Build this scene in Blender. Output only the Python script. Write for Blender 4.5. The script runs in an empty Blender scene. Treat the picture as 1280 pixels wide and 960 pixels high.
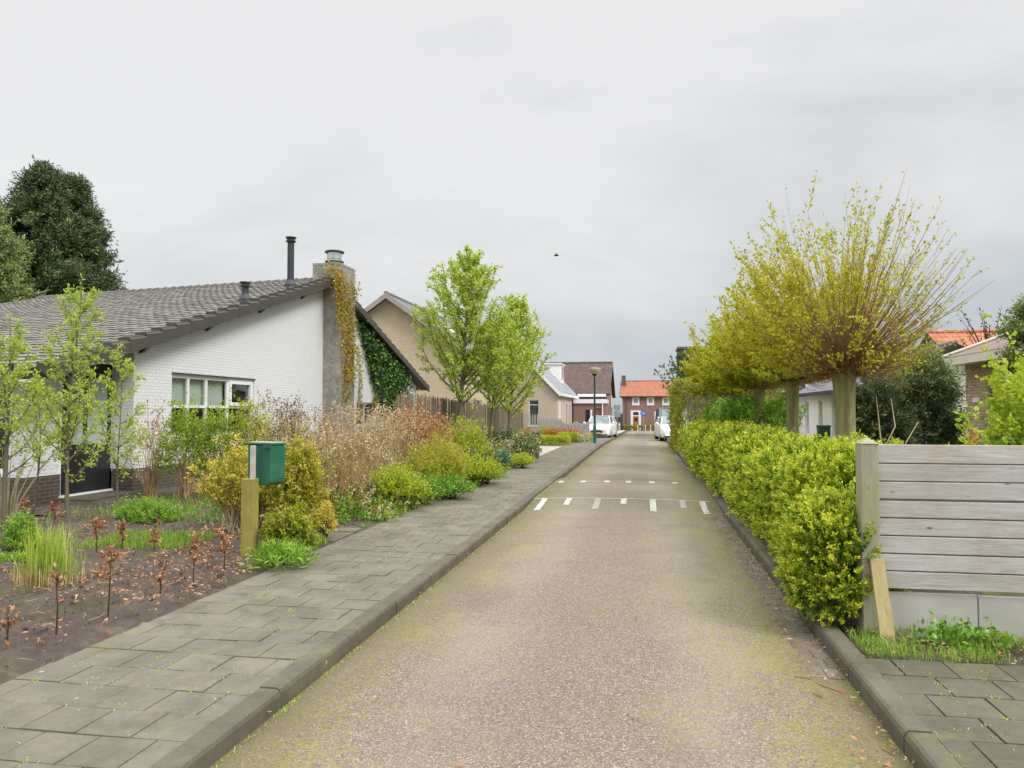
import bpy, math, random
import numpy as np
from mathutils import Vector, Matrix
random.seed(7)
RNG = np.random.default_rng(11)
scene = bpy.context.scene
COL = scene.collection
R = math.radians

# ------------------------------------------------------------------ camera geometry
CAM_H = 1.65
FPX = 950.0
YAW = math.atan(166 / FPX)
PITCH = math.atan(34 / FPX)
Rcam = Matrix.Rotation(YAW, 3, 'Z') @ Matrix.Rotation(math.pi / 2 + PITCH, 3, 'X')

def ray(u, v):
    return Rcam @ Vector(((u - 640) / FPX, (480 - v) / FPX, -1.0))

def on_z(u, v, z=0.0):
    d = ray(u, v)
    t = (z - CAM_H) / d.z
    return d.x * t, d.y * t

def x_at(u, y, v=500):
    d = ray(u, v)
    return d.x * (y / d.y)

def y_at(u, x, v=500):
    d = ray(u, v)
    return d.y * (x / d.x)

def z_at(v, x, y, u=None):
    # height seen at image row v above the point x, y
    lo, hi = -3.0, 30.0
    f = Rcam.transposed()
    for _ in range(40):
        m = (lo + hi) / 2
        c = f @ Vector((x, y, m - CAM_H))
        vv = 480 - FPX * c.y / (-c.z)
        if vv > v: lo = m
        else: hi = m
    return (lo + hi) / 2

def G(y):
    # the street falls gently away beyond 35 m
    if y < 35: return 0.0
    return -0.012 * (min(y, 120) - 35)

# ------------------------------------------------------------------ objects
def tag(o, label=None, cat=None, group=None, kind=None):
    if label: o['label'] = label
    if cat: o['category'] = cat
    if group: o['group'] = group
    if kind: o['kind'] = kind
    return o

def thing(name, label, cat, loc=(0, 0, 0), rz=0.0, group=None):
    o = bpy.data.objects.new(name, None)
    COL.objects.link(o)
    o.empty_display_size = 0.2
    o.location = loc
    o.rotation_euler = (0, 0, rz)
    return tag(o, label, cat, group)

def copy_tree(o, parent=None):
    c = o.copy()
    COL.objects.link(c)
    c.parent = parent
    for ch in o.children:
        copy_tree(ch, c)
    return c

class MB:
    def __init__(s):
        s.v = []; s.f = []
        s.av = []; s.af = []; s.at = []; s.n = 0
        s.has_tone = False
    def _add(s, vs, fs):
        b = len(s.v)
        s.v.extend(vs)
        s.f.extend([tuple(i + b for i in f) for f in fs])
    def box(s, x0, x1, y0, y1, z0, z1):
        if x0 > x1: x0, x1 = x1, x0
        if y0 > y1: y0, y1 = y1, y0
        if z0 > z1: z0, z1 = z1, z0
        s._add([(x0,y0,z0),(x1,y0,z0),(x1,y1,z0),(x0,y1,z0),(x0,y0,z1),(x1,y0,z1),(x1,y1,z1),(x0,y1,z1)],
               [(0,3,2,1),(4,5,6,7),(0,1,5,4),(1,2,6,5),(2,3,7,6),(3,0,4,7)])
        return s
    def hexa(s, p):
        s._add([tuple(q) for q in p], [(0,3,2,1),(4,5,6,7),(0,1,5,4),(1,2,6,5),(2,3,7,6),(3,0,4,7)])
        return s
    def cbox(s, c, sx, sy, sz, rz=0.0, ch=0.0, tilt=(0, 0)):
        # chamfered-top box centred at c (x, y, z bottom)
        hx, hy = sx / 2, sy / 2
        cr, sr = math.cos(rz), math.sin(rz)
        def P(x, y, z):
            z = z + tilt[0] * x + tilt[1] * y
            return (c[0] + x * cr - y * sr, c[1] + x * sr + y * cr, c[2] + z)
        vs = [P(-hx,-hy,0),P(hx,-hy,0),P(hx,hy,0),P(-hx,hy,0)]
        if ch <= 0:
            vs += [P(-hx,-hy,sz),P(hx,-hy,sz),P(hx,hy,sz),P(-hx,hy,sz)]
            s._add(vs, [(0,3,2,1),(4,5,6,7),(0,1,5,4),(1,2,6,5),(2,3,7,6),(3,0,4,7)])
        else:
            a = sz - ch
            vs += [P(-hx,-hy,a),P(hx,-hy,a),P(hx,hy,a),P(-hx,hy,a)]
            hx -= ch; hy -= ch
            vs += [P(-hx,-hy,sz),P(hx,-hy,sz),P(hx,hy,sz),P(-hx,hy,sz)]
            fs = [(0,3,2,1),(8,9,10,11)]
            for i in range(4):
                j = (i + 1) % 4
                fs += [(i,j,4+j,4+i),(4+i,4+j,8+j,8+i)]
            s._add(vs, fs)
        return s
    def prism(s, poly, axis, a, b):
        # poly of 2D points, extruded along axis from a to b
        n = len(poly)
        def P(p, t):
            if axis == 'x': return (t, p[0], p[1])
            if axis == 'y': return (p[0], t, p[1])
            return (p[0], p[1], t)
        vs = [P(p, a) for p in poly] + [P(p, b) for p in poly]
        fs = [tuple(range(n))[::-1], tuple(range(n, 2 * n))]
        fs += [(i, (i + 1) % n, n + (i + 1) % n, n + i) for i in range(n)]
        s._add(vs, fs)
        return s
    def tube(s, pts, rads, n=6, cap=True):
        pts = [Vector(p) for p in pts]
        if not hasattr(rads, '__len__'): rads = [rads] * len(pts)
        b = len(s.v)
        up = None
        for i, p in enumerate(pts):
            if i == 0: d = pts[1] - pts[0]
            elif i == len(pts) - 1: d = pts[-1] - pts[-2]
            else: d = pts[i + 1] - pts[i - 1]
            if d.length < 1e-9: d = Vector((0, 0, 1))
            d.normalize()
            if up is None:
                up = Vector((1, 0, 0)) if abs(d.z) > 0.9 else Vector((0, 0, 1))
            a = d.cross(up)
            if a.length < 1e-4: a = d.cross(Vector((0, 1, 0)))
            a.normalize()
            c = a.cross(d)
            up = c
            for k in range(n):
                t = 2 * math.pi * k / n
                q = p + (a * math.cos(t) + c * math.sin(t)) * rads[i]
                s.v.append((q.x, q.y, q.z))
        m = len(pts)
        for i in range(m - 1):
            for k in range(n):
                k2 = (k + 1) % n
                s.f.append((b + i*n + k, b + i*n + k2, b + (i+1)*n + k2, b + (i+1)*n + k))
        if cap:
            s.f.append(tuple(b + k for k in range(n))[::-1])
            s.f.append(tuple(b + (m-1)*n + k for k in range(n)))
        return s
    def lathe(s, c, prof, n=16):
        b = len(s.v)
        for r, z in prof:
            for k in range(n):
                t = 2 * math.pi * k / n
                s.v.append((c[0] + r * math.cos(t), c[1] + r * math.sin(t), c[2] + z))
        for i in range(len(prof) - 1):
            for k in range(n):
                k2 = (k + 1) % n
                s.f.append((b+i*n+k, b+i*n+k2, b+(i+1)*n+k2, b+(i+1)*n+k))
        s.f.append(tuple(b + k for k in range(n))[::-1])
        m = len(prof) - 1
        s.f.append(tuple(b + m*n + k for k in range(n)))
        return s
    def quads(s, V, tone=None):
        # V: (N,4,3) independent quads
        V = np.asarray(V, dtype=np.float64)
        s.av.append(V.reshape(-1, 3))
        s.at.append(np.zeros(len(V)) if tone is None else np.asarray(tone))
        if tone is not None: s.has_tone = True
        return s
    def build(s, name, mat, parent=None, smooth=False, label=None):
        nv = len(s.v)
        base = np.array(s.v, dtype=np.float64).reshape(-1, 3)
        allv = [base] + s.av
        V = np.concatenate(allv)
        loops = []; starts = []; tot = 0
        for f in s.f:
            starts.append(tot); loops.extend(f); tot += len(f)
        nq = sum(len(a) for a in s.av) // 4
        loops = np.concatenate([np.array(loops, dtype=np.int64), np.arange(nq * 4) + nv])
        starts = np.concatenate([np.array(starts, dtype=np.int64), tot + 4 * np.arange(nq)])
        if parent is not None:
            M = Matrix.Identity(4)
            chain = []
            p = parent
            while p is not None:
                chain.append(p); p = p.parent
            for p in reversed(chain):
                M = M @ Matrix.LocRotScale(p.location, p.rotation_euler, p.scale)
            Mi = np.array(M.inverted())
            V = V @ Mi[:3, :3].T + Mi[:3, 3]
        me = bpy.data.meshes.new(name)
        me.vertices.add(len(V)); me.vertices.foreach_set('co', V.astype(np.float32).ravel())
        me.loops.add(len(loops)); me.loops.foreach_set('vertex_index', loops.astype(np.int32))
        me.polygons.add(len(starts)); me.polygons.foreach_set('loop_start', starts.astype(np.int32))
        me.update(calc_edges=True)
        me.validate()
        if s.has_tone:
            t = np.concatenate([np.zeros(len(s.f))] + s.at)
            a = me.attributes.new('tone', 'FLOAT', 'FACE')
            if len(a.data) == len(t): a.data.foreach_set('value', t.astype(np.float32))
        me.polygons.foreach_set('use_smooth', np.full(len(me.polygons), bool(smooth)))
        me.materials.append(mat)
        o = bpy.data.objects.new(name, me)
        COL.objects.link(o)
        if parent is not None: o.parent = parent
        if label: o['label'] = label
        return o

def bevel(o, w=0.01, seg=2):
    m = o.modifiers.new('bevel', 'BEVEL'); m.width = w; m.segments = seg; m.limit_method = 'ANGLE'
    return o

# ------------------------------------------------------------------ materials
def new_mat(name):
    m = bpy.data.materials.new(name)
    m.use_nodes = True
    nt = m.node_tree
    for n in list(nt.nodes): nt.nodes.remove(n)
    out = nt.nodes.new('ShaderNodeOutputMaterial')
    return m, nt, out

def N(nt, t, **kw):
    n = nt.nodes.new(t)
    for k, v in kw.items():
        if k.startswith('i_'):
            n.inputs[k[2:].replace('_', ' ')].default_value = v
        else:
            setattr(n, k, v)
    return n

def ramp(nt, fac, stops):
    n = nt.nodes.new('ShaderNodeValToRGB')
    e = n.color_ramp.elements
    while len(e) < len(stops): e.new(0.5)
    for i, (p, c) in enumerate(stops):
        e[i].position = p
        e[i].color = (c[0], c[1], c[2], 1) if hasattr(c, '__len__') else (c, c, c, 1)
    nt.links.new(fac, n.inputs[0])
    return n.outputs[0]

def mixc(nt, fac, a, b, mode='MIX'):
    n = nt.nodes.new('ShaderNodeMix'); n.data_type = 'RGBA'; n.blend_type = mode
    for inp, val in ((n.inputs[0], fac), (n.inputs[6], a), (n.inputs[7], b)):
        if hasattr(val, 'is_linked') or hasattr(val, 'links'): nt.links.new(val, inp)
        elif hasattr(val, '__len__'): inp.default_value = (val[0], val[1], val[2], 1)
        else: inp.default_value = val
    return n.outputs[2]

def math_n(nt, op, a, b=0.0, c=0.0, clamp=False):
    n = nt.nodes.new('ShaderNodeMath'); n.operation = op; n.use_clamp = clamp
    for i, val in enumerate((a, b, c)):
        if hasattr(val, 'links'): nt.links.new(val, n.inputs[i])
        else: n.inputs[i].default_value = val
    return n.outputs[0]

def noise(nt, vec, scale, detail=4, rough=0.55, dist=0.0):
    n = nt.nodes.new('ShaderNodeTexNoise')
    n.inputs['Scale'].default_value = scale; n.inputs['Detail'].default_value = detail
    n.inputs['Roughness'].default_value = rough; n.inputs['Distortion'].default_value = dist
    if vec is not None: nt.links.new(vec, n.inputs['Vector'])
    return n.outputs['Fac']

def coords(nt, scale=None):
    tc = nt.nodes.new('ShaderNodeTexCoord').outputs['Object']
    if scale is None: return tc
    mp = nt.nodes.new('ShaderNodeMapping'); mp.inputs['Scale'].default_value = scale
    nt.links.new(tc, mp.inputs['Vector'])
    return mp.outputs[0]

def bsdf(nt, out, color, rough=0.7, spec=0.3, metal=0.0, bump=None, bstr=0.3, bdist=0.01):
    b = nt.nodes.new('ShaderNodeBsdfPrincipled')
    if hasattr(color, 'links'): nt.links.new(color, b.inputs['Base Color'])
    else: b.inputs['Base Color'].default_value = (*color, 1)
    if hasattr(rough, 'links'): nt.links.new(rough, b.inputs['Roughness'])
    else: b.inputs['Roughness'].default_value = rough
    b.inputs['Specular IOR Level'].default_value = spec
    b.inputs['Metallic'].default_value = metal
    if bump is not None:
        bn = nt.nodes.new('ShaderNodeBump'); bn.inputs['Strength'].default_value = bstr
        bn.inputs['Distance'].default_value = bdist
        nt.links.new(bump, bn.inputs['Height']); nt.links.new(bn.outputs[0], b.inputs['Normal'])
    nt.links.new(b.outputs[0], out.inputs[0])
    return b

def plain(name, c, rough=0.6, spec=0.3, metal=0.0, var=0.18, vs=6.0, dirt=None, bstr=0.15):
    m, nt, out = new_mat(name)
    co = coords(nt)
    f = noise(nt, co, vs, 6, 0.6)
    lo = [max(0, x * (1 - var)) for x in c]; hi = [min(1, x * (1 + var)) for x in c]
    col = ramp(nt, f, [(0.3, lo), (0.7, hi)])
    if dirt:
        f2 = noise(nt, co, vs * 0.4, 8, 0.7)
        fac = ramp(nt, f2, [(0.5, 0.0), (0.72, 0.7)])
        col = mixc(nt, fac, col, dirt)
    bsdf(nt, out, col, rough, spec, metal, bump=noise(nt, co, vs * 12, 4), bstr=bstr, bdist=0.004)
    return m

def brick(name, c1, c2, mortar, bw=0.21, bh=0.065, ms=0.012, bstr=0.6, rough=0.85, stain=None, stain_amt=0.5, smooth=0.1):
    m, nt, out = new_mat(name)
    tc = coords(nt)
    sp = nt.nodes.new('ShaderNodeSeparateXYZ'); nt.links.new(tc, sp.inputs[0])
    u = math_n(nt, 'ADD', sp.outputs[0], sp.outputs[1])
    cb = nt.nodes.new('ShaderNodeCombineXYZ')
    nt.links.new(u, cb.inputs[0]); nt.links.new(sp.outputs[2], cb.inputs[1])
    br = nt.nodes.new('ShaderNodeTexBrick')
    nt.links.new(cb.outputs[0], br.inputs['Vector'])
    br.inputs['Scale'].default_value = 1.0
    br.inputs['Brick Width'].default_value = bw; br.inputs['Row Height'].default_value = bh
    br.inputs['Mortar Size'].default_value = ms; br.inputs['Mortar Smooth'].default_value = smooth
    br.inputs['Bias'].default_value = 0.0
    br.inputs['Color1'].default_value = (*c1, 1); br.inputs['Color2'].default_value = (*c2, 1)
    br.inputs['Mortar'].default_value = (*mortar, 1)
    n1 = noise(nt, tc, 1.3, 6, 0.65)
    n2 = noise(nt, tc, 30, 4, 0.6)
    col = mixc(nt, 0.35, br.outputs['Color'], ramp(nt, n2, [(0.3, 0.35), (0.7, 0.95)]), 'MULTIPLY')
    if stain:
        col = mixc(nt, ramp(nt, n1, [(0.45, 0.0), (0.75, stain_amt)]), col, stain)
    h = math_n(nt, 'ADD', math_n(nt, 'MULTIPLY', br.outputs['Fac'], -1.0), math_n(nt, 'MULTIPLY', n2, 0.35))
    bsdf(nt, out, col, rough, 0.2, bump=h, bstr=bstr, bdist=0.012)
    return m

def leafmat(name, stops, trans=0.35, rough=0.45, spec=0.35, patch=None, pscale=3.0):
    m, nt, out = new_mat(name)
    at = nt.nodes.new('ShaderNodeAttribute'); at.attribute_name = 'tone'
    f = at.outputs['Fac']
    co = coords(nt)
    nz = noise(nt, co, pscale, 3, 0.5)
    f = math_n(nt, 'ADD', f, math_n(nt, 'MULTIPLY', math_n(nt, 'SUBTRACT', nz, 0.5), 0.7), clamp=True)
    col = ramp(nt, f, stops)
    b = nt.nodes.new('ShaderNodeBsdfPrincipled')
    nt.links.new(col, b.inputs['Base Color'])
    b.inputs['Roughness'].default_value = rough; b.inputs['Specular IOR Level'].default_value = spec
    t = nt.nodes.new('ShaderNodeBsdfTranslucent')
    tcol = mixc(nt, 0.5, col, (0.9, 1.0, 0.25), 'MULTIPLY')
    nt.links.new(tcol, t.inputs['Color'])
    mx = nt.nodes.new('ShaderNodeMixShader'); mx.inputs[0].default_value = trans
    nt.links.new(b.outputs[0], mx.inputs[1]); nt.links.new(t.outputs[0], mx.inputs[2])
    nt.links.new(mx.outputs[0], out.inputs[0])
    return m

def glassmat(name, tint=(0.02, 0.025, 0.03), rough=0.05):
    m, nt, out = new_mat(name)
    co = coords(nt)
    col = ramp(nt, noise(nt, co, 1.5, 2), [(0.35, tint), (0.65, [x * 2.2 for x in tint])])
    b = bsdf(nt, out, col, rough, 0.8)
    return m

def seeglass(name):
    m, nt, out = new_mat(name)
    tr = N(nt, 'ShaderNodeBsdfTransparent'); tr.inputs[0].default_value = (0.86, 0.9, 0.88, 1)
    gl = N(nt, 'ShaderNodeBsdfGlossy'); gl.inputs['Roughness'].default_value = 0.03
    fr = N(nt, 'ShaderNodeLayerWeight'); fr.inputs[0].default_value = 0.5
    mx = N(nt, 'ShaderNodeMixShader')
    nt.links.new(math_n(nt, 'ADD', math_n(nt, 'POWER', fr.outputs[1], 3.0), 0.04), mx.inputs[0])
    nt.links.new(tr.outputs[0], mx.inputs[1]); nt.links.new(gl.outputs[0], mx.inputs[2])
    nt.links.new(mx.outputs[0], out.inputs[0])
    return m

# ------------------------------------------------------------------ leaf clouds
def unit(a):
    n = np.linalg.norm(a, axis=-1, keepdims=True)
    return a / np.maximum(n, 1e-9)

def rand_dirs(n, up=0.0):
    d = RNG.normal(size=(n, 3)); d[:, 2] += up
    return unit(d)

def leaf_quads(base, direc, length, width, fold=0.25, flat=0.0):
    # base (N,3), direc (N,3) unit; returns (N,4,3) diamonds
    n = len(base)
    L = length if hasattr(length, '__len__') else np.full(n, length)
    W = width if hasattr(width, '__len__') else np.full(n, width)
    rnd = rand_dirs(n); rnd[:, 2] += flat
    side = unit(np.cross(direc, rnd))
    nor = np.cross(side, direc)
    mid = base + direc * (L * 0.45)[:, None] + nor * (L * fold)[:, None] * RNG.uniform(-1, 1, (n, 1))
    tip = base + direc * L[:, None]
    a = mid + side * (W * 0.5)[:, None]
    b = mid - side * (W * 0.5)[:, None]
    return np.stack([base, a, tip, b], axis=1)

def shoots_leaves(start, end, per, L, W, spread=0.9, t0=0.1, radial=0.02, outw=0.6):
    # leaves along straight shoots (M,3)->(M,3)
    M = len(start)
    t = RNG.uniform(t0, 1.0, (M, per))
    P = start[:, None, :] + (end - start)[:, None, :] * t[:, :, None]
    P = P.reshape(-1, 3) + RNG.normal(0, radial, (M * per, 3))
    ax = unit(end - start)
    D = np.repeat(ax, per, axis=0) * outw + rand_dirs(M * per) * spread
    D = unit(D)
    k = M * per
    LL = L * RNG.uniform(0.6, 1.25, k); WW = W * RNG.uniform(0.7, 1.2, k)
    return leaf_quads(P, D, LL, WW), t.reshape(-1)

def blades(pos, h, w, lean=0.35, droop=0.25):
    # two-segment grass blades; returns quads (2N,4,3)
    n = len(pos)
    H = h * RNG.uniform(0.5, 1.2, n)
    a = RNG.uniform(0, 2 * math.pi, n)
    d = np.stack([np.cos(a), np.sin(a), np.zeros(n)], 1)
    s = np.stack([-np.sin(a), np.cos(a), np.zeros(n)], 1)
    ln = RNG.uniform(0, lean, n)
    up = np.array([0, 0, 1.0])
    mid = pos + up * (H * 0.55)[:, None] + d * (H * ln * 0.5)[:, None]
    tip = pos + up * (H * (1 - droop * ln))[:, None] + d * (H * (ln * 1.4))[:, None]
    W = (w * RNG.uniform(0.6, 1.2, n))[:, None]
    q1 = np.stack([pos - s * W * .5, pos + s * W * .5, mid + s * W * .45, mid - s * W * .45], 1)
    q2 = np.stack([mid - s * W * .45, mid + s * W * .45, tip + s * W * .05, tip - s * W * .05], 1)
    return np.concatenate([q1, q2])

def blob_noise(d, seed, k=5, amp=0.2):
    # smooth direction noise for lumpy outlines
    r = np.random.default_rng(seed)
    out = np.zeros(len(d))
    for i in range(k):
        f = r.normal(size=3) * (1.5 + i * 1.1); ph = r.uniform(0, 6.28)
        out += np.sin(d @ f + ph) / (1 + i * 0.35)
    return 1 + amp * out / math.sqrt(k)
# ================================================================== world, sun, camera
def build_world():
    w = bpy.data.worlds.new('World'); scene.world = w; w.use_nodes = True
    nt = w.node_tree
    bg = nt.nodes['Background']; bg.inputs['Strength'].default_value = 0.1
    sky = nt.nodes.new('ShaderNodeTexSky'); sky.sky_type = 'NISHITA'; sky.sun_disc = False
    sky.sun_elevation = R(44); sky.sun_rotation = R(120)
    tc = nt.nodes.new('ShaderNodeTexCoord').outputs['Generated']
    sp = nt.nodes.new('ShaderNodeSeparateXYZ'); nt.links.new(tc, sp.inputs[0])
    mp = nt.nodes.new('ShaderNodeMapping'); mp.inputs['Scale'].default_value = (1, 1, 2.6)
    nt.links.new(tc, mp.inputs['Vector'])
    n1 = noise(nt, mp.outputs[0], 1.7, 5, 0.55, 0.4)
    n2 = noise(nt, mp.outputs[0], 5.0, 5, 0.6, 0.3)
    z = sp.outputs[2]
    # overcast: darker slate band low over the street, brighter overhead; brighter to the left
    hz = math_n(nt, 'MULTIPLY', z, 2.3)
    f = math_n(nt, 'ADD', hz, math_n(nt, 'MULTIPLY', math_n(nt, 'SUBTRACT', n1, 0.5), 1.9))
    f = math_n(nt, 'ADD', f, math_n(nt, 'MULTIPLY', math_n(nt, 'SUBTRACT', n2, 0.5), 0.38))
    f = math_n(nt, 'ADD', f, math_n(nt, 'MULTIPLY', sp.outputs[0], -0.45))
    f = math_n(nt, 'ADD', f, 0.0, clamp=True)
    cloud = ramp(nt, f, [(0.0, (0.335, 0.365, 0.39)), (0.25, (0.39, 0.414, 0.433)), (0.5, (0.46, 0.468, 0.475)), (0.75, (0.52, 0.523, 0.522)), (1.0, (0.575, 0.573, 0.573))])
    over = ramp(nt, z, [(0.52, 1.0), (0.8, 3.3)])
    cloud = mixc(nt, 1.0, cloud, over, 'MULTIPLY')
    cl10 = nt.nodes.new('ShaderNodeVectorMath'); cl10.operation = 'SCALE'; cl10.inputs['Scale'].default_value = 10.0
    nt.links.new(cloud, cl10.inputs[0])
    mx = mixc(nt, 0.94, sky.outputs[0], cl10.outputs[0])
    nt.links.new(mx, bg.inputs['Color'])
    sd = bpy.data.lights.new('sun', 'SUN'); sd.energy = 1.7; sd.angle = R(22); sd.color = (1.0, 0.965, 0.91)
    so = bpy.data.objects.new('sun', sd); COL.objects.link(so)
    az = R(120)   # clockwise from +Y
    el = R(44)
    dirv = Vector((math.sin(az) * math.cos(el), math.cos(az) * math.cos(el), math.sin(el)))
    so.rotation_euler = dirv.to_track_quat('Z', 'Y').to_euler()
    so.location = dirv * 30
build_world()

cam_d = bpy.data.cameras.new('camera'); cam_d.sensor_width = 36; cam_d.lens = FPX / 1280 * 36
cam_d.clip_start = 0.05; cam_d.clip_end = 2000
cam = bpy.data.objects.new('camera', cam_d); COL.objects.link(cam)
cam.location = (0, 0, CAM_H); cam.rotation_euler = Rcam.to_euler()
scene.camera = cam
scene.view_settings.view_transform = 'Standard'; scene.view_settings.look = 'None'
scene.view_settings.exposure = 0.58; scene.view_settings.gamma = 1.0
scene.render.engine = 'CYCLES'
scene.cycles.max_bounces = 6; scene.cycles.diffuse_bounces = 3; scene.cycles.transparent_max_bounces = 8
scene.render.resolution_x = 1024; scene.render.resolution_y = 768

XL, XR = -2.0, 1.22          # road edges at the foot of the kerbs
KW = 0.13                    # kerb width
PZ = 0.10                    # pavement height
XP = -3.62                   # outer edge of left pavement

# ------------------------------------------------------------------ setting materials
def mat_road():
    m, nt, out = new_mat('road_aggregate')
    co = coords(nt)
    n0 = noise(nt, co, 0.5, 5, 0.6)
    base = ramp(nt, n0, [(0.3, (0.212, 0.172, 0.130)), (0.7, (0.27, 0.222, 0.170))])
    vo = nt.nodes.new('ShaderNodeTexVoronoi'); vo.inputs['Scale'].default_value = 115
    nt.links.new(co, vo.inputs['Vector'])
    sc = nt.nodes.new('ShaderNodeSeparateColor'); nt.links.new(vo.outputs['Color'], sc.inputs[0])
    chip = ramp(nt, sc.outputs[0], [(0.0, (0.07, 0.065, 0.06)), (0.35, (0.18, 0.15, 0.125)), (0.62, (0.30, 0.24, 0.205)), (0.86, (0.44, 0.39, 0.345)), (1.0, (0.75, 0.71, 0.66))])
    col = mixc(nt, 0.42, base, chip)
    gap = ramp(nt, vo.outputs['Distance'], [(0.35, 1.0), (0.75, 0.42)])
    col = mixc(nt, 0.8, col, gap, 'MULTIPLY')
    # moss in the surface: fine grains in broad patches, thicker to the right edge and left gutter
    sp = nt.nodes.new('ShaderNodeSeparateXYZ'); nt.links.new(co, sp.inputs[0])
    edge = math_n(nt, 'ABSOLUTE', math_n(nt, 'ADD', sp.outputs[0], 0.55))
    edge = math_n(nt, 'MULTIPLY', edge, 0.10)
    n1 = noise(nt, co, 1.1, 4, 0.6, 0.5)
    n2 = noise(nt, co, 17, 7, 0.85)
    mf = math_n(nt, 'ADD', math_n(nt, 'MULTIPLY', n1, 0.34), math_n(nt, 'ADD', math_n(nt, 'MULTIPLY', n2, 0.95), edge))
    mk = ramp(nt, mf, [(0.742, 0.0), (0.80, 0.75)])
    moss = ramp(nt, noise(nt, co, 60, 3), [(0.3, (0.13, 0.125, 0.035)), (0.7, (0.31, 0.29, 0.07))])
    col = mixc(nt, mk, col, moss)
    # dirt collected along both kerbs, paler wheel tracks, repaired dark patches
    ex = math_n(nt, 'ABSOLUTE', math_n(nt, 'ADD', sp.outputs[0], 0.39))
    ne = noise(nt, co, 2.2, 5, 0.7)
    em = ramp(nt, math_n(nt, 'ADD', ex, math_n(nt, 'MULTIPLY', ne, 0.5)), [(0.0, 0.0), (1.0, 1.0)])
    em = math_n(nt, 'SUBTRACT', math_n(nt, 'ADD', ex, math_n(nt, 'MULTIPLY', ne, 0.55)), 1.45)
    em = math_n(nt, 'MULTIPLY', em, 2.2, clamp=True)
    col = mixc(nt, math_n(nt, 'MULTIPLY', em, 0.75), col, (0.125, 0.108, 0.062))
    tk = math_n(nt, 'COSINE', math_n(nt, 'MULTIPLY', math_n(nt, 'ADD', sp.outputs[0], 0.39), 4.2))
    col = mixc(nt, ramp(nt, math_n(nt, 'ADD', math_n(nt, 'MULTIPLY', tk, -0.25), n1), [(0.45, 0.0), (0.85, 0.3)]), col, (0.34, 0.30, 0.25))
    npt = noise(nt, coords(nt, (0.55, 0.28, 1)), 1.3, 3, 0.45, 0.2)
    col = mixc(nt, ramp(nt, npt, [(0.58, 0.0), (0.63, 0.3)]), col, (0.15, 0.13, 0.105))
    n3 = noise(nt, co, 3.0, 6, 0.7)
    col = mixc(nt, ramp(nt, n3, [(0.55, 0.0), (0.8, 0.45)]), col, (0.17, 0.145, 0.12))
    bp = math_n(nt, 'ADD', math_n(nt, 'MULTIPLY', vo.outputs['Distance'], -0.8), math_n(nt, 'MULTIPLY', n2, 0.5))
    bsdf(nt, out, col, 0.85, 0.25, bump=bp, bstr=0.8, bdist=0.006)
    return m

def mat_slab(name, c, moss=0.5, seed=0.0, green=(0.23, 0.25, 0.05), var=0.2):
    m, nt, out = new_mat(name)
    co = coords(nt)
    at = nt.nodes.new('ShaderNodeAttribute'); at.attribute_name = 'tone'
    base = ramp(nt, at.outputs['Fac'], [(0.0, [x * (1 - var) for x in c]), (1.0, [x * (1 + var) for x in c])])
    n1 = noise(nt, co, 2.6, 9, 0.75)
    col = mixc(nt, ramp(nt, n1, [(0.42, 0.0), (0.62, 0.8)]), base, [x * 0.62 for x in c])
    n2 = noise(nt, co, 160, 2)
    col = mixc(nt, 0.4, col, ramp(nt, n2, [(0.36, 0.55), (0.66, 1.0)]), 'MULTIPLY')
    sp = noise(nt, co, 12, 2, 0.4)
    col = mixc(nt, ramp(nt, sp, [(0.76, 0.0), (0.79, 0.5)]), col, (0.5, 0.5, 0.46))
    n3 = noise(nt, co, 1.4, 6, 0.75, 0.6)
    col = mixc(nt, ramp(nt, n3, [(0.62 - 0.1 * moss, 0.0), (0.85, moss)]), col, green)
    bsdf(nt, out, col, 0.8, 0.25, bump=math_n(nt, 'ADD', math_n(nt, 'MULTIPLY', n2, 0.4), n1), bstr=0.35, bdist=0.006)
    return m

def mat_soil():
    m, nt, out = new_mat('garden_soil')
    co = coords(nt)
    n1 = noise(nt, co, 4, 8, 0.75); n2 = noise(nt, co, 40, 5, 0.7)
    col = ramp(nt, n1, [(0.3, (0.065, 0.052, 0.043)), (0.55, (0.125, 0.103, 0.086)), (0.8, (0.22, 0.185, 0.155))])
    col = mixc(nt, ramp(nt, n2, [(0.62, 0.0), (0.72, 0.5)]), col, (0.22, 0.17, 0.13))
    col = mixc(nt, ramp(nt, noise(nt, co, 1.2, 5, 0.7), [(0.56, 0.0), (0.7, 0.55)]), col, (0.10, 0.13, 0.03))
    bsdf(nt, out, col, 0.95, 0.15, bump=math_n(nt, 'ADD', n1, n2), bstr=0.9, bdist=0.03)
    return m

M = {}
M['road'] = mat_road()
M['slab'] = mat_slab('pavement_slab', (0.200, 0.180, 0.143), 0.6, var=0.09)
M['slab_right'] = mat_slab('pavement_slab_mossy', (0.140, 0.126, 0.094), 0.8, var=0.08)
M['joint'] = plain('joint_dirt', (0.022, 0.02, 0.014), 0.95, 0.1, var=0.5, vs=9, dirt=(0.10, 0.11, 0.02))
M['kerb'] = mat_slab('kerb_concrete', (0.15, 0.136, 0.105), 0.7, var=0.08)
M['gutter'] = mat_slab('gutter_paver', (0.195, 0.168, 0.135), 0.6, var=0.10)
M['soil'] = mat_soil()
M['paint'] = plain('road_paint', (0.50, 0.49, 0.44), 0.6, 0.3, var=0.25, vs=14, dirt=(0.26, 0.23, 0.19))
M['paint_worn'] = plain('worn_road_paint', (0.33, 0.31, 0.265), 0.6, 0.3, var=0.25, vs=14, dirt=(0.24, 0.21, 0.17))
M['drive'] = plain('driveway_concrete', (0.42, 0.39, 0.34), 0.85, 0.2, var=0.15, vs=3, dirt=(0.28, 0.27, 0.2))
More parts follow.
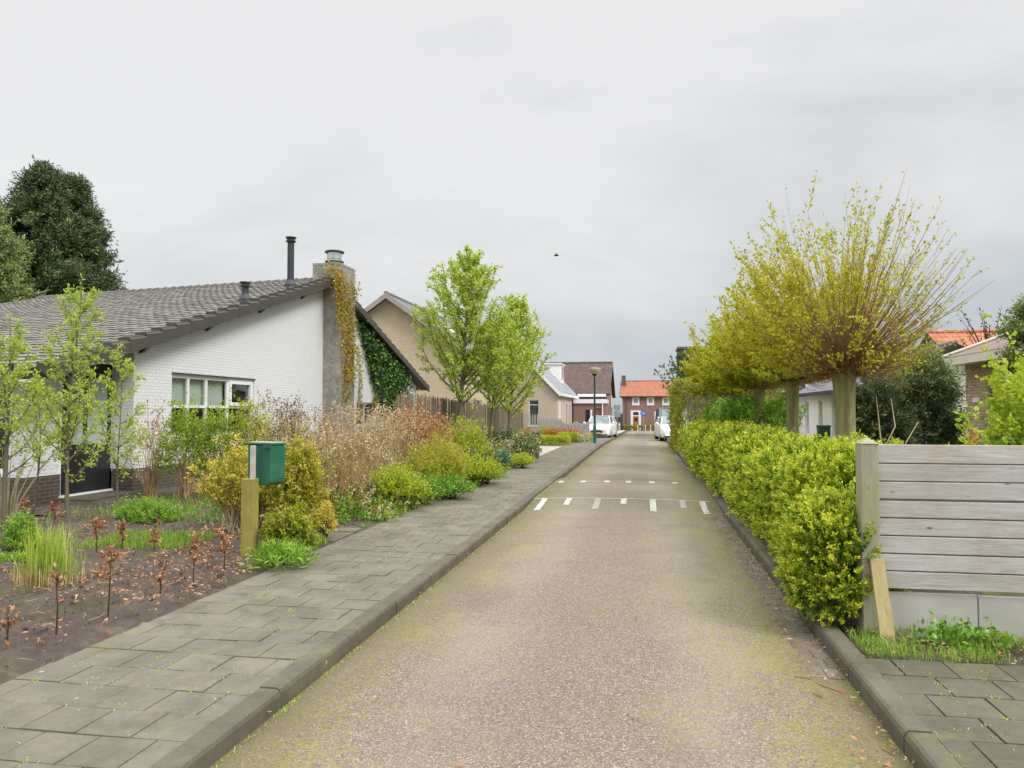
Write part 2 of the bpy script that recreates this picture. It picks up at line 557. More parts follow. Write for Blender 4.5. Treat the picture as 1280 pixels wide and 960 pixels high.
M['grassbase'] = plain('rough_ground', (0.10, 0.115, 0.04), 0.95, 0.1, var=0.5, vs=2, dirt=(0.09, 0.07, 0.05))

# ------------------------------------------------------------------ ground, road, kerbs, pavements
def strip(name, x0, x1, y0, y1, z, mat, step=2.0, nx=1):
    ys = list(np.arange(y0, y1, step)) + [y1]
    mb = MB()
    xs = [x0 + (x1 - x0) * i / nx for i in range(nx + 1)]
    for y in ys:
        for x in xs: mb.v.append((x, y, z + G(y)))
    k = nx + 1
    for i in range(len(ys) - 1):
        for j in range(nx):
            mb.f.append((i*k + j, i*k + j + 1, (i+1)*k + j + 1, (i+1)*k + j))
    o = mb.build(name, mat); tag(o, kind='structure')
    return o

gm = MB()
gy = [-60, -20, 0, 20, 35, 60, 90, 120, 160, 250, 500]
gx = [-400, -100, -30, 0, 30, 100, 400]
for y in gy:
    for x in gx: gm.v.append((x, y, -0.03 + G(y)))
for i in range(len(gy) - 1):
    for j in range(len(gx) - 1):
        a = i * len(gx) + j; gm.f.append((a, a + 1, a + len(gx) + 1, a + len(gx)))
tag(gm.build('ground', M['grassbase']), kind='structure')

# the road has a low hump between y = 13.2 and 15.6
HY0, HY1, HY2, HY3 = 12.4, 14.0, 17.6, 19.2
def hump(y):
    if y < HY0 or y > HY3: return 0
    if y < HY1: t = (y - HY0) / (HY1 - HY0)
    elif y <= HY2: t = 1
    else: t = (HY3 - y) / (HY3 - HY2)
    return 0.07 * (t * t * (3 - 2 * t))
rm = MB()
ys = list(np.arange(-8, 12, 1.0)) + list(np.arange(12, 20, 0.2)) + list(np.arange(20, 88, 2.0)) + [88]
xs = np.linspace(XL, XR, 9)
for y in ys:
    for x in xs:
        c = 0.03 * (1 - ((x - (XL + XR) / 2) / 1.61) ** 2)
        rm.v.append((x, y, c + G(y) + hump(y)))
for i in range(len(ys) - 1):
    for j in range(8):
        a = i * 9 + j; rm.f.append((a, a + 1, a + 10, a + 9))
tag(rm.build('road', M['road'], smooth=True), kind='structure')
def road_z(x, y): return 0.03 * (1 - ((x - (XL + XR) / 2) / 1.61) ** 2) + G(y) + hump(y)
# cross street at the far end
strip('cross_street', -60, 60, 88, 91.6, 0.0, M['road'], 0.9, 12)

# painted marks on the hump: thin line with short blocks, twice
pm = MB(); pw = MB()
def mark(mb, x0, x1, y0, y1):
    nx = max(1, int((x1 - x0) / 0.25)); ny = max(1, int((y1 - y0) / 0.2))
    b = len(mb.v)
    for j in range(ny + 1):
        for i in range(nx + 1):
            x = x0 + (x1 - x0) * i / nx; y = y0 + (y1 - y0) * j / ny
            mb.v.append((x, y, road_z(x, y) + 0.006))
    for j in range(ny):
        for i in range(nx):
            a = b + j * (nx + 1) + i; mb.f.append((a, a + 1, a + nx + 2, a + nx + 1))
yl = on_z(740, 624, 0.08)[1]
yb = on_z(740, 636.5, 0.06)[1]
mark(pm, XL + 0.02, XR - 0.12, yl, yl + 0.055)
for (ua, ub, worn, vb) in ((660, 676, 0, 637), (702, 711, 0, 632), (738, 747, 1, 637), (775, 783, 0, 632), (813, 821, 0, 640), (852, 859, 1, 636), (879, 892, 0, 642)):
    ye = on_z((ua + ub) / 2, vb, 0.05)[1]
    xa, _ = x_at((ua + ub) / 2, ye, vb), 0
    xb = xa
    mark(pw if worn else pm, xb - 0.05, xb + 0.05, ye + (yl - ye) * .15, yl)
yf = on_z(760, 604.5, 0.08)[1]
mark(pw, XL + 0.02, XR - 0.35, yf, yf + 0.06)
for u in (700, 728, 758, 785.5, 815, 844):
    xb = x_at(u, yf, 604)
    mark(pm, xb - 0.055, xb + 0.055, yf + 0.06, yf + 0.45)
tag(pm.build('hump_marking', M['paint']), kind='structure')
tag(pw.build('worn_marking', M['paint_worn']), kind='structure')

# pavements as laid 30 cm slabs
def slabs(name, x0, x1, y0, y1, mat, skip=None, zz=PZ, w=0.30, d=0.30):
    mb = MB(); tones = []
    rows = int((y1 - y0) / d)
    r = random.Random(hash(name) % 1000 if False else len(name))
    for i in range(rows):
        ya = y0 + i * d
        off = 0 if i % 2 == 0 else w / 2
        x = x0
        first = True
        while x < x1 - 0.02:
            ww = (w / 2 if (first and off) else w)
            first = False
            xe = min(x + ww, x1)
            if not (skip and skip((x + xe) / 2, ya)):
                g = 0.0042
                n0 = len(mb.f)
                mb.cbox(((x + xe) / 2 + r.uniform(-.001, .001), ya + d / 2, zz - 0.05 + G(ya) + r.uniform(-.003, .003)), xe - x - 2 * g, d - 2 * g, 0.05,
                        rz=r.uniform(-.006, .006), ch=0.0025, tilt=(r.uniform(-.012, .012), r.uniform(-.012, .012)))
                t = r.random()
                tones += [t] * (len(mb.f) - n0)
            x = xe
    o = mb.build(name, mat)
    a = o.data.attributes.new('tone', 'FLOAT', 'FACE')
    if len(a.data) == len(tones): a.data.foreach_set('value', np.array(tones, dtype=np.float32))
    tag(o, kind='structure')
    return o
strip('pavement_joints', XP, XL - KW + 0.01, -2, 88, PZ - 0.02, M['joint'])
slabs('pavement', XP, XL - KW, -1.5, 60, M['slab'])
RY = 5.15
strip('side_pavement_joints', XR + KW - 0.01, 5.2, -2, RY + 0.02, PZ - 0.02, M['joint'])
slabs('side_pavement', XR + KW, 5.2, -1.45, RY, M['slab_right'])

def kerb(name, x0, x1, y0, y1, face):
    mb = MB(); tones = []
    r = random.Random(5)
    y = y0
    while y < y1:
        L = 1.0
        n0 = len(mb.f)
        a, b = y + 0.004, y + L - 0.004
        dx = r.uniform(-.006, .006); h = PZ + 0.008 + r.uniform(-.004, .004) + G(y)
        if face > 0:   # street side at x1
            poly = [(x0 + dx, -0.1 + G(y)), (x1 + dx, -0.1 + G(y)), (x1 + dx - 0.004, h - 0.03), (x1 + dx - 0.012, h - 0.010), (x1 + dx - 0.028, h), (x0 + dx, h)]
        else:
            poly = [(x0 + dx, h), (x0 + dx, -0.1 + G(y))][::1]
            poly = [(x1 + dx, -0.1 + G(y)), (x1 + dx, h), (x0 + dx + 0.03, h), (x0 + dx + 0.014, h - 0.010), (x0 + dx + 0.004, h - 0.03), (x0 + dx, -0.1 + G(y))]
        mb.prism(poly, 'y', a, b)
        tones += [r.random()] * (len(mb.f) - n0)
        y += L
    o = mb.build(name, M['kerb'])
    at = o.data.attributes.new('tone', 'FLOAT', 'FACE')
    if len(at.data) == len(tones): at.data.foreach_set('value', np.array(tones, dtype=np.float32))
    tag(o, kind='structure')
kerb('kerb', XL - KW, XL, -2, 88, 1)
kerb('kerb_opposite', XR, XR + KW, -2, 88, -1)
# gutter course of small pavers along the right kerb
_rg = random.Random(12)
slabs('gutter', XR - 0.22, XR - 0.002, 5.0, 30, M['gutter'], zz=0.008, w=0.10, d=0.20)

# left garden soil: uneven surface with clods near the camera
def soil_h(x, y):
    return PZ - 0.03 + 0.05 * math.sin(x * 1.7 + 1.1 * y) * math.sin(y * 1.3 - x) * 0.6
def rough_sheet(name, x0, x1, y0, y1, step, mat, h0, amp, kind='structure'):
    nx = int(round((x1 - x0) / step)) + 1; ny = int(round((y1 - y0) / step)) + 1
    X, Y = np.meshgrid(np.linspace(x0, x1, nx), np.linspace(y0, y1, ny))
    from mathutils import noise as mn
    Z = np.zeros_like(X)
    for j in range(ny):
        for i in range(nx):
            p = Vector((X[j, i], Y[j, i], 0))
            n = mn.fractal(p * 1.1, 0.9, 2.1, 3) * 0.5 + mn.fractal(p * 9, 0.7, 2.2, 4) * 0.34 + abs(mn.noise(p * 22)) * 0.25
            e = min(1.0, (x1 - X[j, i]) / 0.25)
            Z[j, i] = h0 + amp * n * (0.25 + 0.75 * e) - 0.02 * (1 - e)
    mb = MB()
    mb.v = [(float(a), float(b), float(c) + G(float(b))) for a, b, c in zip(X.ravel(), Y.ravel(), Z.ravel())]
    for j in range(ny - 1):
        for i in range(nx - 1):
            a = j * nx + i; mb.f.append((a, a + 1, a + nx + 1, a + nx))
    o = mb.build(name, mat, smooth=True)
    tag(o, kind=kind)
    return o
rough_sheet('garden_soil', -8.6, XP + 0.03, 2.0, 10.0, 0.035, M['soil'], PZ + 0.0, 0.11)
rough_sheet('garden_bed', -9.7, XP + 0.03, 10.0, 25.3, 0.16, M['soil'], PZ + 0.0, 0.06)
rough_sheet('garden_ground', -26, -8.55, 0.0, 10.9, 0.25, M['soil'], PZ - 0.02, 0.04)
# far side soil strip under hedge
rough_sheet('hedge_bed', XR + KW, 2.9, 5.95, 34, 0.12, M['soil'], PZ - 0.02, 0.03)
# garden path of old slabs meeting the pavement
mbp = MB()
r_ = random.Random(3)
tns = []
for i in range(6):
    for j in range(3):
        n0 = len(mbp.f)
        mbp.cbox((XP - 0.16 - i * 0.305, 8.72 + j * 0.305, PZ - 0.03 + r_.uniform(0, .012)), 0.296, 0.296, 0.05, rz=r_.uniform(-.02, .02), ch=0.005, tilt=(r_.uniform(-.02, .02), r_.uniform(-.02, .02)))
        tns += [r_.random()] * (len(mbp.f) - n0)
gp = mbp.build('garden_path', M['slab']); tag(gp, kind='structure')
# driveway
strip('driveway', -9.5, XP + 0.005, 25.6, 33.6, PZ - 0.004, M['drive'], 1.0, 4)
strip('forecourt', -9.5, XP + 0.005, 33.6, 60, PZ - 0.008, M['grassbase'], 2.0, 4)
strip('parking_apron', XR + KW, 7.0, 34, 88, PZ - 0.03, M['drive'], 2.0, 3)
strip('house_forecourt', XP, -2.2, 60, 88, PZ - 0.006, M['drive'], 2.0, 2)
# ================================================================== building materials
M['white_brick'] = brick('white_painted_brick', (0.80, 0.81, 0.83), (0.83, 0.84, 0.855), (0.70, 0.71, 0.73), 0.22, 0.065, 0.011, 0.45, stain=(0.70, 0.71, 0.71), stain_amt=0.3)
M['plinth'] = brick('plinth_brick', (0.085, 0.065, 0.055), (0.12, 0.09, 0.075), (0.15, 0.14, 0.12), 0.22, 0.065, 0.01, 0.5, stain=(0.09, 0.11, 0.05))
M['tan_brick'] = brick('tan_brick', (0.70, 0.55, 0.36), (0.62, 0.47, 0.30), (0.66, 0.60, 0.48), 0.22, 0.065, 0.012, 0.4, stain=(0.48, 0.37, 0.25))
M['beige_brick'] = brick('beige_brick', (0.62, 0.51, 0.42), (0.57, 0.47, 0.385), (0.58, 0.51, 0.43), 0.21, 0.062, 0.01, 0.25, stain=(0.53, 0.45, 0.37))
M['red_brick'] = brick('red_brick', (0.33, 0.175, 0.145), (0.27, 0.135, 0.115), (0.36, 0.28, 0.24), 0.22, 0.065, 0.012, 0.4, stain=(0.22, 0.14, 0.12))
M['pale_red_brick'] = brick('pale_red_brick', (0.58, 0.34, 0.26), (0.46, 0.25, 0.195), (0.58, 0.50, 0.43), 0.22, 0.065, 0.012, 0.4, stain=(0.33, 0.25, 0.21))
M['dark_brick'] = brick('dark_brick', (0.13, 0.10, 0.085), (0.10, 0.08, 0.07), (0.16, 0.14, 0.12), 0.22, 0.065, 0.012, 0.4)
M['grey_brick'] = brick('weathered_grey_brick', (0.15, 0.135, 0.12), (0.20, 0.18, 0.155), (0.13, 0.12, 0.10), 0.22, 0.07, 0.014, 0.8, stain=(0.15, 0.15, 0.07), stain_amt=0.7)
M['render_white'] = plain('white_render', (0.80, 0.80, 0.79), 0.8, 0.2, var=0.05, vs=2, dirt=(0.66, 0.66, 0.63))
M['white_paint'] = plain('white_gloss_paint', (0.80, 0.81, 0.81), 0.35, 0.5, var=0.04, vs=3)
M['cream_paint'] = plain('cream_fascia', (0.78, 0.73, 0.64), 0.5, 0.4, var=0.08, vs=3)
M['pink_wood'] = plain('weathered_bargeboard', (0.36, 0.30, 0.28), 0.7, 0.2, var=0.15, vs=3)
M['black_paint'] = plain('black_paint', (0.018, 0.019, 0.022), 0.3, 0.5, var=0.3, vs=3)
M['dark_board'] = plain('dark_board', (0.035, 0.035, 0.037), 0.55, 0.4, var=0.25, vs=3)
M['glass'] = glassmat('window_glass')
M['pale_glass'] = glassmat('curtained_glass', (0.20, 0.225, 0.225), 0.08)
M['seeglass'] = seeglass('clear_glass')
M['blind'] = plain('vertical_blind', (0.78, 0.82, 0.79), 0.8, 0.2, var=0.06, vs=2)
M['room'] = plain('dim_room', (0.10, 0.11, 0.10), 0.9, 0.1, var=0.4, vs=1.2)
M['wood_door'] = plain('orange_wood_door', (0.42, 0.15, 0.035), 0.4, 0.4, var=0.2, vs=4)
M['steel'] = plain('galvanised_steel', (0.62, 0.63, 0.64), 0.28, 0.5, 0.9, var=0.1, vs=8)
M['dark_metal'] = plain('dark_grey_metal', (0.045, 0.048, 0.055), 0.45, 0.5, 0.2, var=0.15, vs=6)
M['lead'] = plain('lead', (0.12, 0.12, 0.13), 0.6, 0.3, var=0.2, vs=6)

def mat_stone():
    m, nt, out = new_mat('mottled_stone_cladding')
    co = coords(nt)
    v = nt.nodes.new('ShaderNodeTexVoronoi'); v.inputs['Scale'].default_value = 7.5
    mp = coords(nt, (1, 1, 0.8)); nt.links.new(mp, v.inputs['Vector'])
    sc = nt.nodes.new('ShaderNodeSeparateColor'); nt.links.new(v.outputs['Color'], sc.inputs[0])
    col = ramp(nt, sc.outputs[0], [(0.0, (0.24, 0.23, 0.21)), (0.4, (0.30, 0.285, 0.26)), (0.75, (0.36, 0.345, 0.315)), (1, (0.27, 0.24, 0.19))])
    v2 = nt.nodes.new('ShaderNodeTexVoronoi'); v2.feature = 'DISTANCE_TO_EDGE'; v2.inputs['Scale'].default_value = 7.5
    nt.links.new(mp, v2.inputs['Vector'])
    col = mixc(nt, ramp(nt, v2.outputs[0], [(0.0, 0.35), (0.06, 0.0)]), col, (0.20, 0.19, 0.16))
    n = noise(nt, co, 3, 7, 0.7)
    col = mixc(nt, ramp(nt, n, [(0.5, 0.0), (0.72, 0.6)]), col, (0.20, 0.19, 0.09))
    bsdf(nt, out, col, 0.9, 0.2, bump=math_n(nt, 'ADD', ramp(nt, v2.outputs[0], [(0, 0), (0.08, 1)]), n), bstr=0.45, bdist=0.02)
    return m
M['stone'] = mat_stone()

def mat_tile(name, c, c2, lich=(0.3, 0.3, 0.2), lamt=0.4):
    m, nt, out = new_mat(name)
    co = coords(nt)
    at = nt.nodes.new('ShaderNodeAttribute'); at.attribute_name = 'tone'
    col = ramp(nt, at.outputs['Fac'], [(0, c), (1, c2)])
    n = noise(nt, co, 1.2, 7, 0.7); n2 = noise(nt, co, 25, 5, 0.7)
    col = mixc(nt, ramp(nt, n, [(0.45, 0), (0.75, lamt)]), col, lich)
    col = mixc(nt, 0.45, col, ramp(nt, n2, [(0.3, 0.5), (0.7, 1.0)]), 'MULTIPLY')
    bsdf(nt, out, col, 0.75, 0.3, bump=n2, bstr=0.3, bdist=0.01)
    return m
M['tile_grey'] = mat_tile('grey_concrete_tile', (0.15, 0.142, 0.132), (0.25, 0.238, 0.22), (0.28, 0.265, 0.22), 0.5)
M['tile_dark'] = mat_tile('dark_verge_tile', (0.075, 0.07, 0.06), (0.13, 0.12, 0.10), (0.12, 0.12, 0.07), 0.4)

def bump_tile(name, c, c2, row=0.16, col_w=0.25, axis=0, lich=None, lipv=0.55):
    # pantile roof at a distance: rows by height, columns along the ridge
    m, nt, out = new_mat(name)
    co = coords(nt)
    sp = nt.nodes.new('ShaderNodeSeparateXYZ'); nt.links.new(co, sp.inputs[0])
    rz = math_n(nt, 'FRACT', math_n(nt, 'DIVIDE', sp.outputs[2], row))
    cx = math_n(nt, 'SINE', math_n(nt, 'MULTIPLY', sp.outputs[axis], 2 * math.pi / col_w))
    br = nt.nodes.new('ShaderNodeTexWhiteNoise'); br.noise_dimensions = '2D'
    cb = nt.nodes.new('ShaderNodeCombineXYZ')
    nt.links.new(math_n(nt, 'FLOOR', math_n(nt, 'DIVIDE', sp.outputs[2], row)), cb.inputs[0])
    nt.links.new(math_n(nt, 'FLOOR', math_n(nt, 'DIVIDE', sp.outputs[axis], col_w)), cb.inputs[1])
    nt.links.new(cb.outputs[0], br.inputs['Vector'])
    col = ramp(nt, br.outputs['Value'], [(0, c), (1, c2)])
    n = noise(nt, co, 0.9, 6, 0.7)
    if lich: col = mixc(nt, ramp(nt, n, [(0.45, 0), (0.75, 0.6)]), col, lich)
    lip = ramp(nt, rz, [(0.0, lipv), (0.14 + (.55 - lipv) * .5, 1.0), (1.0, 0.95)])
    col = mixc(nt, 0.6, col, lip, 'MULTIPLY')
    h = math_n(nt, 'ADD', math_n(nt, 'MULTIPLY', rz, -1.0), math_n(nt, 'MULTIPLY', cx, 0.5))
    bsdf(nt, out, col, 0.75, 0.3, bump=h, bstr=0.8, bdist=0.05)
    return m
M['rt_grey_x'] = bump_tile('grey_roof_tile', (0.13, 0.135, 0.14), (0.20, 0.205, 0.21), 0.2, 0.3, 1)
M['rt_slate'] = bump_tile('light_grey_roof', (0.24, 0.25, 0.26), (0.30, 0.31, 0.32), 0.3, 0.3, 1)
M['rt_brown'] = bump_tile('brown_roof_tile', (0.085, 0.055, 0.048), (0.13, 0.085, 0.072), 0.14, 0.22, 0)
M['rt_orange'] = bump_tile('orange_clay_tile', (0.40, 0.15, 0.085), (0.31, 0.11, 0.065), 0.2, 0.25, 0, lich=(0.27, 0.15, 0.10))
M['rt_orange2'] = bump_tile('bright_orange_clay_tile', (0.52, 0.20, 0.11), (0.40, 0.14, 0.08), 0.24, 0.28, 0, lipv=.2)
M['rt_greybrown'] = bump_tile('grey_brown_roof_tile', (0.21, 0.165, 0.145), (0.27, 0.22, 0.19), 0.17, 0.25, 1)

# ------------------------------------------------------------------ wall with openings
def wall(mb, axis, pos, thick, s0, s1, zbot, top, holes=(), breaks=()):
    """wall in a plane; axis 'x': plane x = pos, runs along y; axis 'y': plane y = pos, runs along x.
    thick: signed thickness away from the outer face. holes: (sa, sb, za, zb)"""
    cuts = sorted(set([s0, s1] + [h[0] for h in holes] + [h[1] for h in holes] + [b for b in breaks if s0 < b < s1]))
    def P(s, t, z):
        return (pos + t, s, z) if axis == 'x' else (s, pos + t, z)
    for a, b in zip(cuts[:-1], cuts[1:]):
        if b - a < 1e-6: continue
        hs = sorted([h for h in holes if h[0] <= a + 1e-6 and h[1] >= b - 1e-6], key=lambda h: h[2])
        z = (zbot, zbot)
        segs = []
        for h in hs:
            segs.append((z, (h[2], h[2]))); z = (h[3], h[3])
        segs.append((z, (top(a), top(b))))
        for (za, zb), (ta, tb) in segs:
            if ta - za < 1e-4 and tb - zb < 1e-4: continue
            pts = [P(a, 0, za), P(b, 0, zb), P(b, thick, zb), P(a, thick, za), P(a, 0, ta), P(b, 0, tb), P(b, thick, tb), P(a, thick, ta)]
            mb.hexa(pts)
    return mb

def window(root, axis, pos, out, s0, s1, z0, z1, cols=2, rows=None, fmat=None, gmat=None, fw=0.06, inset=0.06, name='window', sill=True, muls=None):
    """frame set in an opening; out: +1/-1 outward sign along the axis"""
    fmat = fmat or M['white_paint']; gmat = gmat or M['glass']
    fr = MB()
    fr2 = fr
    d0 = pos - out * inset; d1 = d0 - out * 0.06
    def B(mb, a, b, c, d, p0=d0, p1=d1):
        if axis == 'x': mb.box(p0, p1, a, b, c, d)
        else: mb.box(a, b, p0, p1, c, d)
    B(fr, s0, s1, z0, z0 + fw); B(fr, s0, s1, z1 - fw, z1)
    B(fr, s0, s0 + fw, z0 + fw, z1 - fw); B(fr, s1 - fw, s1, z0 + fw, z1 - fw)
    ms = muls if muls is not None else [s0 + (s1 - s0) * i / cols for i in range(1, cols)]
    for m_ in ms: B(fr, m_ - fw * .45, m_ + fw * .45, z0 + fw, z1 - fw)
    if rows:
        es = [s0 + fw] + list(ms) + [s1 - fw]
        for zr in rows:
            for a, b in zip(es[:-1], es[1:]):
                ea = fw * .45 if a != es[0] else 0; eb = fw * .45 if b != es[-1] else 0
                B(fr, a + ea, b - eb, zr - fw * .4, zr + fw * .4, d0 - out * 0.004, d1 + out * 0.004)
    if sill:
        B(fr, s0 - 0.04, s1 + 0.04, z0 - 0.06, z0 - 0.002, pos + out * 0.05, d1)
    f = fr.build(name, fmat, root)
    g = MB()
    B(g, s0 + fw * .5, s1 - fw * .5, z0 + fw * .5, z1 - fw * .5, d0 - out * 0.025, d0 - out * 0.035)
    g.build('pane', gmat, f)
    return f

def roof_quad(mb, a, b, c, d, t=0.12):
    # slab with thickness under quad a,b (eave) c,d (ridge)
    a, b, c, d = map(Vector, (a, b, c, d))
    n = (b - a).cross(d - a).normalized()
    if n.z < 0: n = -n
    lo = [p - n * t for p in (a, b, c, d)]
    mb.hexa([lo[0], lo[1], lo[2], lo[3], a, b, c, d])
    return mb

def tiles(name, a, b, c, d, parent, mat, rows, cols, wave=0.017, lip=0.035, sub=6):
    # real overlapping tiles over the quad eaveA, eaveB, ridgeB, ridgeA
    a, b, c, d = [np.array(p, dtype=float) for p in (a, b, c, d)]
    n = np.cross(b - a, d - a); n /= np.linalg.norm(n)
    if n[2] < 0: n = -n
    r = np.random.default_rng(4)
    V = []; T = []
    def P(s, t): return (a * (1 - s) + b * s) * (1 - t) + (d * (1 - s) + c * s) * t
    m = cols * sub
    S = np.linspace(0, 1, m + 1)
    ph = (np.arange(m + 1) % sub) / sub
    prof = np.where(ph < 0.62, 0.25 * np.cos(ph / 0.62 * 2 * np.pi), 0.25 + 0.75 * np.sin((ph - 0.62) / 0.38 * np.pi)) * wave
    for i in range(rows):
        t0, t1 = i / rows, min(1.0, (i + 1.15) / rows)
        jit = np.repeat(r.uniform(-0.006, 0.006, cols + 1), sub)[:m + 1]
        e0 = np.array([P(s, t0) for s in S]) + n * (prof + lip + jit)[:, None]
        e1 = np.array([P(s, t1) for s in S]) + n * (prof + jit * .3)[:, None]
        eb = np.array([P(s, t0) for s in S]) + n * (prof * 1.0 - 0.005)[:, None]
        V.append(np.stack([e0[:-1], e0[1:], e1[1:], e1[:-1]], 1))
        V.append(np.stack([eb[:-1], eb[1:], e0[1:], e0[:-1]], 1))
        tt = np.repeat(r.random(cols), sub)
        T += [tt, tt]
    mb = MB(); mb.quads(np.concatenate(V), np.concatenate(T))
    return mb.build(name, mat, parent)

# ================================================================== the white bungalow
bung = thing('bungalow', 'long low white painted brick bungalow with grey tiled roof and stone chimney', 'house', (-9.65, 13.1, 0))
WX, DX = -9.65, -10.1
EZ = z_at(428, WX, 13.1)      # wall height at its near corner
eA = (-9.32, 10.6, 2.33); rA = (-9.32, 21.9, 5.70)
eB = (-26.0, 13.4, 2.33); rB = (-21.5, 23.9, 5.70)
fA = (-9.32, 32.1, 2.68); fB = (-24.0, 34.5, 2.68)
slope = (rA[2] - eA[2]) / (rA[1] - eA[1]); slope2 = (rA[2] - fA[2]) / (fA[1] - rA[1])
def undr(y):
    return (eA[2] + (y - eA[1]) * slope if y < rA[1] else rA[2] - (y - rA[1]) * slope2) - 0.17
w1a, w1b = y_at(214.5, WX, 500), y_at(318, WX, 500)
w1z0, w1z1 = z_at(547, WX, w1a), z_at(467, WX, w1a)
w2a, w2b = y_at(446, WX, 500), y_at(468, WX, 500)
wb = MB()
PLZ = 0.55
wall(wb, 'x', WX, -0.28, 13.1, 31.4, PLZ, undr, [(w1a, w1b, w1z0, w1z1), (w2a, w2b, 1.15, 1.95)], [21.9])
wall(wb, 'y', 13.1, 0.28, DX - 0.2, WX - 0.28, PLZ, lambda s: undr(13.1))
da, db = y_at(76, DX, 560), y_at(141, DX, 560)
DT = z_at(456, DX, db) ; DB = 0.17
wall(wb, 'x', DX, -0.25, 11.0, 13.1, PLZ, undr, [(da, db, PLZ, DT)])
swa, swb = -12.6, -10.45
wall(wb, 'y', 11.0, 0.25, -23.0, DX - 0.25, PLZ, lambda s: 2.28, [(swa, swb, 0.62, 2.1)])
wall(wb, 'y', 31.4, -0.25, -22.0, WX - 0.28, 0.0, lambda s: undr(31.4))
wall(wb, 'x', -23.0, 0.25, 11.0, 31.4, 0.0, undr, [], [21.9])
wb.build('wall', M['white_brick'], bung)
pb = MB()
pb.box(WX + 0.02, WX - 0.26, 13.08, 31.4, 0, PLZ); pb.box(DX - 0.3, WX - 0.26, 13.08, 13.3, 0, PLZ)
pb.box(DX + 0.02, DX - 0.2, 10.98, da - 0.02, 0, PLZ); pb.box(DX + 0.02, DX - 0.2, db + 0.03, 13.08, 0, PLZ)
pb.box(-23, DX - 0.2, 10.98, 11.2, 0, PLZ)
pb.build('plinth', M['plinth'], bung)
# gable window: three fixed lights and one casement, lower row below a transom
h1 = 0.06
mul = [y_at(u, WX, 500) for u in (238, 260.5)]
cas = y_at(287, WX, 500)
wz = z_at(508, WX, w1a)
gw = window(bung, 'x', WX, 1, w1a, w1b, w1z0, w1z1, muls=mul + [cas], rows=[wz], fmat=M['white_paint'], gmat=M['seeglass'], fw=0.075, inset=0.05)
cs = MB()
cx0 = WX - 0.045
cs.box(cx0 + .03, cx0 - .03, cas + .04, cas + .12, wz + .03, w1z1 - .05); cs.box(cx0 + .03, cx0 - .03, w1b - .16, w1b - .06, wz + .03, w1z1 - .05)
cs.box(cx0 + .03, cx0 - .03, cas + .12, w1b - .16, wz + .03, wz + .11); cs.box(cx0 + .03, cx0 - .03, cas + .12, w1b - .16, w1z1 - .13, w1z1 - .05)
cs.build('casement', M['white_paint'], gw)
bl = MB()
y = w1a + 0.08
while y < cas - 0.1:
    bl.hexa([(WX-.2, y, wz), (WX-.17, y+.085, wz), (WX-.175, y+.085, wz), (WX-.205, y, wz), (WX-.2, y, w1z1-.05), (WX-.17, y+.085, w1z1-.05), (WX-.175, y+.085, w1z1-.05), (WX-.205, y, w1z1-.05)])
    y += 0.088
bl.build('blind', M['blind'], gw)
rmk = MB(); rmk.box(WX - 1.6, WX - 1.5, w1a - 1, w1b + 1, 0.2, 2.6); rmk.box(WX - 1.5, WX - 0.3, w1a - 1, w1b + 1, 0.2, 0.3)
rmk.build('inner_wall', M['room'], bung)
window(bung, 'x', WX, 1, w2a, w2b, 1.15, 1.95, cols=2, fmat=M['white_paint'], gmat=M['glass'], fw=0.06)
lt = MB(); lt.box(WX + 0.015, WX - 0.05, w1a - 0.02, w1b + 0.02, w1z1 + 0.002, w1z1 + 0.03)
lt.build('lintel', M['dark_board'], bung)
window(bung, 'y', 11.0, -1, swa, swb, 0.62, 2.1, cols=3, rows=[1.55], fmat=M['white_paint'], gmat=M['glass'], fw=0.07)
# front door: black frame, glazed upper leaf, white surround and sill
fd = MB()
fd.box(DX - 0.02, DX - 0.09, da, db, DB, DT)
door = fd.build('door', M['black_paint'], bung)
dm = (da + db) / 2 - 0.08
gp_ = MB()
gp_.box(DX - 0.018, DX - 0.012, da + 0.14, dm - 0.05, 1.05, DT - 0.30); gp_.box(DX - 0.018, DX - 0.012, dm + 0.07, db - 0.16, 1.05, DT - 0.30)
gp_.build('pane', M['pale_glass'], door)
hd = MB(); hd.box(DX - 0.02, DX + 0.03, dm - 0.015, dm + 0.025, 1.0, 1.25); hd.build('handle', M['steel'], door)
sf = MB()
sf.box(DX + 0.01, DX - 0.1, db, db + 0.06, DB, DT + 0.002); sf.box(DX + 0.01, DX - 0.1, da - 0.06, da, DB, DT + 0.002)
sf.box(DX + 0.01, DX - 0.1, da - 0.06, db + 0.06, DT + 0.004, DT + 0.09); sf.box(DX + 0.06, DX - 0.1, da - 0.06, db + 0.06, DB - 0.07, DB - 0.002)
sf.build('door_frame', M['white_paint'], bung)
st = MB(); st.box(DX + 0.02, DX + 0.75, da - 0.2, 13.0, 0.0, 0.14); st.build('doorstep', M['kerb'], bung)
# outdoor lamp: dark round bulkhead
lyy = y_at(56, DX, 460); lz = z_at(463, DX, lyy)
lp = MB()
lp.tube([(DX, lyy, lz), (DX + 0.09, lyy, lz)], [0.14, 0.13], 16)
lpo = lp.build('wall_lamp', M['dark_metal'], bung, smooth=False)
l2 = MB(); l2.tube([(DX + 0.09, lyy, lz), (DX + 0.13, lyy, lz)], [0.10, 0.06], 16); l2.build('lens', M['pale_glass'], lpo)
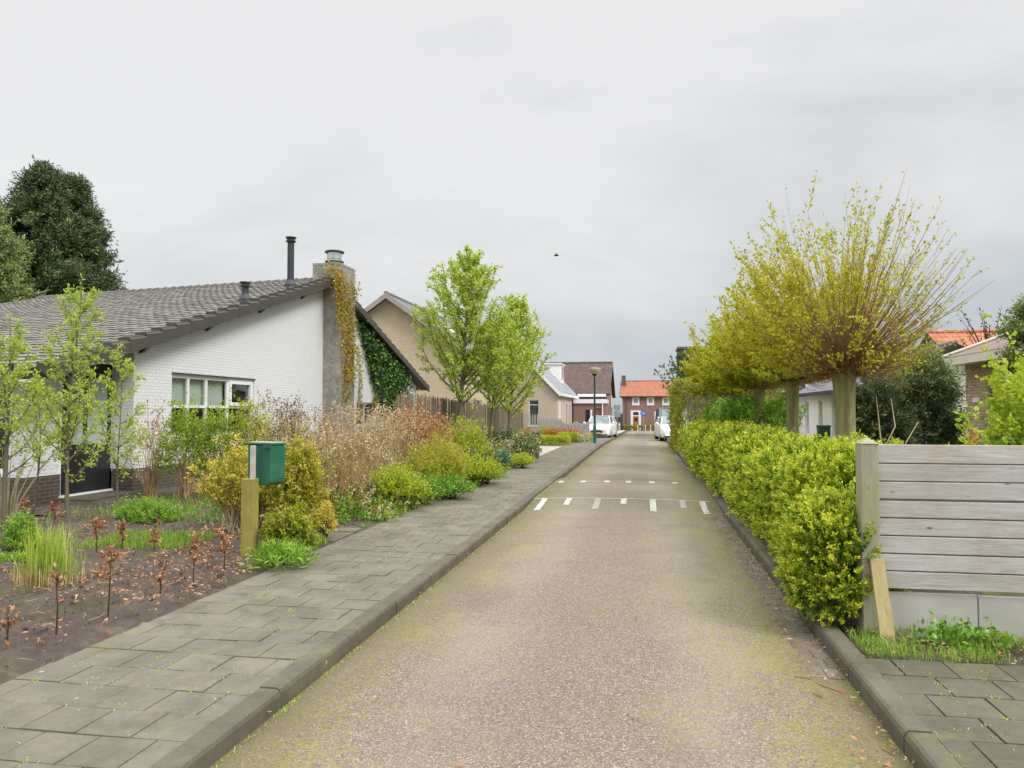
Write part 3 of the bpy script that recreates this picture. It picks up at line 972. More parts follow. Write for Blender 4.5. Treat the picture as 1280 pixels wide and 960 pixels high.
# roof
rb = MB()
roof_quad(rb, (eA[0] - .02, *eA[1:]), eB, rB, (rA[0] - .02, *rA[1:]), 0.13)
roof_quad(rb, (fA[0] - .02, *fA[1:]), fB, rB, (rA[0] - .02, *rA[1:]), 0.13)
rb.hexa([(eB[0], eB[1], 2.2), (fB[0], fB[1], 2.2), (rB[0], rB[1], 5.5), (rB[0], rB[1] - .05, 5.5), eB, fB, rB, (rB[0], rB[1] - .05, rB[2])])
rroof = rb.build('roof', M['dark_board'], bung)
up = np.array([0, 0, 0.012])
def offs(p): return (p[0], p[1], p[2] + 0.012)
tiles('roof_tiles', offs(eA), offs(eB), offs(rB), offs(rA), rroof, M['tile_grey'], 40, 58, wave=.011, lip=.026)
tiles('roof_tiles', offs(fB), offs(fA), offs(rA), offs(rB), rroof, M['tile_grey'], 28, 40, sub=4)
# verge tiles: stepped L blocks along the sloping edges
def verge(p, q, n):
    vb = MB(); p = Vector(p); q = Vector(q)
    r = random.Random(2)
    for i in range(n):
        a = p.lerp(q, i / n); b = p.lerp(q, (i + 1.05) / n)
        l = 0.045; j = r.uniform(-.006, .006)
        x0, x1, xm = p.x - 0.22, p.x + 0.05, p.x + 0.0
        vb.hexa([(x0, a.y, a.z + .01), (x1, a.y, a.z - .17), (x1, b.y, b.z - .17), (x0, b.y, b.z), (x0, a.y, a.z + .07 + l), (x1 - .05 + j, a.y, a.z + .075 + l), (x1 - .05 + j, b.y, b.z + .06), (x0, b.y, b.z + .055)])
        vb.hexa([(xm, a.y, a.z - .19), (x1 + j, a.y, a.z - .19), (x1 + j, b.y, b.z - .17), (xm, b.y, b.z - .17), (xm, a.y, a.z + .06 + l), (x1 + j, a.y, a.z + .03 + l), (x1 + j, b.y, b.z + .015), (xm, b.y, b.z + .045)])
    return vb.build('verge', M['tile_dark'], rroof)
verge(eA, rA, 24); verge(fA, rA, 20)
rc = MB()
pA, pB = Vector(rA), Vector(rB)
for i in range(36):
    a = pA.lerp(pB, i / 36); b = pA.lerp(pB, (i + 1.06) / 36)
    rc.tube([a + Vector((0, 0, -.01)), b + Vector((0, 0, -.03))], [0.125, 0.105], 10)
rc.build('ridge', M['tile_grey'], rroof)
# purlin ends under the verge
for u in (178, 259, 325, 377):
    y = y_at(u, WX, 430); z = undr(y) + 0.0
    m_ = MB(); m_.hexa([(WX + .01, y - .09, z - .22), (WX + .12, y - .09, z - .14), (WX + .12, y + .05, z - .10), (WX + .01, y + .05, z - .18), (WX + .01, y - .09, z - .0), (WX + .27, y - .09, z - .0), (WX + .27, y + .05, z + .035), (WX + .01, y + .05, z + .035)])
    m_.build('purlin_end', M['black_paint'], bung)
# fascia box at the eave
fb = MB(); fb.box(-9.9, -25, 10.36, 10.6, 2.20, 2.40); fb.build('gutter', M['dark_board'], bung)
sfb = MB(); sfb.box(-9.6, -23, 10.62, 11.0, 2.12, 2.16); sfb.build('soffit', M['white_paint'], bung)
# chimney
CX = -9.12
ca, cb_ = y_at(424, CX, 450), y_at(443, CX, 450)
CT = z_at(328, CX, ca)
chm = MB()
z1 = undr(ca) + 0.2
chm.box(WX - 0.0, CX, ca, cb_, 0, z1 - .3)
chm.box(WX - 0.35, CX, ca, cb_, z1 - .3, CT - 0.06)
chm.box(WX - 0.355, CX + 0.008, ca - 0.008, cb_ + 0.008, CT - 0.07, CT)
cho = chm.build('chimney', M['stone'], bung)
cc = ((WX - .35 + CX) / 2, (ca + cb_) / 2, CT)
cw = MB()
cw.lathe(cc, [(0.23, 0), (0.23, 0.05), (0.19, 0.06), (0.19, 0.16), (0.27, 0.15), (0.27, 0.18), (0.21, 0.19), (0.21, 0.22)], 20)
cw.lathe((cc[0], cc[1], cc[2] + .225), [(0.225, 0), (0.225, 0.20)], 20)
cwo = cw.build('cowl', M['steel'], cho)
cl = MB(); cl.lathe((cc[0], cc[1], cc[2] + .43), [(0.30, 0), (0.305, 0.035), (0.25, 0.06), (0.05, 0.075)], 20)
cl.build('cowl_cap', M['dark_metal'], cwo)
cl = MB(); cl.lathe((cc[0], cc[1], cc[2] + .135), [(0.30, 0), (0.30, 0.014)], 20); cl.build('cowl_ring', M['dark_metal'], cwo)
# flue pipe and small vent
def flue(u, vb, vt, r, x):
    y = y_at(u, x, (vb + vt) / 2); zb = eA[2] + (y - eA[1]) * slope; zt = z_at(vt, x, y)
    m_ = MB(); h = zt - zb
    m_.lathe((x, y, zb - .1), [(r * 1.9, 0), (r * 1.8, .14), (r * 1.05, .26), (r, .3), (r, h - r * 1.6 + .1)], 14)
    m_.lathe((x, y, zt - r * 1.6), [(r * 1.55, 0), (r * 1.6, .02), (r * 1.2, .05), (r * 1.2, r * 1.1), (r * 1.65, r * 1.15), (r * 1.65, r * 1.45), (r * .5, r * 1.6)], 14)
    m_.build('flue', M['dark_metal'], bung, smooth=False)
flue(363.5, 345, 296, 0.095, -10.1)
flue(306.5, 372, 352, 0.085, -9.95)

# ================================================================== generic gable house
def gable_house(name, label, cat, x0, x1, y0, y1, eave, ridge, ridge_axis, wmat, rmat, over=0.25, fascia=None, holes=None, gz=0.0, rootz=None, t=0.12, extra=None):
    """holes: list of (face, a, b, z0, z1) with face in S(-y) N E(+x) W"""
    holes = holes or []
    root = thing(name, label, cat, ((x0 + x1) / 2, y0, gz))
    mb = MB()
    if ridge_axis == 'y':
        xm = (x0 + x1) / 2
        top = lambda s: eave + (ridge - eave) * (1 - abs(s - xm) / ((x1 - x0) / 2)) - t
        f = lambda s: eave - t
        tS, tE = top, f; brS = [xm]; brE = []
    else:
        ym = (y0 + y1) / 2
        top = lambda s: eave + (ridge - eave) * (1 - abs(s - ym) / ((y1 - y0) / 2)) - t
        f = lambda s: eave - t
        tS, tE = f, top; brS = []; brE = [ym]
    H = lambda k: [h[1:] for h in holes if h[0] == k]
    wall(mb, 'y', y0, 0.25, x0, x1, gz - .3, tS, H('S'), brS)
    wall(mb, 'y', y1, -0.25, x0, x1, gz - .3, tS, H('N'), brS)
    wall(mb, 'x', x1, -0.25, y0 + .25, y1 - .25, gz - .3, tE, H('E'), brE)
    wall(mb, 'x', x0, 0.25, y0 + .25, y1 - .25, gz - .3, tE, H('W'), brE)
    mb.build('wall', wmat, root)
    rb = MB()
    if ridge_axis == 'y':
        sl = (ridge - eave) / ((x1 - x0) / 2); ez = eave - sl * over
        a, b = y0 - over, y1 + over
        roof_quad(rb, (x0 - over, a, ez), (x0 - over, b, ez), (xm, b, ridge), (xm, a, ridge), t)
        roof_quad(rb, (x1 + over, a, ez), (x1 + over, b, ez), (xm, b, ridge), (xm, a, ridge), t)
    else:
        sl = (ridge - eave) / ((y1 - y0) / 2); ez = eave - sl * over
        a, b = x0 - over, x1 + over
        roof_quad(rb, (a, y0 - over, ez), (b, y0 - over, ez), (b, ym, ridge), (a, ym, ridge), t)
        roof_quad(rb, (a, y1 + over, ez), (b, y1 + over, ez), (b, ym, ridge), (a, ym, ridge), t)
    ro = rb.build('roof', rmat, root)
    cp = MB()
    if ridge_axis == 'y': cp.tube([(xm, a - .01, ridge), (xm, b + .01, ridge)], 0.1, 8)
    else: cp.tube([(a - .01, ym, ridge), (b + .01, ym, ridge)], 0.1, 8)
    cp.build('ridge', rmat, ro)
    if fascia:
        fm = MB()
        if ridge_axis == 'y':
            for sgn, xe in ((-1, x0 - over), (1, x1 + over)):
                fm.hexa([(xe, a - .03, ez - .22), (xm, a - .03, ridge - .24), (xm, a - .004, ridge - .24), (xe, a - .004, ez - .22), (xe, a - .03, ez + .02), (xm, a - .03, ridge + .02), (xm, a - .004, ridge + .02), (xe, a - .004, ez + .02)])
                fm.box(xe + sgn * .004, xe + sgn * .03, a, b, ez - .16, ez + .0)
        else:
            for sgn, ye in ((-1, y0 - over), (1, y1 + over)):
                for xx in (a - .03, b + .004):
                    fm.hexa([(xx, ye, ez - .22), (xx + .026, ye, ez - .22), (xx + .026, ym, ridge - .24), (xx, ym, ridge - .24), (xx, ye, ez + .02), (xx + .026, ye, ez + .02), (xx + .026, ym, ridge + .02), (xx, ym, ridge + .02)])
                fm.box(a, b, ye + sgn * .004, ye + sgn * .03, ez - .16, ez + .0)
        fm.build('bargeboard', fascia, root)
    return root

# tan brick house beyond the bungalow
tx0, tx1 = -15.4, -8.2
g0 = 34.0
TR = z_at(368, -11.8, g0); TE = TR - 0.7 * 3.6
tan = gable_house('brick_house', 'tan brick gabled house with weathered bargeboards right behind the white bungalow', 'house', tx0, tx1, g0, 45.0, TE, TR, 'y', M['tan_brick'], M['rt_grey_x'], 0.45, M['pink_wood'],
                  holes=[('S', -12.4, -10.9, 0.9, 2.2), ('E', 36, 38, 0.9, 2.2), ('E', 41, 43, 0.9, 2.2)], gz=0)
window(tan, 'y', g0, -1, -12.4, -10.9, 0.9, 2.2); window(tan, 'x', tx1, 1, 36, 38, 0.9, 2.2); window(tan, 'x', tx1, 1, 41, 43, 0.9, 2.2)
sk = MB()
sx_ = -9.6; sy_ = 37.5
szz = TR - 0.7 * (sx_ + 11.8)
ang = math.atan(0.7)
for k, (a, b) in enumerate((((-.45), .45),)):
    d = math.sin(ang) / math.cos(ang)
    sk.hexa([(sx_ - .45, sy_, szz + .45 * d + .02), (sx_ + .45, sy_, szz - .45 * d + .02), (sx_ + .45, sy_ + .8, szz - .45 * d + .02), (sx_ - .45, sy_ + .8, szz + .45 * d + .02),
             (sx_ - .45, sy_, szz + .45 * d + .12), (sx_ + .45, sy_, szz - .45 * d + .12), (sx_ + .45, sy_ + .8, szz - .45 * d + .12), (sx_ - .45, sy_ + .8, szz + .45 * d + .12)])
sk.build('skylight', M['white_paint'], tan)

# beige cottage with light grey roof and white dormer
h3x = -5.2
bh0, bh1 = 45.6, 58.4
gzz = G(46)
hw = 2.3
eav3 = z_at(487, h3x, bh0); rid3 = z_at(438, h3x - hw, bh0)
fy = [y_at(u, h3x, 510) for u in (698.5, 701.5)]
w3 = [y_at(u, h3x, 510) for u in (708, 710, 712, 713.8, 715.2, 716.8)]
wx3 = [x_at(661, bh0), x_at(673.5, bh0)]
bei = gable_house('cottage', 'beige brick cottage with light grey roof and boxy white dormer by the hatchback', 'house', h3x - 2 * hw, h3x, bh0, bh1, eav3, rid3, 'y', M['beige_brick'], M['rt_slate'], 0.2, M['white_paint'],
                  holes=[('S', wx3[0], wx3[1], gzz + .9, z_at(500, wx3[0], bh0)), ('E', fy[0], fy[1], gzz, z_at(501, h3x, fy[0])), ('E', w3[0], w3[1], gzz + .3, z_at(502.5, h3x, w3[0])), ('E', w3[2], w3[3], gzz + .3, z_at(503, h3x, w3[0])), ('E', w3[4], w3[5], gzz + .3, z_at(503.5, h3x, w3[0]))], gz=gzz)
window(bei, 'y', bh0, -1, wx3[0], wx3[1], gzz + .9, z_at(500, wx3[0], bh0), cols=1, rows=[z_at(506, wx3[0], bh0)], fw=0.05)
dd = MB(); dd.box(h3x - .02, h3x - .07, fy[0], fy[1], gzz, z_at(501, h3x, fy[0])); dd.build('door', M['white_paint'], bei)
for k in (0, 2, 4):
    window(bei, 'x', h3x, 1, w3[k], w3[k + 1], gzz + .3, z_at(502.5 + k * .25, h3x, w3[0]), cols=1, fw=0.12, inset=0.02)
# dormer
dz1 = z_at(455.5, -6, 54.2); dy0, dy1 = 54.0, 56.4; dxf = -5.95
sl3 = (rid3 - eav3) / hw
dz0 = rid3 - (dxf - (h3x - hw)) * sl3 - .1
dxb = (h3x - hw) + (rid3 - dz1) / sl3
dmr = MB()
dmr.prism([(dxf, dz0), (dxf, dz1), (dxb, dz1)], 'y', dy0, dy1)
dmo = dmr.build('dormer', M['render_white'], bei)
dr = MB(); dr.box(dxb - .2, dxf + .12, dy0 - .1, dy1 + .1, dz1 + .002, dz1 + .08); dr.build('dormer_roof', M['white_paint'], dmo)
window(dmo, 'x', dxf + .06, 1, dy0 + .4, dy1 - .4, dz0 + .35, dz1 - .1, cols=2, inset=0.0, sill=False)

# brown roofed brick house with extension
b0, bm_, b1 = 58.6, 64, 69.4
gq = G(60)
e4 = z_at(490, -4, b0); r4 = z_at(453.5, -4, bm_)
bro = gable_house('brick_house', 'red brick house with a tall brown tiled roof behind the white hatchback', 'house', -13.5, -2.9, b0, b1, e4, r4, 'x', M['red_brick'], M['rt_brown'], 0.25, M['black_paint'], gz=gq)
wg = MB(); wg.box(x_at(722, b0 - .3), x_at(760, b0 - .3) - .15, b0 - .38, b0 - .30, e4 - .36, e4 - .16); wg.build('gutter', M['white_paint'], bro)
ey = 55.0
ex0, ex1 = -5.1, x_at(757, ey)
et = z_at(499, -4, ey)
em = MB()
dxa, dxb2 = x_at(731.5, ey), x_at(737, ey); gxa, gxb = x_at(742, ey), x_at(751.5, ey)
gq2 = G(55)
wall(em, 'y', ey, 0.2, ex0, ex1, gq2 - .2, lambda s: et - .3, [(dxa, dxb2, gq2, gq2 + 2.0), (gxa, gxb, gq2, gq2 + 2.1)])
em.box(ex1 - .2, ex1, ey + .2, b0 - .01, gq2 - .2, et - .3)
ext = em.build('extension', M['red_brick'], bro)
eg = MB(); eg.box(ex0, ex1 + .08, ey - .12, b0 - .42, et - .3, et); eg.build('flat_roof', M['white_paint'], ext)
ed = MB(); ed.box(dxa, dxb2, ey + .08, ey + .12, gq2, gq2 + 2.0); ed.build('door', M['dark_board'], ext)
ed = MB(); ed.box(gxa, gxb, ey + .06, ey + .1, gq2, gq2 + 2.1); ed.build('garage_door', plain('garage_door_red_brown', (0.24, 0.09, 0.075), 0.5, 0.3), ext)
ed = MB(); ed.tube([(x_at(753, ey - .1), ey - .06, gq2), (x_at(753, ey - .1), ey - .06, et - .3)], 0.045, 8); ed.build('downpipe', M['white_paint'], ext)
ed = MB(); ed.box(x_at(738, ey), x_at(740, ey), ey - .1, ey - .005, 1.2, 1.75); ed.build('wall_lamp', M['white_paint'], ext)
sg = MB(); sg.box(-2.88, -2.84, 66.2, 67.4, 2.0, 3.0); sg.build('meter_cabinet', M['white_paint'], bro)

# far brick house closing the street
FY = 93.0
gf = G(FY)
fx0, fx1 = x_at(778, FY), x_at(878, FY)
fe, frd = z_at(493.5, 5, FY - .3), z_at(476, 5, FY + 4)
wins = [(x_at(a, FY), x_at(b, FY)) for a, b in ((790.2, 799.2), (808.6, 817.6), (827.8, 836.8), (846, 855), (864, 873))]
wz0, wz1 = z_at(506, 5, FY), z_at(496, 5, FY)
dxl, dxr = x_at(791.2, FY), x_at(798.2, FY)
dtop = z_at(515, 5, FY)
lw = (x_at(818, FY), x_at(826, FY), z_at(527, 5, FY), z_at(514.5, 5, FY))
holes = [('S', a, b, wz0, wz1) for a, b in wins] + [('S', dxl, dxr, gf, dtop), ('S', *lw)]
far = gable_house('terraced_house', 'red brick house with orange roof and wooden door closing the street end', 'house', fx0, fx1, FY, FY + 8, fe, frd, 'x', M['pale_red_brick'] if False else M['red_brick'], M['rt_orange'], 0.3, M['dark_board'], holes=holes, gz=gf)
for a, b in wins: window(far, 'y', FY, -1, a, b, wz0, wz1, cols=1, fw=0.2, inset=-0.03, gmat=M['pale_glass'])
window(far, 'y', FY, -1, *lw, cols=1, fw=0.2, inset=-0.03, gmat=M['glass'])
fm = MB(); wd_ = .28
fm.box(dxl - wd_, dxl, FY - .05, FY + .05, gf, dtop); fm.box(dxr, dxr + wd_, FY - .05, FY + .05, gf, dtop); fm.box(dxl - wd_, dxr + wd_, FY - .05, FY + .05, dtop + .002, dtop + .18)
fm.box(dxl, dxr, FY - .04, FY + .05, dtop - .52, dtop - .40)
fm.build('door_frame', M['white_paint'], far)
fm = MB(); fm.box(dxl, dxr, FY + .02, FY + .08, gf, dtop - .52); fdo = fm.build('door', M['wood_door'], far)
fm = MB(); fm.box(dxl + .15, dxr - .15, FY + .005, FY + .018, gf + 1.15, dtop - .7); fm.build('pane', M['glass'], fdo)
fm = MB(); fm.box(dxl, dxr, FY + .02, FY + .06, dtop - .398, dtop); fm.build('transom', M['glass'], far)
fm = MB(); cx_ = x_at(779.8, FY + 3); fm.box(cx_ - .25, cx_ + .25, FY + 2.6, FY + 3.2, frd - 1.2, z_at(469.5, cx_, FY + 3)); fm.build('chimney', M['grey_brick'], far)
fm = MB(); fm.tube([(x_at(783, FY), FY - .08, gf), (x_at(783, FY), FY - .08, fe - .2)], 0.06, 6); fm.build('downpipe', M['lead'], far)

# dark brick building hidden behind the willows on the right
dkx = x_at(848.5, 58)
dk = gable_house('brick_building', 'dark brick building whose flat grey top corner shows above the willows', 'building', dkx, dkx + 9, 58, 68, 4.2, 4.4, 'y', M['dark_brick'], M['rt_grey_x'], 0.1, M['dark_board'], gz=G(60))
db_ = MB(); db_.box(dkx, dkx + 3, 58.0, 61, 4.1, z_at(436, dkx, 58)); dko = db_.build('roof_box', M['dark_brick'], dk)
db_ = MB(); db_.box(dkx - .08, dkx + 3.1, 57.9, 61.1, z_at(436, dkx, 58) + .002, z_at(433.5, dkx, 58)); db_.build('flat_roof', M['lead'], dko)

# white bungalow on the right with brick garage wing
wx_ = 7.35
ez_ = 2.6
whs = []
for a, b in ((1044.5, 1039.5), (1028, 1023), (1011, 1006)):
    whs.append((y_at(a, wx_, 510), y_at(b, wx_, 510)))
wy0 = 27.5; wy1 = y_at(998, wx_, 500)
white = gable_house('bungalow', 'low white rendered bungalow with narrow windows behind the nearest willow trunks', 'house', wx_, wx_ + 5.5, wy0, wy1, ez_, 3.9, 'y', M['render_white'], M['rt_grey_x'], 0.3, M['dark_board'],
                    holes=[('W', a, b, 0.55, 2.15) for a, b in whs])
for a, b in whs: window(white, 'x', wx_, -1, a, b, 0.55, 2.15, cols=1, fw=0.08, gmat=M['pale_glass'])
ch = MB(); hx, hy = x_at(1106, 31), 31; ch.box(hx - .35, hx + .35, 30.6, 31.2, 3.2, z_at(447, hx, 31)); ch.build('chimney', M['pale_red_brick'], white)
pl_ = MB(); pl_.box(wx_ - .015, wx_ + .1, wy0 - .01, wy1, -.1, 0.4); pl_.build('plinth', M['lead'], white)
gx0 = 4.9
gar = gable_house('garage', 'plain pale red brick garage wall between the willow trunks', 'garage', gx0, wx_ - .4, wy1 + .4, wy1 + 7, 2.6, 2.9, 'x', M['pale_red_brick'], M['rt_grey_x'], 0.12, M['dark_board'])

wgx0, wgx1 = x_at(1086, 35), x_at(1158, 35)
wgh = gable_house('white_house', 'white rendered gable end glimpsed between the nearest willow and the orange roof', 'house', wgx0, wgx1, 35, 42, z_at(478, wgx0, 35), z_at(434, wgx0, 35), 'y', M['render_white'], M['rt_grey_x'], 0.2, M['white_paint'])
# orange roofed house further back on the right
oy = 38
ox0 = x_at(1160, oy + 3, 415)
ors = z_at(415.5, ox0, oy + 3)
ora = gable_house('brick_house', 'house with a bright orange tiled roof behind the conifers on the right', 'house', ox0 + .2, ox0 + 9, oy, oy + 6, z_at(452, ox0, oy), ors, 'x', M['render_white'], M['rt_orange2'], 0.25, M['dark_board'])

# brick bungalow at the right edge, hipped roof, cream fascia
qx = 7.3; qy1 = y_at(1207, qx, 480); qy0 = 12.0
qe = z_at(457, qx, qy1)
qb = thing('bungalow', 'pale red brick bungalow with cream fascia and hipped roof at the right edge', 'house', (qx, qy0, 0))
mb = MB()
wwa, wwb = y_at(1262, qx, 500), y_at(1236, qx, 500)
wall(mb, 'x', qx, 0.25, qy0, qy1, 0, lambda s: qe, [(wwa, wwb, 0.9, z_at(470, qx, wwb))])
wall(mb, 'y', qy1, -0.25, qx + .25, 15, 0, lambda s: qe)
wall(mb, 'y', qy0, 0.25, qx + .25, 15, 0, lambda s: qe)
mb.build('wall', M['pale_red_brick'], qb)
window(qb, 'x', qx, -1, wwa, wwb, 0.9, z_at(470, qx, wwb), cols=1, rows=[1.7], fmat=M['dark_board'], gmat=M['glass'])
mb = MB(); ov = .35
mb.box(qx - ov, qx + .4, qy0 - ov, qy1 + ov, qe + .002, qe + .18); mb.box(qx + .4, 15.2, qy1 - .4, qy1 + ov, qe + .002, qe + .18); mb.box(qx + .4, 15.2, qy0 - ov, qy0 + .4, qe + .002, qe + .18)
mb.build('fascia', M['cream_paint'], qb)
mb = MB()
zt = qe + .19; rh = 1.75; ym = (qy0 + qy1) / 2
A = [(qx - ov, qy0 - ov, zt), (qx - ov, qy1 + ov, zt), (15.2, qy1 + ov, zt), (15.2, qy0 - ov, zt), (qx + 3.6, ym, zt + rh), (15.2, ym, zt + rh)]
mb._add(A, [(0, 4, 1), (1, 4, 5, 2), (0, 3, 5, 4), (0, 1, 2, 3), (2, 5, 3)])
qr = mb.build('roof', M['rt_greybrown'], qb)
mb = MB(); mb.tube([Vector(A[1]) + Vector((0, 0, .03)), Vector(A[4]) + Vector((0, 0, .03))], .05, 6); mb.tube([Vector(A[0]) + Vector((0, 0, .03)), Vector(A[4]) + Vector((0, 0, .03))], .05, 6)
mb.build('hip_ridge', M['cream_paint'], qr)
mb = MB(); yy = y_at(1222, qx, 500); mb.box(qx - .04, qx - .004, yy - .17, yy + .17, z_at(503, qx, yy), z_at(497, qx, yy)); mb.build('wall_plate', M['white_paint'], qb)
# ================================================================== street furniture, fences, vehicles
def mat_wood(name, c, c2, axis=0, knots=True, green=None, gamt=0.5, scale=1.0):
    m, nt, out = new_mat(name)
    sc = [6, 6, 6]; sc[axis] = 0.55
    co = coords(nt, tuple(s * scale for s in sc))
    at = nt.nodes.new('ShaderNodeAttribute'); at.attribute_name = 'tone'
    oc = coords(nt)
    n1 = noise(nt, co, 3.5, 8, 0.7, 0.8); n2 = noise(nt, co, 14, 4, 0.6)
    f = math_n(nt, 'ADD', math_n(nt, 'MULTIPLY', n1, 0.75), math_n(nt, 'MULTIPLY', n2, 0.35))
    col = ramp(nt, f, [(0.32, c), (0.72, c2)])
    col = mixc(nt, 0.5, col, ramp(nt, at.outputs['Fac'], [(0, 0.72), (1, 1.0)]), 'MULTIPLY')
    if knots:
        v = nt.nodes.new('ShaderNodeTexVoronoi'); v.inputs['Scale'].default_value = 1.0
        kc = coords(nt, (2.6, 2.6, 7.0) if axis == 0 else (7, 7, 2.6)); nt.links.new(kc, v.inputs['Vector'])
        k = ramp(nt, v.outputs['Distance'], [(0.035, 0.85), (0.085, 0.0)])
        col = mixc(nt, k, col, (0.07, 0.045, 0.03))
    if green:
        n3 = noise(nt, oc, 1.4, 5, 0.7)
        col = mixc(nt, ramp(nt, n3, [(0.42, 0), (0.68, gamt)]), col, green)
    bsdf(nt, out, col, 0.8, 0.2, bump=math_n(nt, 'ADD', n1, n2), bstr=0.35, bdist=0.006)
    return m
M['plank'] = mat_wood('weathered_plank', (0.33, 0.315, 0.295), (0.58, 0.565, 0.54), 0, green=(0.30, 0.23, 0.14), gamt=0.45)
M['post_wood'] = mat_wood('weathered_post', (0.27, 0.25, 0.21), (0.47, 0.44, 0.38), 2, green=(0.30, 0.32, 0.07), gamt=0.8)
M['mossy_post'] = mat_wood('mossy_post', (0.31, 0.30, 0.06), (0.46, 0.42, 0.11), 2, knots=False, green=(0.20, 0.075, 0.035), gamt=0.75)
M['yellow_wood'] = mat_wood('yellowed_board', (0.33, 0.26, 0.12), (0.52, 0.45, 0.26), 2, green=(0.40, 0.34, 0.06), gamt=0.7)
M['pale_strip'] = plain('pale_timber', (0.52, 0.49, 0.44), 0.7, 0.2, var=0.15, vs=12)
M['chestnut'] = mat_wood('chestnut_paling', (0.15, 0.115, 0.085), (0.33, 0.27, 0.21), 2, knots=False, green=(0.14, 0.14, 0.07), gamt=0.4)
M['picket'] = mat_wood('grey_picket', (0.26, 0.26, 0.26), (0.44, 0.44, 0.43), 2, knots=False)
M['concrete'] = plain('concrete_board', (0.44, 0.43, 0.40), 0.85, 0.2, var=0.12, vs=4, dirt=(0.27, 0.27, 0.20))
M['green_plastic'] = plain('green_enamel', (0.018, 0.125, 0.08), 0.38, 0.45, var=0.16, vs=7, dirt=(0.06, 0.19, 0.12))
M['lid_edge'] = plain('faded_lid', (0.34, 0.40, 0.33), 0.5, 0.4, var=0.2, vs=20)
M['dark_green'] = plain('dark_green_metal', (0.015, 0.055, 0.045), 0.4, 0.5, var=0.2, vs=6)
M['bin_green'] = plain('bin_green', (0.012, 0.06, 0.03), 0.5, 0.4, var=0.2)
M['lamp_glass'] = plain('lamp_diffuser', (0.52, 0.50, 0.30), 0.35, 0.5, var=0.08, vs=5)
M['car_white'] = plain('white_car_paint', (0.80, 0.81, 0.82), 0.15, 0.6, var=0.01, vs=2, bstr=0.0)
M['car_grey'] = plain('grey_car_paint', (0.13, 0.15, 0.16), 0.2, 0.6, 0.3, var=0.03, vs=2, bstr=0.0)
M['car_black'] = plain('black_trim', (0.012, 0.012, 0.014), 0.4, 0.5, var=0.1)
M['tyre'] = plain('tyre_rubber', (0.02, 0.02, 0.02), 0.85, 0.2, var=0.2)
M['rim'] = plain('alloy_rim', (0.45, 0.46, 0.47), 0.3, 0.5, 0.8, var=0.05)
M['headlight'] = plain('headlight_glass', (0.55, 0.58, 0.6), 0.1, 0.8, var=0.1)
M['car_glass'] = glassmat('windscreen_glass', (0.10, 0.13, 0.14), 0.06)
M['blue'] = plain('blue_sign', (0.04, 0.15, 0.42), 0.4, 0.4, var=0.05)
M['grey_sign'] = plain('grey_sign_back', (0.25, 0.27, 0.30), 0.5, 0.4, var=0.1)
M['teal'] = plain('teal_plastic', (0.02, 0.27, 0.27), 0.5, 0.4, var=0.2)
M['bird'] = plain('dark_feather', (0.02, 0.02, 0.022), 0.8, 0.2)
M['pillar'] = M['grey_brick']

# ---- plank fence on the right
FYP = 5.79
zt_ = lambda v: z_at(v, 2.6, FYP)
fen = thing('plank_fence', 'weathered grey horizontal plank fence on a concrete base board at the right edge', 'fence', (2.6, FYP, PZ))
xa_ = x_at(1097, FYP, 650)
rows = [(557, 580.6), (582.0, 603.6), (605, 626.6), (629.5, 650.6), (652.2, 673.4), (675, 696.4), (698, 718.8), (720.3, 742)]
r = random.Random(8)
for i, (va, vb) in enumerate(rows):
    z1p, z0p = zt_(va), zt_(vb)
    mb = MB(); tn = []
    x = xa_ - 0.02
    sag = r.uniform(-.002, .002)
    mb.hexa([(x, FYP, z0p), (5.6, FYP, z0p + sag), (5.6, FYP + .022, z0p + sag), (x, FYP + .022, z0p), (x, FYP + r.uniform(-.004, .004), z1p), (5.6, FYP + r.uniform(-.004, .004), z1p + sag), (5.6, FYP + .022, z1p + sag), (x, FYP + .022, z1p)])
    o = mb.build('plank', M['plank'], fen)
    a = o.data.attributes.new('tone', 'FLOAT', 'FACE'); a.data.foreach_set('value', np.full(6, (0.95, 0.6, 0.75, 0.9, 0.7, 1.0, 0.85, 0.4)[i], dtype=np.float32))
    bevel(o, 0.004, 2)
    nb = MB(); nb.box(xa_, 5.6, FYP + .0225, FYP + .030, z0p - .035, z0p + .02)
    if i < 7: nb.build('tongue', M['plank'], o)
px0 = x_at(1075.5, FYP - .02, 650); px1 = x_at(1098.5, FYP - .02, 650)
mb = MB()
pc = (px0 + px1) / 2; pw_ = (px1 - px0) / 2
ztop = zt_(556); 
mb.box(px0, px1, FYP - .05, FYP + .09, 0.0, ztop)
o = mb.build('post', M['post_wood'], fen); bevel(o, 0.006)
mb = MB()
mb.v = [(px0 - .004, FYP - .054, ztop + .002), (px1 + .004, FYP - .054, ztop + .002), (px1 + .004, FYP + .094, ztop + .002), (px0 - .004, FYP + .094, ztop + .002), (pc, FYP + .02, ztop + .045)]
mb.f = [(0, 3, 2, 1), (0, 1, 4), (1, 2, 4), (2, 3, 4), (3, 0, 4)]
mb.build('post_cap', M['post_wood'], o)
mb = MB(); mb.box(4.6, 4.72, FYP + .03, FYP + .15, 0, ztop); mb.build('post', M['post_wood'], fen)
xj = x_at(1225, FYP, 770)
for xa2, xb2, dz2 in ((xa_ + .05, xj - .003, 0), (xj + .003, 5.6, -.004)):
    mb = MB(); mb.box(xa2, xb2, FYP + .026, FYP + .062, PZ - .08, zt_(748) + dz2); o = mb.build('base_board', M['concrete'], fen); bevel(o, .006)
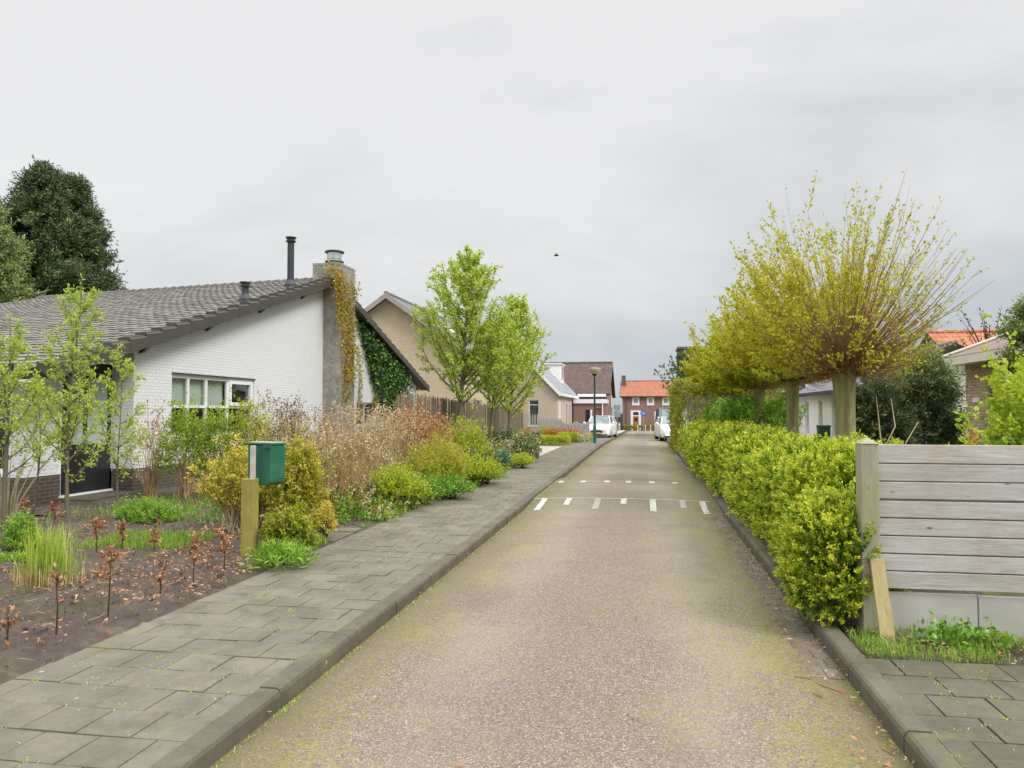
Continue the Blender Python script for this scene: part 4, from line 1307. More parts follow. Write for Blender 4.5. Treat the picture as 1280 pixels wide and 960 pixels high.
# leaning board
lb = thing('board', 'short yellowed board leaning against the end post of the plank fence', 'board', (1.63, 5.45, PZ))
mb = MB()
xb0, yb0 = on_z(1112, 803, PZ)[0], on_z(1112, 803, PZ)[1]
xt, yt = x_at(1097, FYP - .08, 700), FYP - .085
ztb = z_at(699, xt, yt)
mb.hexa([(xb0 - .05, yb0, PZ - .04), (xb0 + .045, yb0, PZ - .04), (xb0 + .045, yb0 + .025, PZ - .04), (xb0 - .05, yb0 + .025, PZ - .04), (xt - .05, yt, ztb), (xt + .042, yt, ztb + .004), (xt + .042, yt + .025, ztb + .004), (xt - .05, yt + .025, ztb)])
o = mb.build('plank', M['yellow_wood'], lb); bevel(o, .004)

# ---- mailbox on its post
bx, by = on_z(311.5, 697, PZ)
mbx = thing('mailbox', 'dark green letterbox fixed to a short mossy wooden post at the garden edge', 'mailbox', (bx, by, PZ))
s_ = 8.15 / 950
hw_ = .072
ptz = z_at(598, bx, by)
rz = -0.12
mb = MB(); mb.cbox((bx, by, PZ - .1), 2 * hw_, .10, ptz - PZ + .1, rz=rz, ch=.006); mb.build('post', M['mossy_post'], mbx)
mb = MB(); mb.cbox((bx + .035, by - .01, ptz - .05), .05, .03, z_at(557, bx, by) - ptz + .05, rz=rz, ch=.004); mb.build('backing_strip', M['pale_strip'], mbx)
# box: rounded lower front edge, lid with overhang
bw_ = .36; bd_ = .20
z0b = z_at(606, bx, by + .1); z1b = z_at(556, bx, by + .1)
H_ = z1b - z0b
cr, sr_ = math.cos(rz - .25), math.sin(rz - .25)
ox_, oy_ = bx + .105, by + .15
def L2W(x, y, z): return (ox_ + x * cr - y * sr_, oy_ + x * sr_ + y * cr, z0b + z)
prof = []
for k in range(7):
    t = k / 6 * math.pi / 2
    prof.append((-bw_ / 2 + 0, 0)) if False else None
mb = MB()
poly = [(-bw_/2, .07), (-bw_/2 + .012, .03), (-bw_/2 + .04, .005), (-bw_/2 + .07, 0), (bw_/2 - .06, 0), (bw_/2 - .03, .012), (bw_/2 - .008, .04), (bw_/2, .08), (bw_/2, H_), (-bw_/2, H_)]
n = len(poly)
for d in (-bd_/2, bd_/2):
    for p in poly: mb.v.append(L2W(p[0], d, p[1]))
mb.f = [tuple(range(n))[::1], tuple(range(n, 2*n))[::-1]] + [(i, n + i, n + (i+1) % n, (i+1) % n) for i in range(n)]
o = mb.build('box', M['green_plastic'], mbx); bevel(o, .012, 3)
mb = MB()
def LB(mb, xa, xb, ya, yb, za, zb): mb.hexa([L2W(xa, ya, za), L2W(xb, ya, za), L2W(xb, yb, za), L2W(xa, yb, za), L2W(xa, ya, zb), L2W(xb, ya, zb), L2W(xb, yb, zb), L2W(xa, yb, zb)])
LB(mb, -bw_/2 - .015, bw_/2 + .012, -bd_/2 - .014, bd_/2 + .01, H_ + .002, H_ + .022)
LB(mb, bw_/2 - .10, bw_/2 + .014, -bd_/2 - .016, -bd_/2 - .004, H_ - .035, H_ + .001)
o = mb.build('lid', M['green_plastic'], mbx); bevel(o, .006, 2)
mb = MB(); LB(mb, -bw_/2 - .012, bw_/2 + .009, -bd_/2 - .011, bd_/2 + .007, H_ + .023, H_ + .030); mb.build('lid_rim', M['lid_edge'], o)

# ---- street lamp
LX = x_at(743.5, 37.8, 555); LY = 37.8
lamp = thing('street_lamp', 'slim dark green street lamp with a pale bowl lantern standing on the left pavement', 'street lamp', (LX, LY, G(LY) + PZ))
gz_ = G(LY) + PZ
zt2 = z_at(468.5, LX, LY)
mb = MB(); mb.tube([(LX, LY, gz_ - .05), (LX, LY, gz_ + .9)], [.085, .08], 12); mb.build('base', plain('green_lamp_base', (0.02, 0.13, 0.09), 0.45, 0.4), lamp)
mb = MB(); mb.tube([(LX, LY, gz_ + .9), (LX, LY, gz_ + .95), (LX + .0, LY, zt2)], [.08, .055, .042], 12); mb.build('pole', M['dark_green'], lamp)
mb = MB(); mb.lathe((LX, LY, zt2), [(.06, -.06), (.12, 0), (.13, .03)], 16); o1 = mb.build('collar', M['car_black'], lamp)
zz2 = z_at(459.5, LX, LY) - zt2
mb = MB(); mb.lathe((LX, LY, zt2), [(.12, .032), (.20, zz2 * .3), (.30, zz2 * .7), (.325, zz2 * .84), (.30, zz2 * .86)], 20); mb.build('lantern', M['lamp_glass'], lamp, smooth=True)
mb = MB(); mb.lathe((LX, LY, zt2), [(.33, zz2 * .86), (.31, zz2 * .93), (.15, zz2 * 1.0), (.02, zz2 * 1.02)], 20); mb.build('cap', M['grey_sign'], lamp)

# ---- pillar at the drive
PX, PY = on_z(667.5, 573, PZ)
pil = thing('pillar', 'short square weathered brick pillar at the corner of the drive and pavement', 'pillar', (PX, PY, PZ))
pt = z_at(542, PX, PY)
mb = MB(); mb.box(PX - .16, PX + .16, PY - .16, PY + .16, 0, pt); mb.build('shaft', M['grey_brick'], pil)
mb = MB(); mb.cbox((PX, PY, pt + .001), .37, .37, .06, ch=.015); mb.build('capstone', M['kerb'], pil)

# ---- chestnut paling fence
def pale_fence(name, label, p, q, spacing, w, h0, h1, mat, group=None, jitter=.03, post_every=2.2, rails=(.35, .8), point=True, arch=0.0):
    root = thing(name, label, 'fence', (p[0], p[1], G(p[1])), group=group)
    L = math.hypot(q[0] - p[0], q[1] - p[1]); n = int(L / spacing)
    dx, dy = (q[0] - p[0]) / L, (q[1] - p[1]) / L
    ang = math.atan2(dy, dx)
    mb = MB(); r = random.Random(int(L * 10))
    for i in range(n + 1):
        t = i / n; x = p[0] + dx * L * t; y = p[1] + dy * L * t
        h = h0 + (h1 - h0) * t + r.uniform(-jitter, jitter) * 1.5 - arch * math.sin(math.pi * ((t * 2) % 1))
        g = G(y)
        lx, ly = r.uniform(-jitter, jitter) * .8, r.uniform(-jitter, jitter) * .8
        a = ang + r.uniform(-.2, .2) * (jitter > .01)
        ca, sa = math.cos(a), math.sin(a)
        hw, hd = w / 2 * r.uniform(.8, 1.15), w * .22
        b = [(-hw, -hd), (hw, -hd), (hw, hd), (-hw, hd)]
        P = lambda u, z, k=1: (x + lx * z / h + (u[0] * ca * k - u[1] * sa), y + ly * z / h + (u[0] * sa * k + u[1] * ca), g + z)
        mb.hexa([P(u, 0) for u in b] + [P(u, h - w) for u in b])
        if point: mb.hexa([P(u, h - w + .001) for u in b] + [P(u, h, .15) for u in b])
    mb.build('pale', mat, root)
    rb = MB()
    for k in rails:
        rb.tube([(p[0] - dy * .03, p[1] + dx * .03, G(p[1]) + h0 * k), (q[0] - dy * .03, q[1] + dx * .03, G(q[1]) + h1 * k)], .018, 5)
    rb.build('rail', mat, root)
    m = max(1, int(L / post_every))
    for i in range(m + 1):
        t = i / m; x = p[0] + dx * L * t - dy * .07; y = p[1] + dy * L * t + dx * .07
        b = MB(); b.tube([(x, y, G(y) - .1), (x, y, G(y) + (h0 + (h1 - h0) * t) * .97)], .04, 6); b.build('post', mat, root)
    return root
pale_fence('paling_fence', 'tall rustic split paling fence behind the shrubs and young trees', (-6.35, 19.3), (-5.9, 37.0), .085, .05, z_at(491, -6.35, 19.6), 1.75, M['chestnut'])
pale_fence('picket_fence', 'high grey picket fence below the cottage gable window, left of the drive shrubs', (x_at(650, 41.5), 41.5), (x_at(672, 41.8), 41.8), .14, .09, z_at(517, -5, 41.5) - G(41.5), z_at(517.5, -5, 41.8) - G(41.8), M['picket'], jitter=.004, group='grey picket fences')
pale_fence('picket_fence', 'grey picket fence with a lower top running in front of the cottage door', (x_at(673, 42.0), 42.0), (x_at(701, 43.6), 43.6), .14, .09, z_at(522.5, -5, 42) - G(42), z_at(523, -5, 43) - G(43), M['picket'], jitter=.004, group='grey picket fences')
pale_fence('picket_fence', 'scalloped grey picket fence running up to the white hatchback', (x_at(703, 43.8), 43.8), (x_at(736, 46.5), 46.5), .15, .09, z_at(526, -4, 44) - G(44), z_at(526.5, -4, 46) - G(46), M['picket'], jitter=.004, group='grey picket fences', arch=.14)

# ---- cars
def wheel(root, x, y, z, r, w, side):
    mb = MB(); mb.tube([(x - w/2, y, z), (x + w/2, y, z)], [r, r], 20)
    o = mb.build('wheel', M['tyre'], root)
    xo = x + side * w/2
    mb = MB(); mb.tube([(xo, y, z), (xo + side * .012, y, z)], [r * .66, r * .6], 16); mb.build('rim', M['rim'], o)

def loft(mb, rings, cap=True):
    b = len(mb.v); n = len(rings[0])
    for rg in rings: mb.v.extend(rg)
    for i in range(len(rings) - 1):
        for k in range(n):
            k2 = (k + 1) % n
            mb.f.append((b+i*n+k, b+i*n+k2, b+(i+1)*n+k2, b+(i+1)*n+k))
    if cap:
        mb.f.append(tuple(b + k for k in range(n))); mb.f.append(tuple(b + (len(rings)-1)*n + k for k in range(n))[::-1])

def make_car(label, pos, heading, body, L=3.95, W=1.70, H=1.43, van=False, oval_grille=False, group=None, name='car'):
    """front points to local -y"""
    root = thing(name, label, 'car' if not van else 'van', (0, 0, 0), 0, group)
    hL, hW = L / 2, W / 2
    # lower body rings along y: (y, half width, z bottom, z belt, z top of deck)
    if van: st = [(-hL, .80, .32, .62, .72), (-hL + .12, .93, .25, .78, .90), (-hL + .75, .99, .22, .95, 1.10), (-hL + 1.0, 1.0, .22, 1.02, 1.12), (0, 1.0, .22, 1.05, 1.12), (hL - .3, 1.0, .22, 1.05, 1.12), (hL, .96, .3, 1.0, 1.1)]
    else: st = [(-hL, .74, .30, .55, .60), (-hL + .10, .90, .22, .64, .73), (-hL + .45, .985, .18, .74, .84), (-hL + 1.0, 1.0, .17, .83, .95), (0, 1.0, .17, .88, .97), (hL - .7, 1.0, .18, .92, .99), (hL - .15, .96, .22, .92, .99), (hL, .86, .32, .82, .90)]
    rings = []
    for y, k, zb, zs, zt in st:
        w = hW * k
        rings.append([(-w * .93, y, zb), (-w, y, zb + .1), (-w, y, (zb + zs) / 2), (-w * .975, y, zs), (-w * .88, y, zt - .01), (-w * .45, y, zt + .015), (w * .45, y, zt + .015), (w * .88, y, zt - .01), (w * .975, y, zs), (w, y, (zb + zs) / 2), (w, y, zb + .1), (w * .93, y, zb)])
    mb = MB(); loft(mb, rings)
    o = mb.build('body', body, root, smooth=True); bevel(o, .02, 2)
    # greenhouse
    if van: g = [(-hL + .72, .90, 1.05, -hL + 1.35, .84), (hL - .1, .95, 1.05, hL - .25, .86)]
    else: g = [(-hL + .92, .86, .92, -hL + 1.62, .70), (hL - .12, .88, .94, hL - .62, .70)]
    (ya, ka, za, yat, kat), (yb, kb, zb2, ybt, kbt) = g
    mb = MB()
    wa, wat, wb2, wbt = hW * ka, hW * kat, hW * kb, hW * kbt
    ym = (ya + yb) / 2
    wm, wmt = hW * .94, hW * (.74 if not van else .88)
    loft(mb, [[(-wa, ya, za - .1), (-wat, yat, H - .05), (wat, yat, H - .05), (wa, ya, za - .1)],
              [(-wm, ym, za - .08), (-wmt, ym, H - .03), (wmt, ym, H - .03), (wm, ym, za - .08)],
              [(-wb2, yb, zb2 - .08), (-wbt, ybt, H - .06), (wbt, ybt, H - .06), (wb2, yb, zb2 - .08)]])
    mb.build('windows', M['car_glass'], root, smooth=False)
    # roof
    mb = MB()
    e = .02
    loft(mb, [[(-wat - e, yat - .03, H - .06), (-wat * .8, yat - .01, H - .02), (wat * .8, yat - .01, H - .02), (wat + e, yat - .03, H - .06), (wat * .8, yat, H - .08), (-wat * .8, yat, H - .08)],
              [(-wmt - e, ym, H - .045), (-wmt * .8, ym, H + .012), (wmt * .8, ym, H + .012), (wmt + e, ym, H - .045), (wmt * .8, ym, H - .06), (-wmt * .8, ym, H - .06)],
              [(-wbt - e, ybt + .04, H - .075), (-wbt * .8, ybt + .04, H - .02), (wbt * .8, ybt + .04, H - .02), (wbt + e, ybt + .04, H - .075), (wbt * .8, ybt, H - .09), (-wbt * .8, ybt, H - .09)]])
    mb.build('roof', body, root, smooth=True)
    # pillars
    mb = MB()
    for s in (-1, 1):
        mb.tube([(s * (wa + .01), ya, za - .02), (s * (wat + .01), yat, H - .05)], [.045, .035], 5)
        mb.tube([(s * (wb2 + .01), yb, zb2 - .02), (s * (wbt + .01), ybt, H - .06)], [.07, .06], 5)
        mb.tube([(s * (wm + .005), ym + .1, za - .02), (s * (wmt + .01), ym + .1, H - .04)], [.035, .03], 5)
    mb.build('pillars', body, root)
    # grille, lights, bumper intake, plate, mirrors, wheels
    fz = -hL - .012
    mb = MB()
    if oval_grille: mb.prism([(hW * .50 * math.cos(t), .46 + .11 * math.sin(t)) for t in np.linspace(0, 2 * math.pi, 17)[:-1]], 'y', fz - .01, fz + .14)
    else: mb.prism([(-.27, .38), (.27, .38), (.34, .50), (.32, .62), (-.32, .62), (-.34, .50)], 'y', fz - .01, fz + .12)
    mb.build('grille', M['car_black'], root)
    mb = MB(); mb.box(-hW * .8, hW * .8, fz - .0, fz + .1, .24, .31); mb.build('lower_intake', M['car_black'], root)
    mb = MB(); mb.box(-.26, .26, fz - .03, fz - .008, .34, .44); mb.build('number_plate', plain('plate_yellow', (0.6, 0.45, 0.05), 0.5, 0.3) if 'plate_yellow' not in bpy.data.materials else bpy.data.materials['plate_yellow'], root)
    zl = .68 if van else .60
    for s in (-1, 1):
        m_ = MB()
        x0_, x1_ = s * hW * .56, s * hW * .93
        m_.hexa([(min(x0_, x1_), -hL + .02 if s > 0 else -hL + .2, zl - .03), (max(x0_, x1_), -hL + .2 if s > 0 else -hL + .02, zl - .03), (max(x0_, x1_), -hL + .4, zl - .02), (min(x0_, x1_), -hL + .4, zl - .02),
                 (min(x0_, x1_), -hL + .06 if s > 0 else -hL + .24, zl + .10), (max(x0_, x1_), -hL + .24 if s > 0 else -hL + .06, zl + .10), (max(x0_, x1_), -hL + .46, zl + .12), (min(x0_, x1_), -hL + .46, zl + .12)])
        m_.build('headlight', M['headlight'], root)
        m_ = MB(); my = ya + .12; m_.tube([(s * (hW - .02), my, za + .05), (s * (hW + .08), my - .02, za + .09), (s * (hW + .2), my, za + .10)], [.03, .085, .07], 8); m_.build('mirror', body if not van else M['car_black'], root)
        for yy in (-hL + .78, hL - .72): wheel(root, s * (hW - .11), yy, .31, .31, .20, s)
    root.location = (pos[0], pos[1], pos[2]); root.rotation_euler = (0, 0, heading)
    return root
cx1 = x_at(749.5, 50.5, 545)
make_car('small white hatchback parked beside the brick house on the left, front towards the street', (cx1 + .05, 51.6, G(51.6) + .05), -0.10, M['car_white'], oval_grille=True, H=1.50)
cx2 = x_at(841.5, 45, 548)
make_car('white car with a black grille parked on the right, half hidden by the tall hedge', (cx2, 47.2, G(46) + .03), 0.10, M['car_white'], W=1.76, H=1.42)
cx3 = x_at(842.5, 50, 548)
make_car('dark grey van parked right behind the white car on the right', (cx3, 53.0, G(53) + .02), 0.06, M['car_grey'], L=4.9, W=1.95, H=2.08, van=True, name='van')

# ---- wheelie bin
bnx, bny = x_at(1029.5, 29, 540), 29
bn = thing('wheelie_bin', 'dark green wheelie bin against the white bungalow wall', 'bin', (bnx, bny, 0))
zb_ = z_at(531.5, bnx, bny)
mb = MB(); hb = .19
mb.hexa([(bnx - hb * .8, bny - hb * .9, .05), (bnx + hb * .8, bny - hb * .9, .05), (bnx + hb * .8, bny + hb, .05), (bnx - hb * .8, bny + hb, .05), (bnx - hb, bny - hb * 1.2, zb_ - .06), (bnx + hb, bny - hb * 1.2, zb_ - .06), (bnx + hb, bny + hb * 1.2, zb_ - .06), (bnx - hb, bny + hb * 1.2, zb_ - .06)])
mb.build('body', M['bin_green'], bn)
mb = MB(); mb.cbox((bnx, bny, zb_ - .055), hb * 2.2, hb * 2.7, .06, ch=.02); mb.build('lid', M['bin_green'], bn)
for s in (-1, 1): mb = MB(); mb.tube([(bnx + s * hb * .8, bny + hb, .1), (bnx + s * hb * 1.05, bny + hb, .1)], .1, 12); mb.build('wheel', M['tyre'], bn)

# ---- far street signs, posts and screens
def sign_post(name, label, u, y, vt, vb, parts, cat='sign'):
    x = x_at(u, y); g = G(y)
    t = thing(name, label, cat, (x, y, g))
    mb = MB(); mb.tube([(x, y, g), (x, y, z_at(vt, x, y))], .04, 8); mb.build('post', M['grey_sign'], t)
    return t, x, y
t, x, y = sign_post('traffic_sign', 'round blue traffic sign on a thin pole in front of the far brick house', 804, 87, 513, 536, None)
mb = MB(); rr = .33; zc = z_at(516.6, x, y)
mb.tube([(x, y - .05, zc), (x, y - .03, zc)], rr, 24); so_ = mb.build('sign_disc', M['blue'], t)
mb = MB(); mb.box(x - .17, x + .17, y - .06, y - .052, zc + .04, zc + .09); mb.box(x - .12, x + .20, y - .06, y - .052, zc - .10, zc - .05); mb.build('symbol', M['white_paint'], so_)
t, x, y = sign_post('street_sign', 'back of tall grey direction boards on a pole between the two brick houses', 771.3, 82, 506, 537, None)
mb = MB(); 
mb.box(x - .36, x + .36, y - .06, y - .04, z_at(513, x, y), z_at(506.5, x, y)); mb.build('board', M['grey_sign'], t)
mb = MB(); mb.box(x - .36, x + .36, y - .06, y - .04, z_at(521.5, x, y), z_at(514, x, y)); mb.build('board', M['grey_sign'], t)
dfx0, dfx1 = x_at(767, 90), x_at(777, 90)
df = thing('board_fence', 'dark timber fence panel in the gap beside the far brick house', 'fence', ((dfx0 + dfx1) / 2, 90, G(90)))
mb = MB()
k = dfx0
while k < dfx1: mb.box(k, k + .14, 90, 90.04, G(90), z_at(517, k, 90)); k += .15
mb.build('boards', M['dark_board'], df)
for k, u in enumerate((766.5, 774)):
    x = x_at(u, 80); t = thing('bollard', ('pale bollard at the pavement end nearest the brick house wall', 'pale bollard at the pavement end next to the far sign pole')[k], 'bollard', (x, 80, G(80)), group='pale bollards at the street end')
    mb = MB(); mb.lathe((x, 80, G(80)), [(.09, 0), (.085, .9), (.06, 1.0), (.02, 1.02)], 10); mb.build('shaft', M['concrete'], t)
    mb = MB(); mb.lathe((x, 80, G(80) + .75), [(.093, 0), (.093, .1)], 10); mb.build('band', M['white_paint'], t)
for k, u in enumerate((797, 806.5, 813, 820, 826)):
    x = x_at(u, 86); t = thing('barrier_post', ('leftmost of the thin white posts before the far house', 'second thin white post from the left before the far house', 'middle one of the thin white posts before the far house', 'fourth thin white post from the left before the far house', 'rightmost thin white post, nearest the parked white car')[k], 'post', (x, 86, G(86)), group='thin white posts at the end of the street')
    mb = MB(); mb.lathe((x, 86, G(86)), [(.035, 0), (.035, .72), (.02, .74)], 8); mb.build('shaft', M['white_paint'], t)

# ---- teal pole behind the plank fence
tx = x_at(1264, 8.4, 540)
tp = thing('garden_pole', 'teal plastic garden pole with a knob showing above the plank fence', 'pole', (tx, 8.4, PZ))
mb = MB(); mb.tube([(tx, 8.4, 0), (tx, 8.4, z_at(526, tx, 8.4))], .010, 8); mb.build('shaft', M['teal'], tp)
mb = MB(); zz = z_at(522, tx, 8.4); mb.lathe((tx, 8.4, zz - .05), [(.012, 0), (.025, .02), (.028, .04), (.018, .06), (.005, .065)], 10); mb.build('knob', M['teal'], tp)
mb = MB(); zz = z_at(550, tx, 8.4); mb.box(tx - .12, tx + .4, 8.39, 8.41, zz - .008, zz + .008); mb.build('crossbar', M['teal'], tp)

# ---- bird
d = ray(695.5, 319.5); bp = Vector((0, 0, CAM_H)) + d * (46 / d.y)
mb = MB()
mb.tube([bp + Vector(q) for q in ((-.17, 0, .0), (-.12, 0, .01), (-.02, 0, .0), (.08, 0, .0), (.13, 0, .02), (.17, 0, .01))], [.004, .035, .05, .035, .028, .004], 8)
for s in (-1, 1):
    a = [bp + Vector(q) for q in ((-.05, s * .03, .02), (.06, s * .03, .02), (.05, s * .17, .09), (-.03, s * .17, .09))]
    mb.hexa([q - Vector((0, 0, .008)) for q in a] + [q + Vector((0, 0, .004)) for q in a])
    b = [a[3], a[2], bp + Vector((-.02, s * .36, .04)), bp + Vector((-.06, s * .34, .04))]
    mb.hexa([q - Vector((0, 0, .006)) for q in b] + [q + Vector((0, 0, .003)) for q in b])
bo = mb.build('bird', M['bird']); tag(bo, 'small dark bird flying in the grey sky above the street', 'bird')
# ================================================================== vegetation
M['bark'] = mat_wood('grey_bark', (0.10, 0.085, 0.065), (0.22, 0.19, 0.15), 2, knots=False, green=(0.16, 0.17, 0.06), gamt=0.6, scale=2)
M['willow_bark'] = mat_wood('furrowed_willow_bark', (0.09, 0.07, 0.035), (0.54, 0.48, 0.27), 2, knots=False, green=(0.27, 0.28, 0.06), gamt=0.55, scale=0.75)
M['twig_red'] = plain('red_brown_shoots', (0.32, 0.185, 0.105), 0.7, 0.2, var=0.3, vs=4)
M['twig_olive'] = plain('olive_shoots', (0.26, 0.24, 0.10), 0.7, 0.2, var=0.3, vs=4)
M['twig_dark'] = plain('dark_twigs', (0.055, 0.04, 0.028), 0.8, 0.2, var=0.3, vs=8)
M['twig_pale'] = plain('pale_dry_twigs', (0.40, 0.33, 0.22), 0.8, 0.2, var=0.3, vs=6)
M['twig_brown'] = plain('brown_dry_stems', (0.40, 0.27, 0.155), 0.8, 0.2, var=0.35, vs=5)
L = {}
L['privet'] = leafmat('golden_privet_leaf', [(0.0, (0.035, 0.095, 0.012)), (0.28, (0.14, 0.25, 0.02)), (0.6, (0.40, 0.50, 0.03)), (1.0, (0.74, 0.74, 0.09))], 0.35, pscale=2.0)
L['willow'] = leafmat('willow_leaf', [(0.0, (0.28, 0.31, 0.02)), (0.5, (0.52, 0.52, 0.03)), (1.0, (0.72, 0.66, 0.07))], 0.45, pscale=1.5)
L['hornbeam'] = leafmat('hornbeam_leaf', [(0.0, (0.15, 0.18, 0.03)), (0.5, (0.33, 0.35, 0.04)), (1.0, (0.52, 0.50, 0.09))], 0.4, pscale=1.5)
L['pear'] = leafmat('fresh_tree_leaf', [(0.0, (0.22, 0.33, 0.025)), (0.5, (0.44, 0.55, 0.05)), (1.0, (0.70, 0.75, 0.20))], 0.4, pscale=1.0)
L['sapling'] = leafmat('lime_sapling_leaf', [(0.0, (0.24, 0.34, 0.04)), (0.5, (0.40, 0.52, 0.06)), (1.0, (0.62, 0.68, 0.20))], 0.45, pscale=2)
L['green'] = leafmat('bright_green_leaf', [(0.0, (0.06, 0.16, 0.015)), (0.5, (0.15, 0.33, 0.03)), (1.0, (0.33, 0.50, 0.07))], 0.35, pscale=3)
L['lime'] = leafmat('lime_shrub_leaf', [(0.0, (0.16, 0.22, 0.02)), (0.45, (0.38, 0.46, 0.03)), (1.0, (0.62, 0.64, 0.07))], 0.4, pscale=3)
L['golden'] = leafmat('golden_shrub_leaf', [(0.0, (0.12, 0.17, 0.02)), (0.35, (0.34, 0.38, 0.03)), (0.65, (0.60, 0.52, 0.06)), (0.88, (0.74, 0.55, 0.16)), (1.0, (0.70, 0.42, 0.24))], 0.35, pscale=5)
L['spirea'] = leafmat('spirea_leaf', [(0.0, (0.22, 0.20, 0.04)), (0.5, (0.40, 0.42, 0.04)), (1.0, (0.58, 0.55, 0.07))], 0.4, pscale=3)
L['dark'] = leafmat('dark_evergreen_leaf', [(0.0, (0.018, 0.045, 0.015)), (0.5, (0.05, 0.10, 0.03)), (1.0, (0.13, 0.19, 0.05))], 0.15, pscale=3)
L['conifer'] = leafmat('dark_conifer_spray', [(0.0, (0.022, 0.042, 0.02)), (0.5, (0.075, 0.11, 0.045)), (1.0, (0.22, 0.26, 0.10))], 0.15, pscale=0.9)
L['conifer2'] = leafmat('olive_conifer_spray', [(0.0, (0.08, 0.12, 0.04)), (0.5, (0.23, 0.30, 0.10)), (1.0, (0.44, 0.48, 0.18))], 0.2, pscale=1.2)
L['ivy'] = leafmat('ivy_leaf', [(0.0, (0.015, 0.05, 0.012)), (0.5, (0.05, 0.15, 0.025)), (0.85, (0.16, 0.32, 0.04)), (1.0, (0.32, 0.42, 0.08))], 0.15, pscale=2)
L['creeper'] = leafmat('yellowed_creeper_leaf', [(0.0, (0.22, 0.20, 0.02)), (0.4, (0.42, 0.36, 0.03)), (0.75, (0.52, 0.33, 0.05)), (1.0, (0.42, 0.18, 0.05))], 0.3, pscale=3)
L['brown'] = leafmat('dry_brown_leaf', [(0.0, (0.20, 0.08, 0.04)), (0.5, (0.40, 0.18, 0.085)), (1.0, (0.66, 0.40, 0.24))], 0.25, pscale=5)
L['dried'] = leafmat('dried_flower_head', [(0.0, (0.24, 0.16, 0.10)), (0.5, (0.50, 0.37, 0.23)), (1.0, (0.72, 0.60, 0.44))], 0.2, pscale=5)
L['darkhead'] = leafmat('dark_dried_head', [(0.0, (0.10, 0.065, 0.05)), (1.0, (0.30, 0.21, 0.17))], 0.1, pscale=5)
L['grass'] = leafmat('grass_blade', [(0.0, (0.10, 0.20, 0.02)), (0.5, (0.22, 0.40, 0.04)), (1.0, (0.45, 0.55, 0.10))], 0.4, pscale=4)
L['limegrass'] = leafmat('lime_grass_blade', [(0.0, (0.28, 0.40, 0.04)), (0.6, (0.46, 0.58, 0.09)), (1.0, (0.60, 0.66, 0.2))], 0.4, pscale=4)
L['straw'] = leafmat('straw_blade', [(0.0, (0.30, 0.18, 0.09)), (0.5, (0.52, 0.38, 0.18)), (1.0, (0.66, 0.55, 0.32))], 0.3, pscale=4)
L['blue'] = leafmat('blue_green_leaf', [(0.0, (0.03, 0.11, 0.09)), (1.0, (0.11, 0.26, 0.20))], 0.2, pscale=4)
L['varieg'] = leafmat('cream_edged_leaf', [(0.0, (0.04, 0.08, 0.02)), (0.5, (0.16, 0.22, 0.07)), (0.8, (0.5, 0.5, 0.25)), (1.0, (0.66, 0.66, 0.42))], 0.2, pscale=6)
L['orange'] = leafmat('orange_leaf', [(0.0, (0.40, 0.12, 0.03)), (0.6, (0.62, 0.25, 0.06)), (1.0, (0.70, 0.42, 0.12))], 0.3, pscale=4)
L['maple'] = leafmat('yellow_green_maple_leaf', [(0.0, (0.20, 0.32, 0.02)), (0.5, (0.42, 0.55, 0.04)), (0.9, (0.66, 0.68, 0.10)), (1.0, (0.72, 0.66, 0.14))], 0.45, pscale=2)

def uni(n, a, b): return RNG.uniform(a, b, n)
def tones(n, lo=0.0, hi=1.0): return RNG.uniform(lo, hi, n)

def lumpy_points(c, rad, n, seed, amp=0.18, shell=0.3, low=-0.25):
    d = rand_dirs(int(n * 1.9)); d = d[d[:, 2] > low][:n]
    r = blob_noise(d, seed, 6, amp) * (1 - shell * RNG.random(len(d)) ** 1.6) * (1 + .55 * RNG.random(len(d)) ** 7)
    return np.array(c) + d * r[:, None] * np.array(rad), d

def stems_from(mb, base, tips, rad, n=4, wob=0.06, segs=3, spread=0.06):
    base = Vector(base)
    for t in tips:
        t = Vector(t)
        b = base + Vector((random.uniform(-spread, spread), random.uniform(-spread, spread), 0))
        pts = [b]
        L_ = (t - b).length
        for k in range(1, segs):
            q = b.lerp(t, k / segs); q.z += L_ * 0.08 * math.sin(math.pi * k / segs)
            q += Vector((random.uniform(-1, 1), random.uniform(-1, 1), random.uniform(-.5, .5))) * wob * L_
            pts.append(q)
        pts.append(t)
        mb.tube(pts, [rad * (1 - .8 * k / segs) for k in range(segs + 1)], n, cap=False)

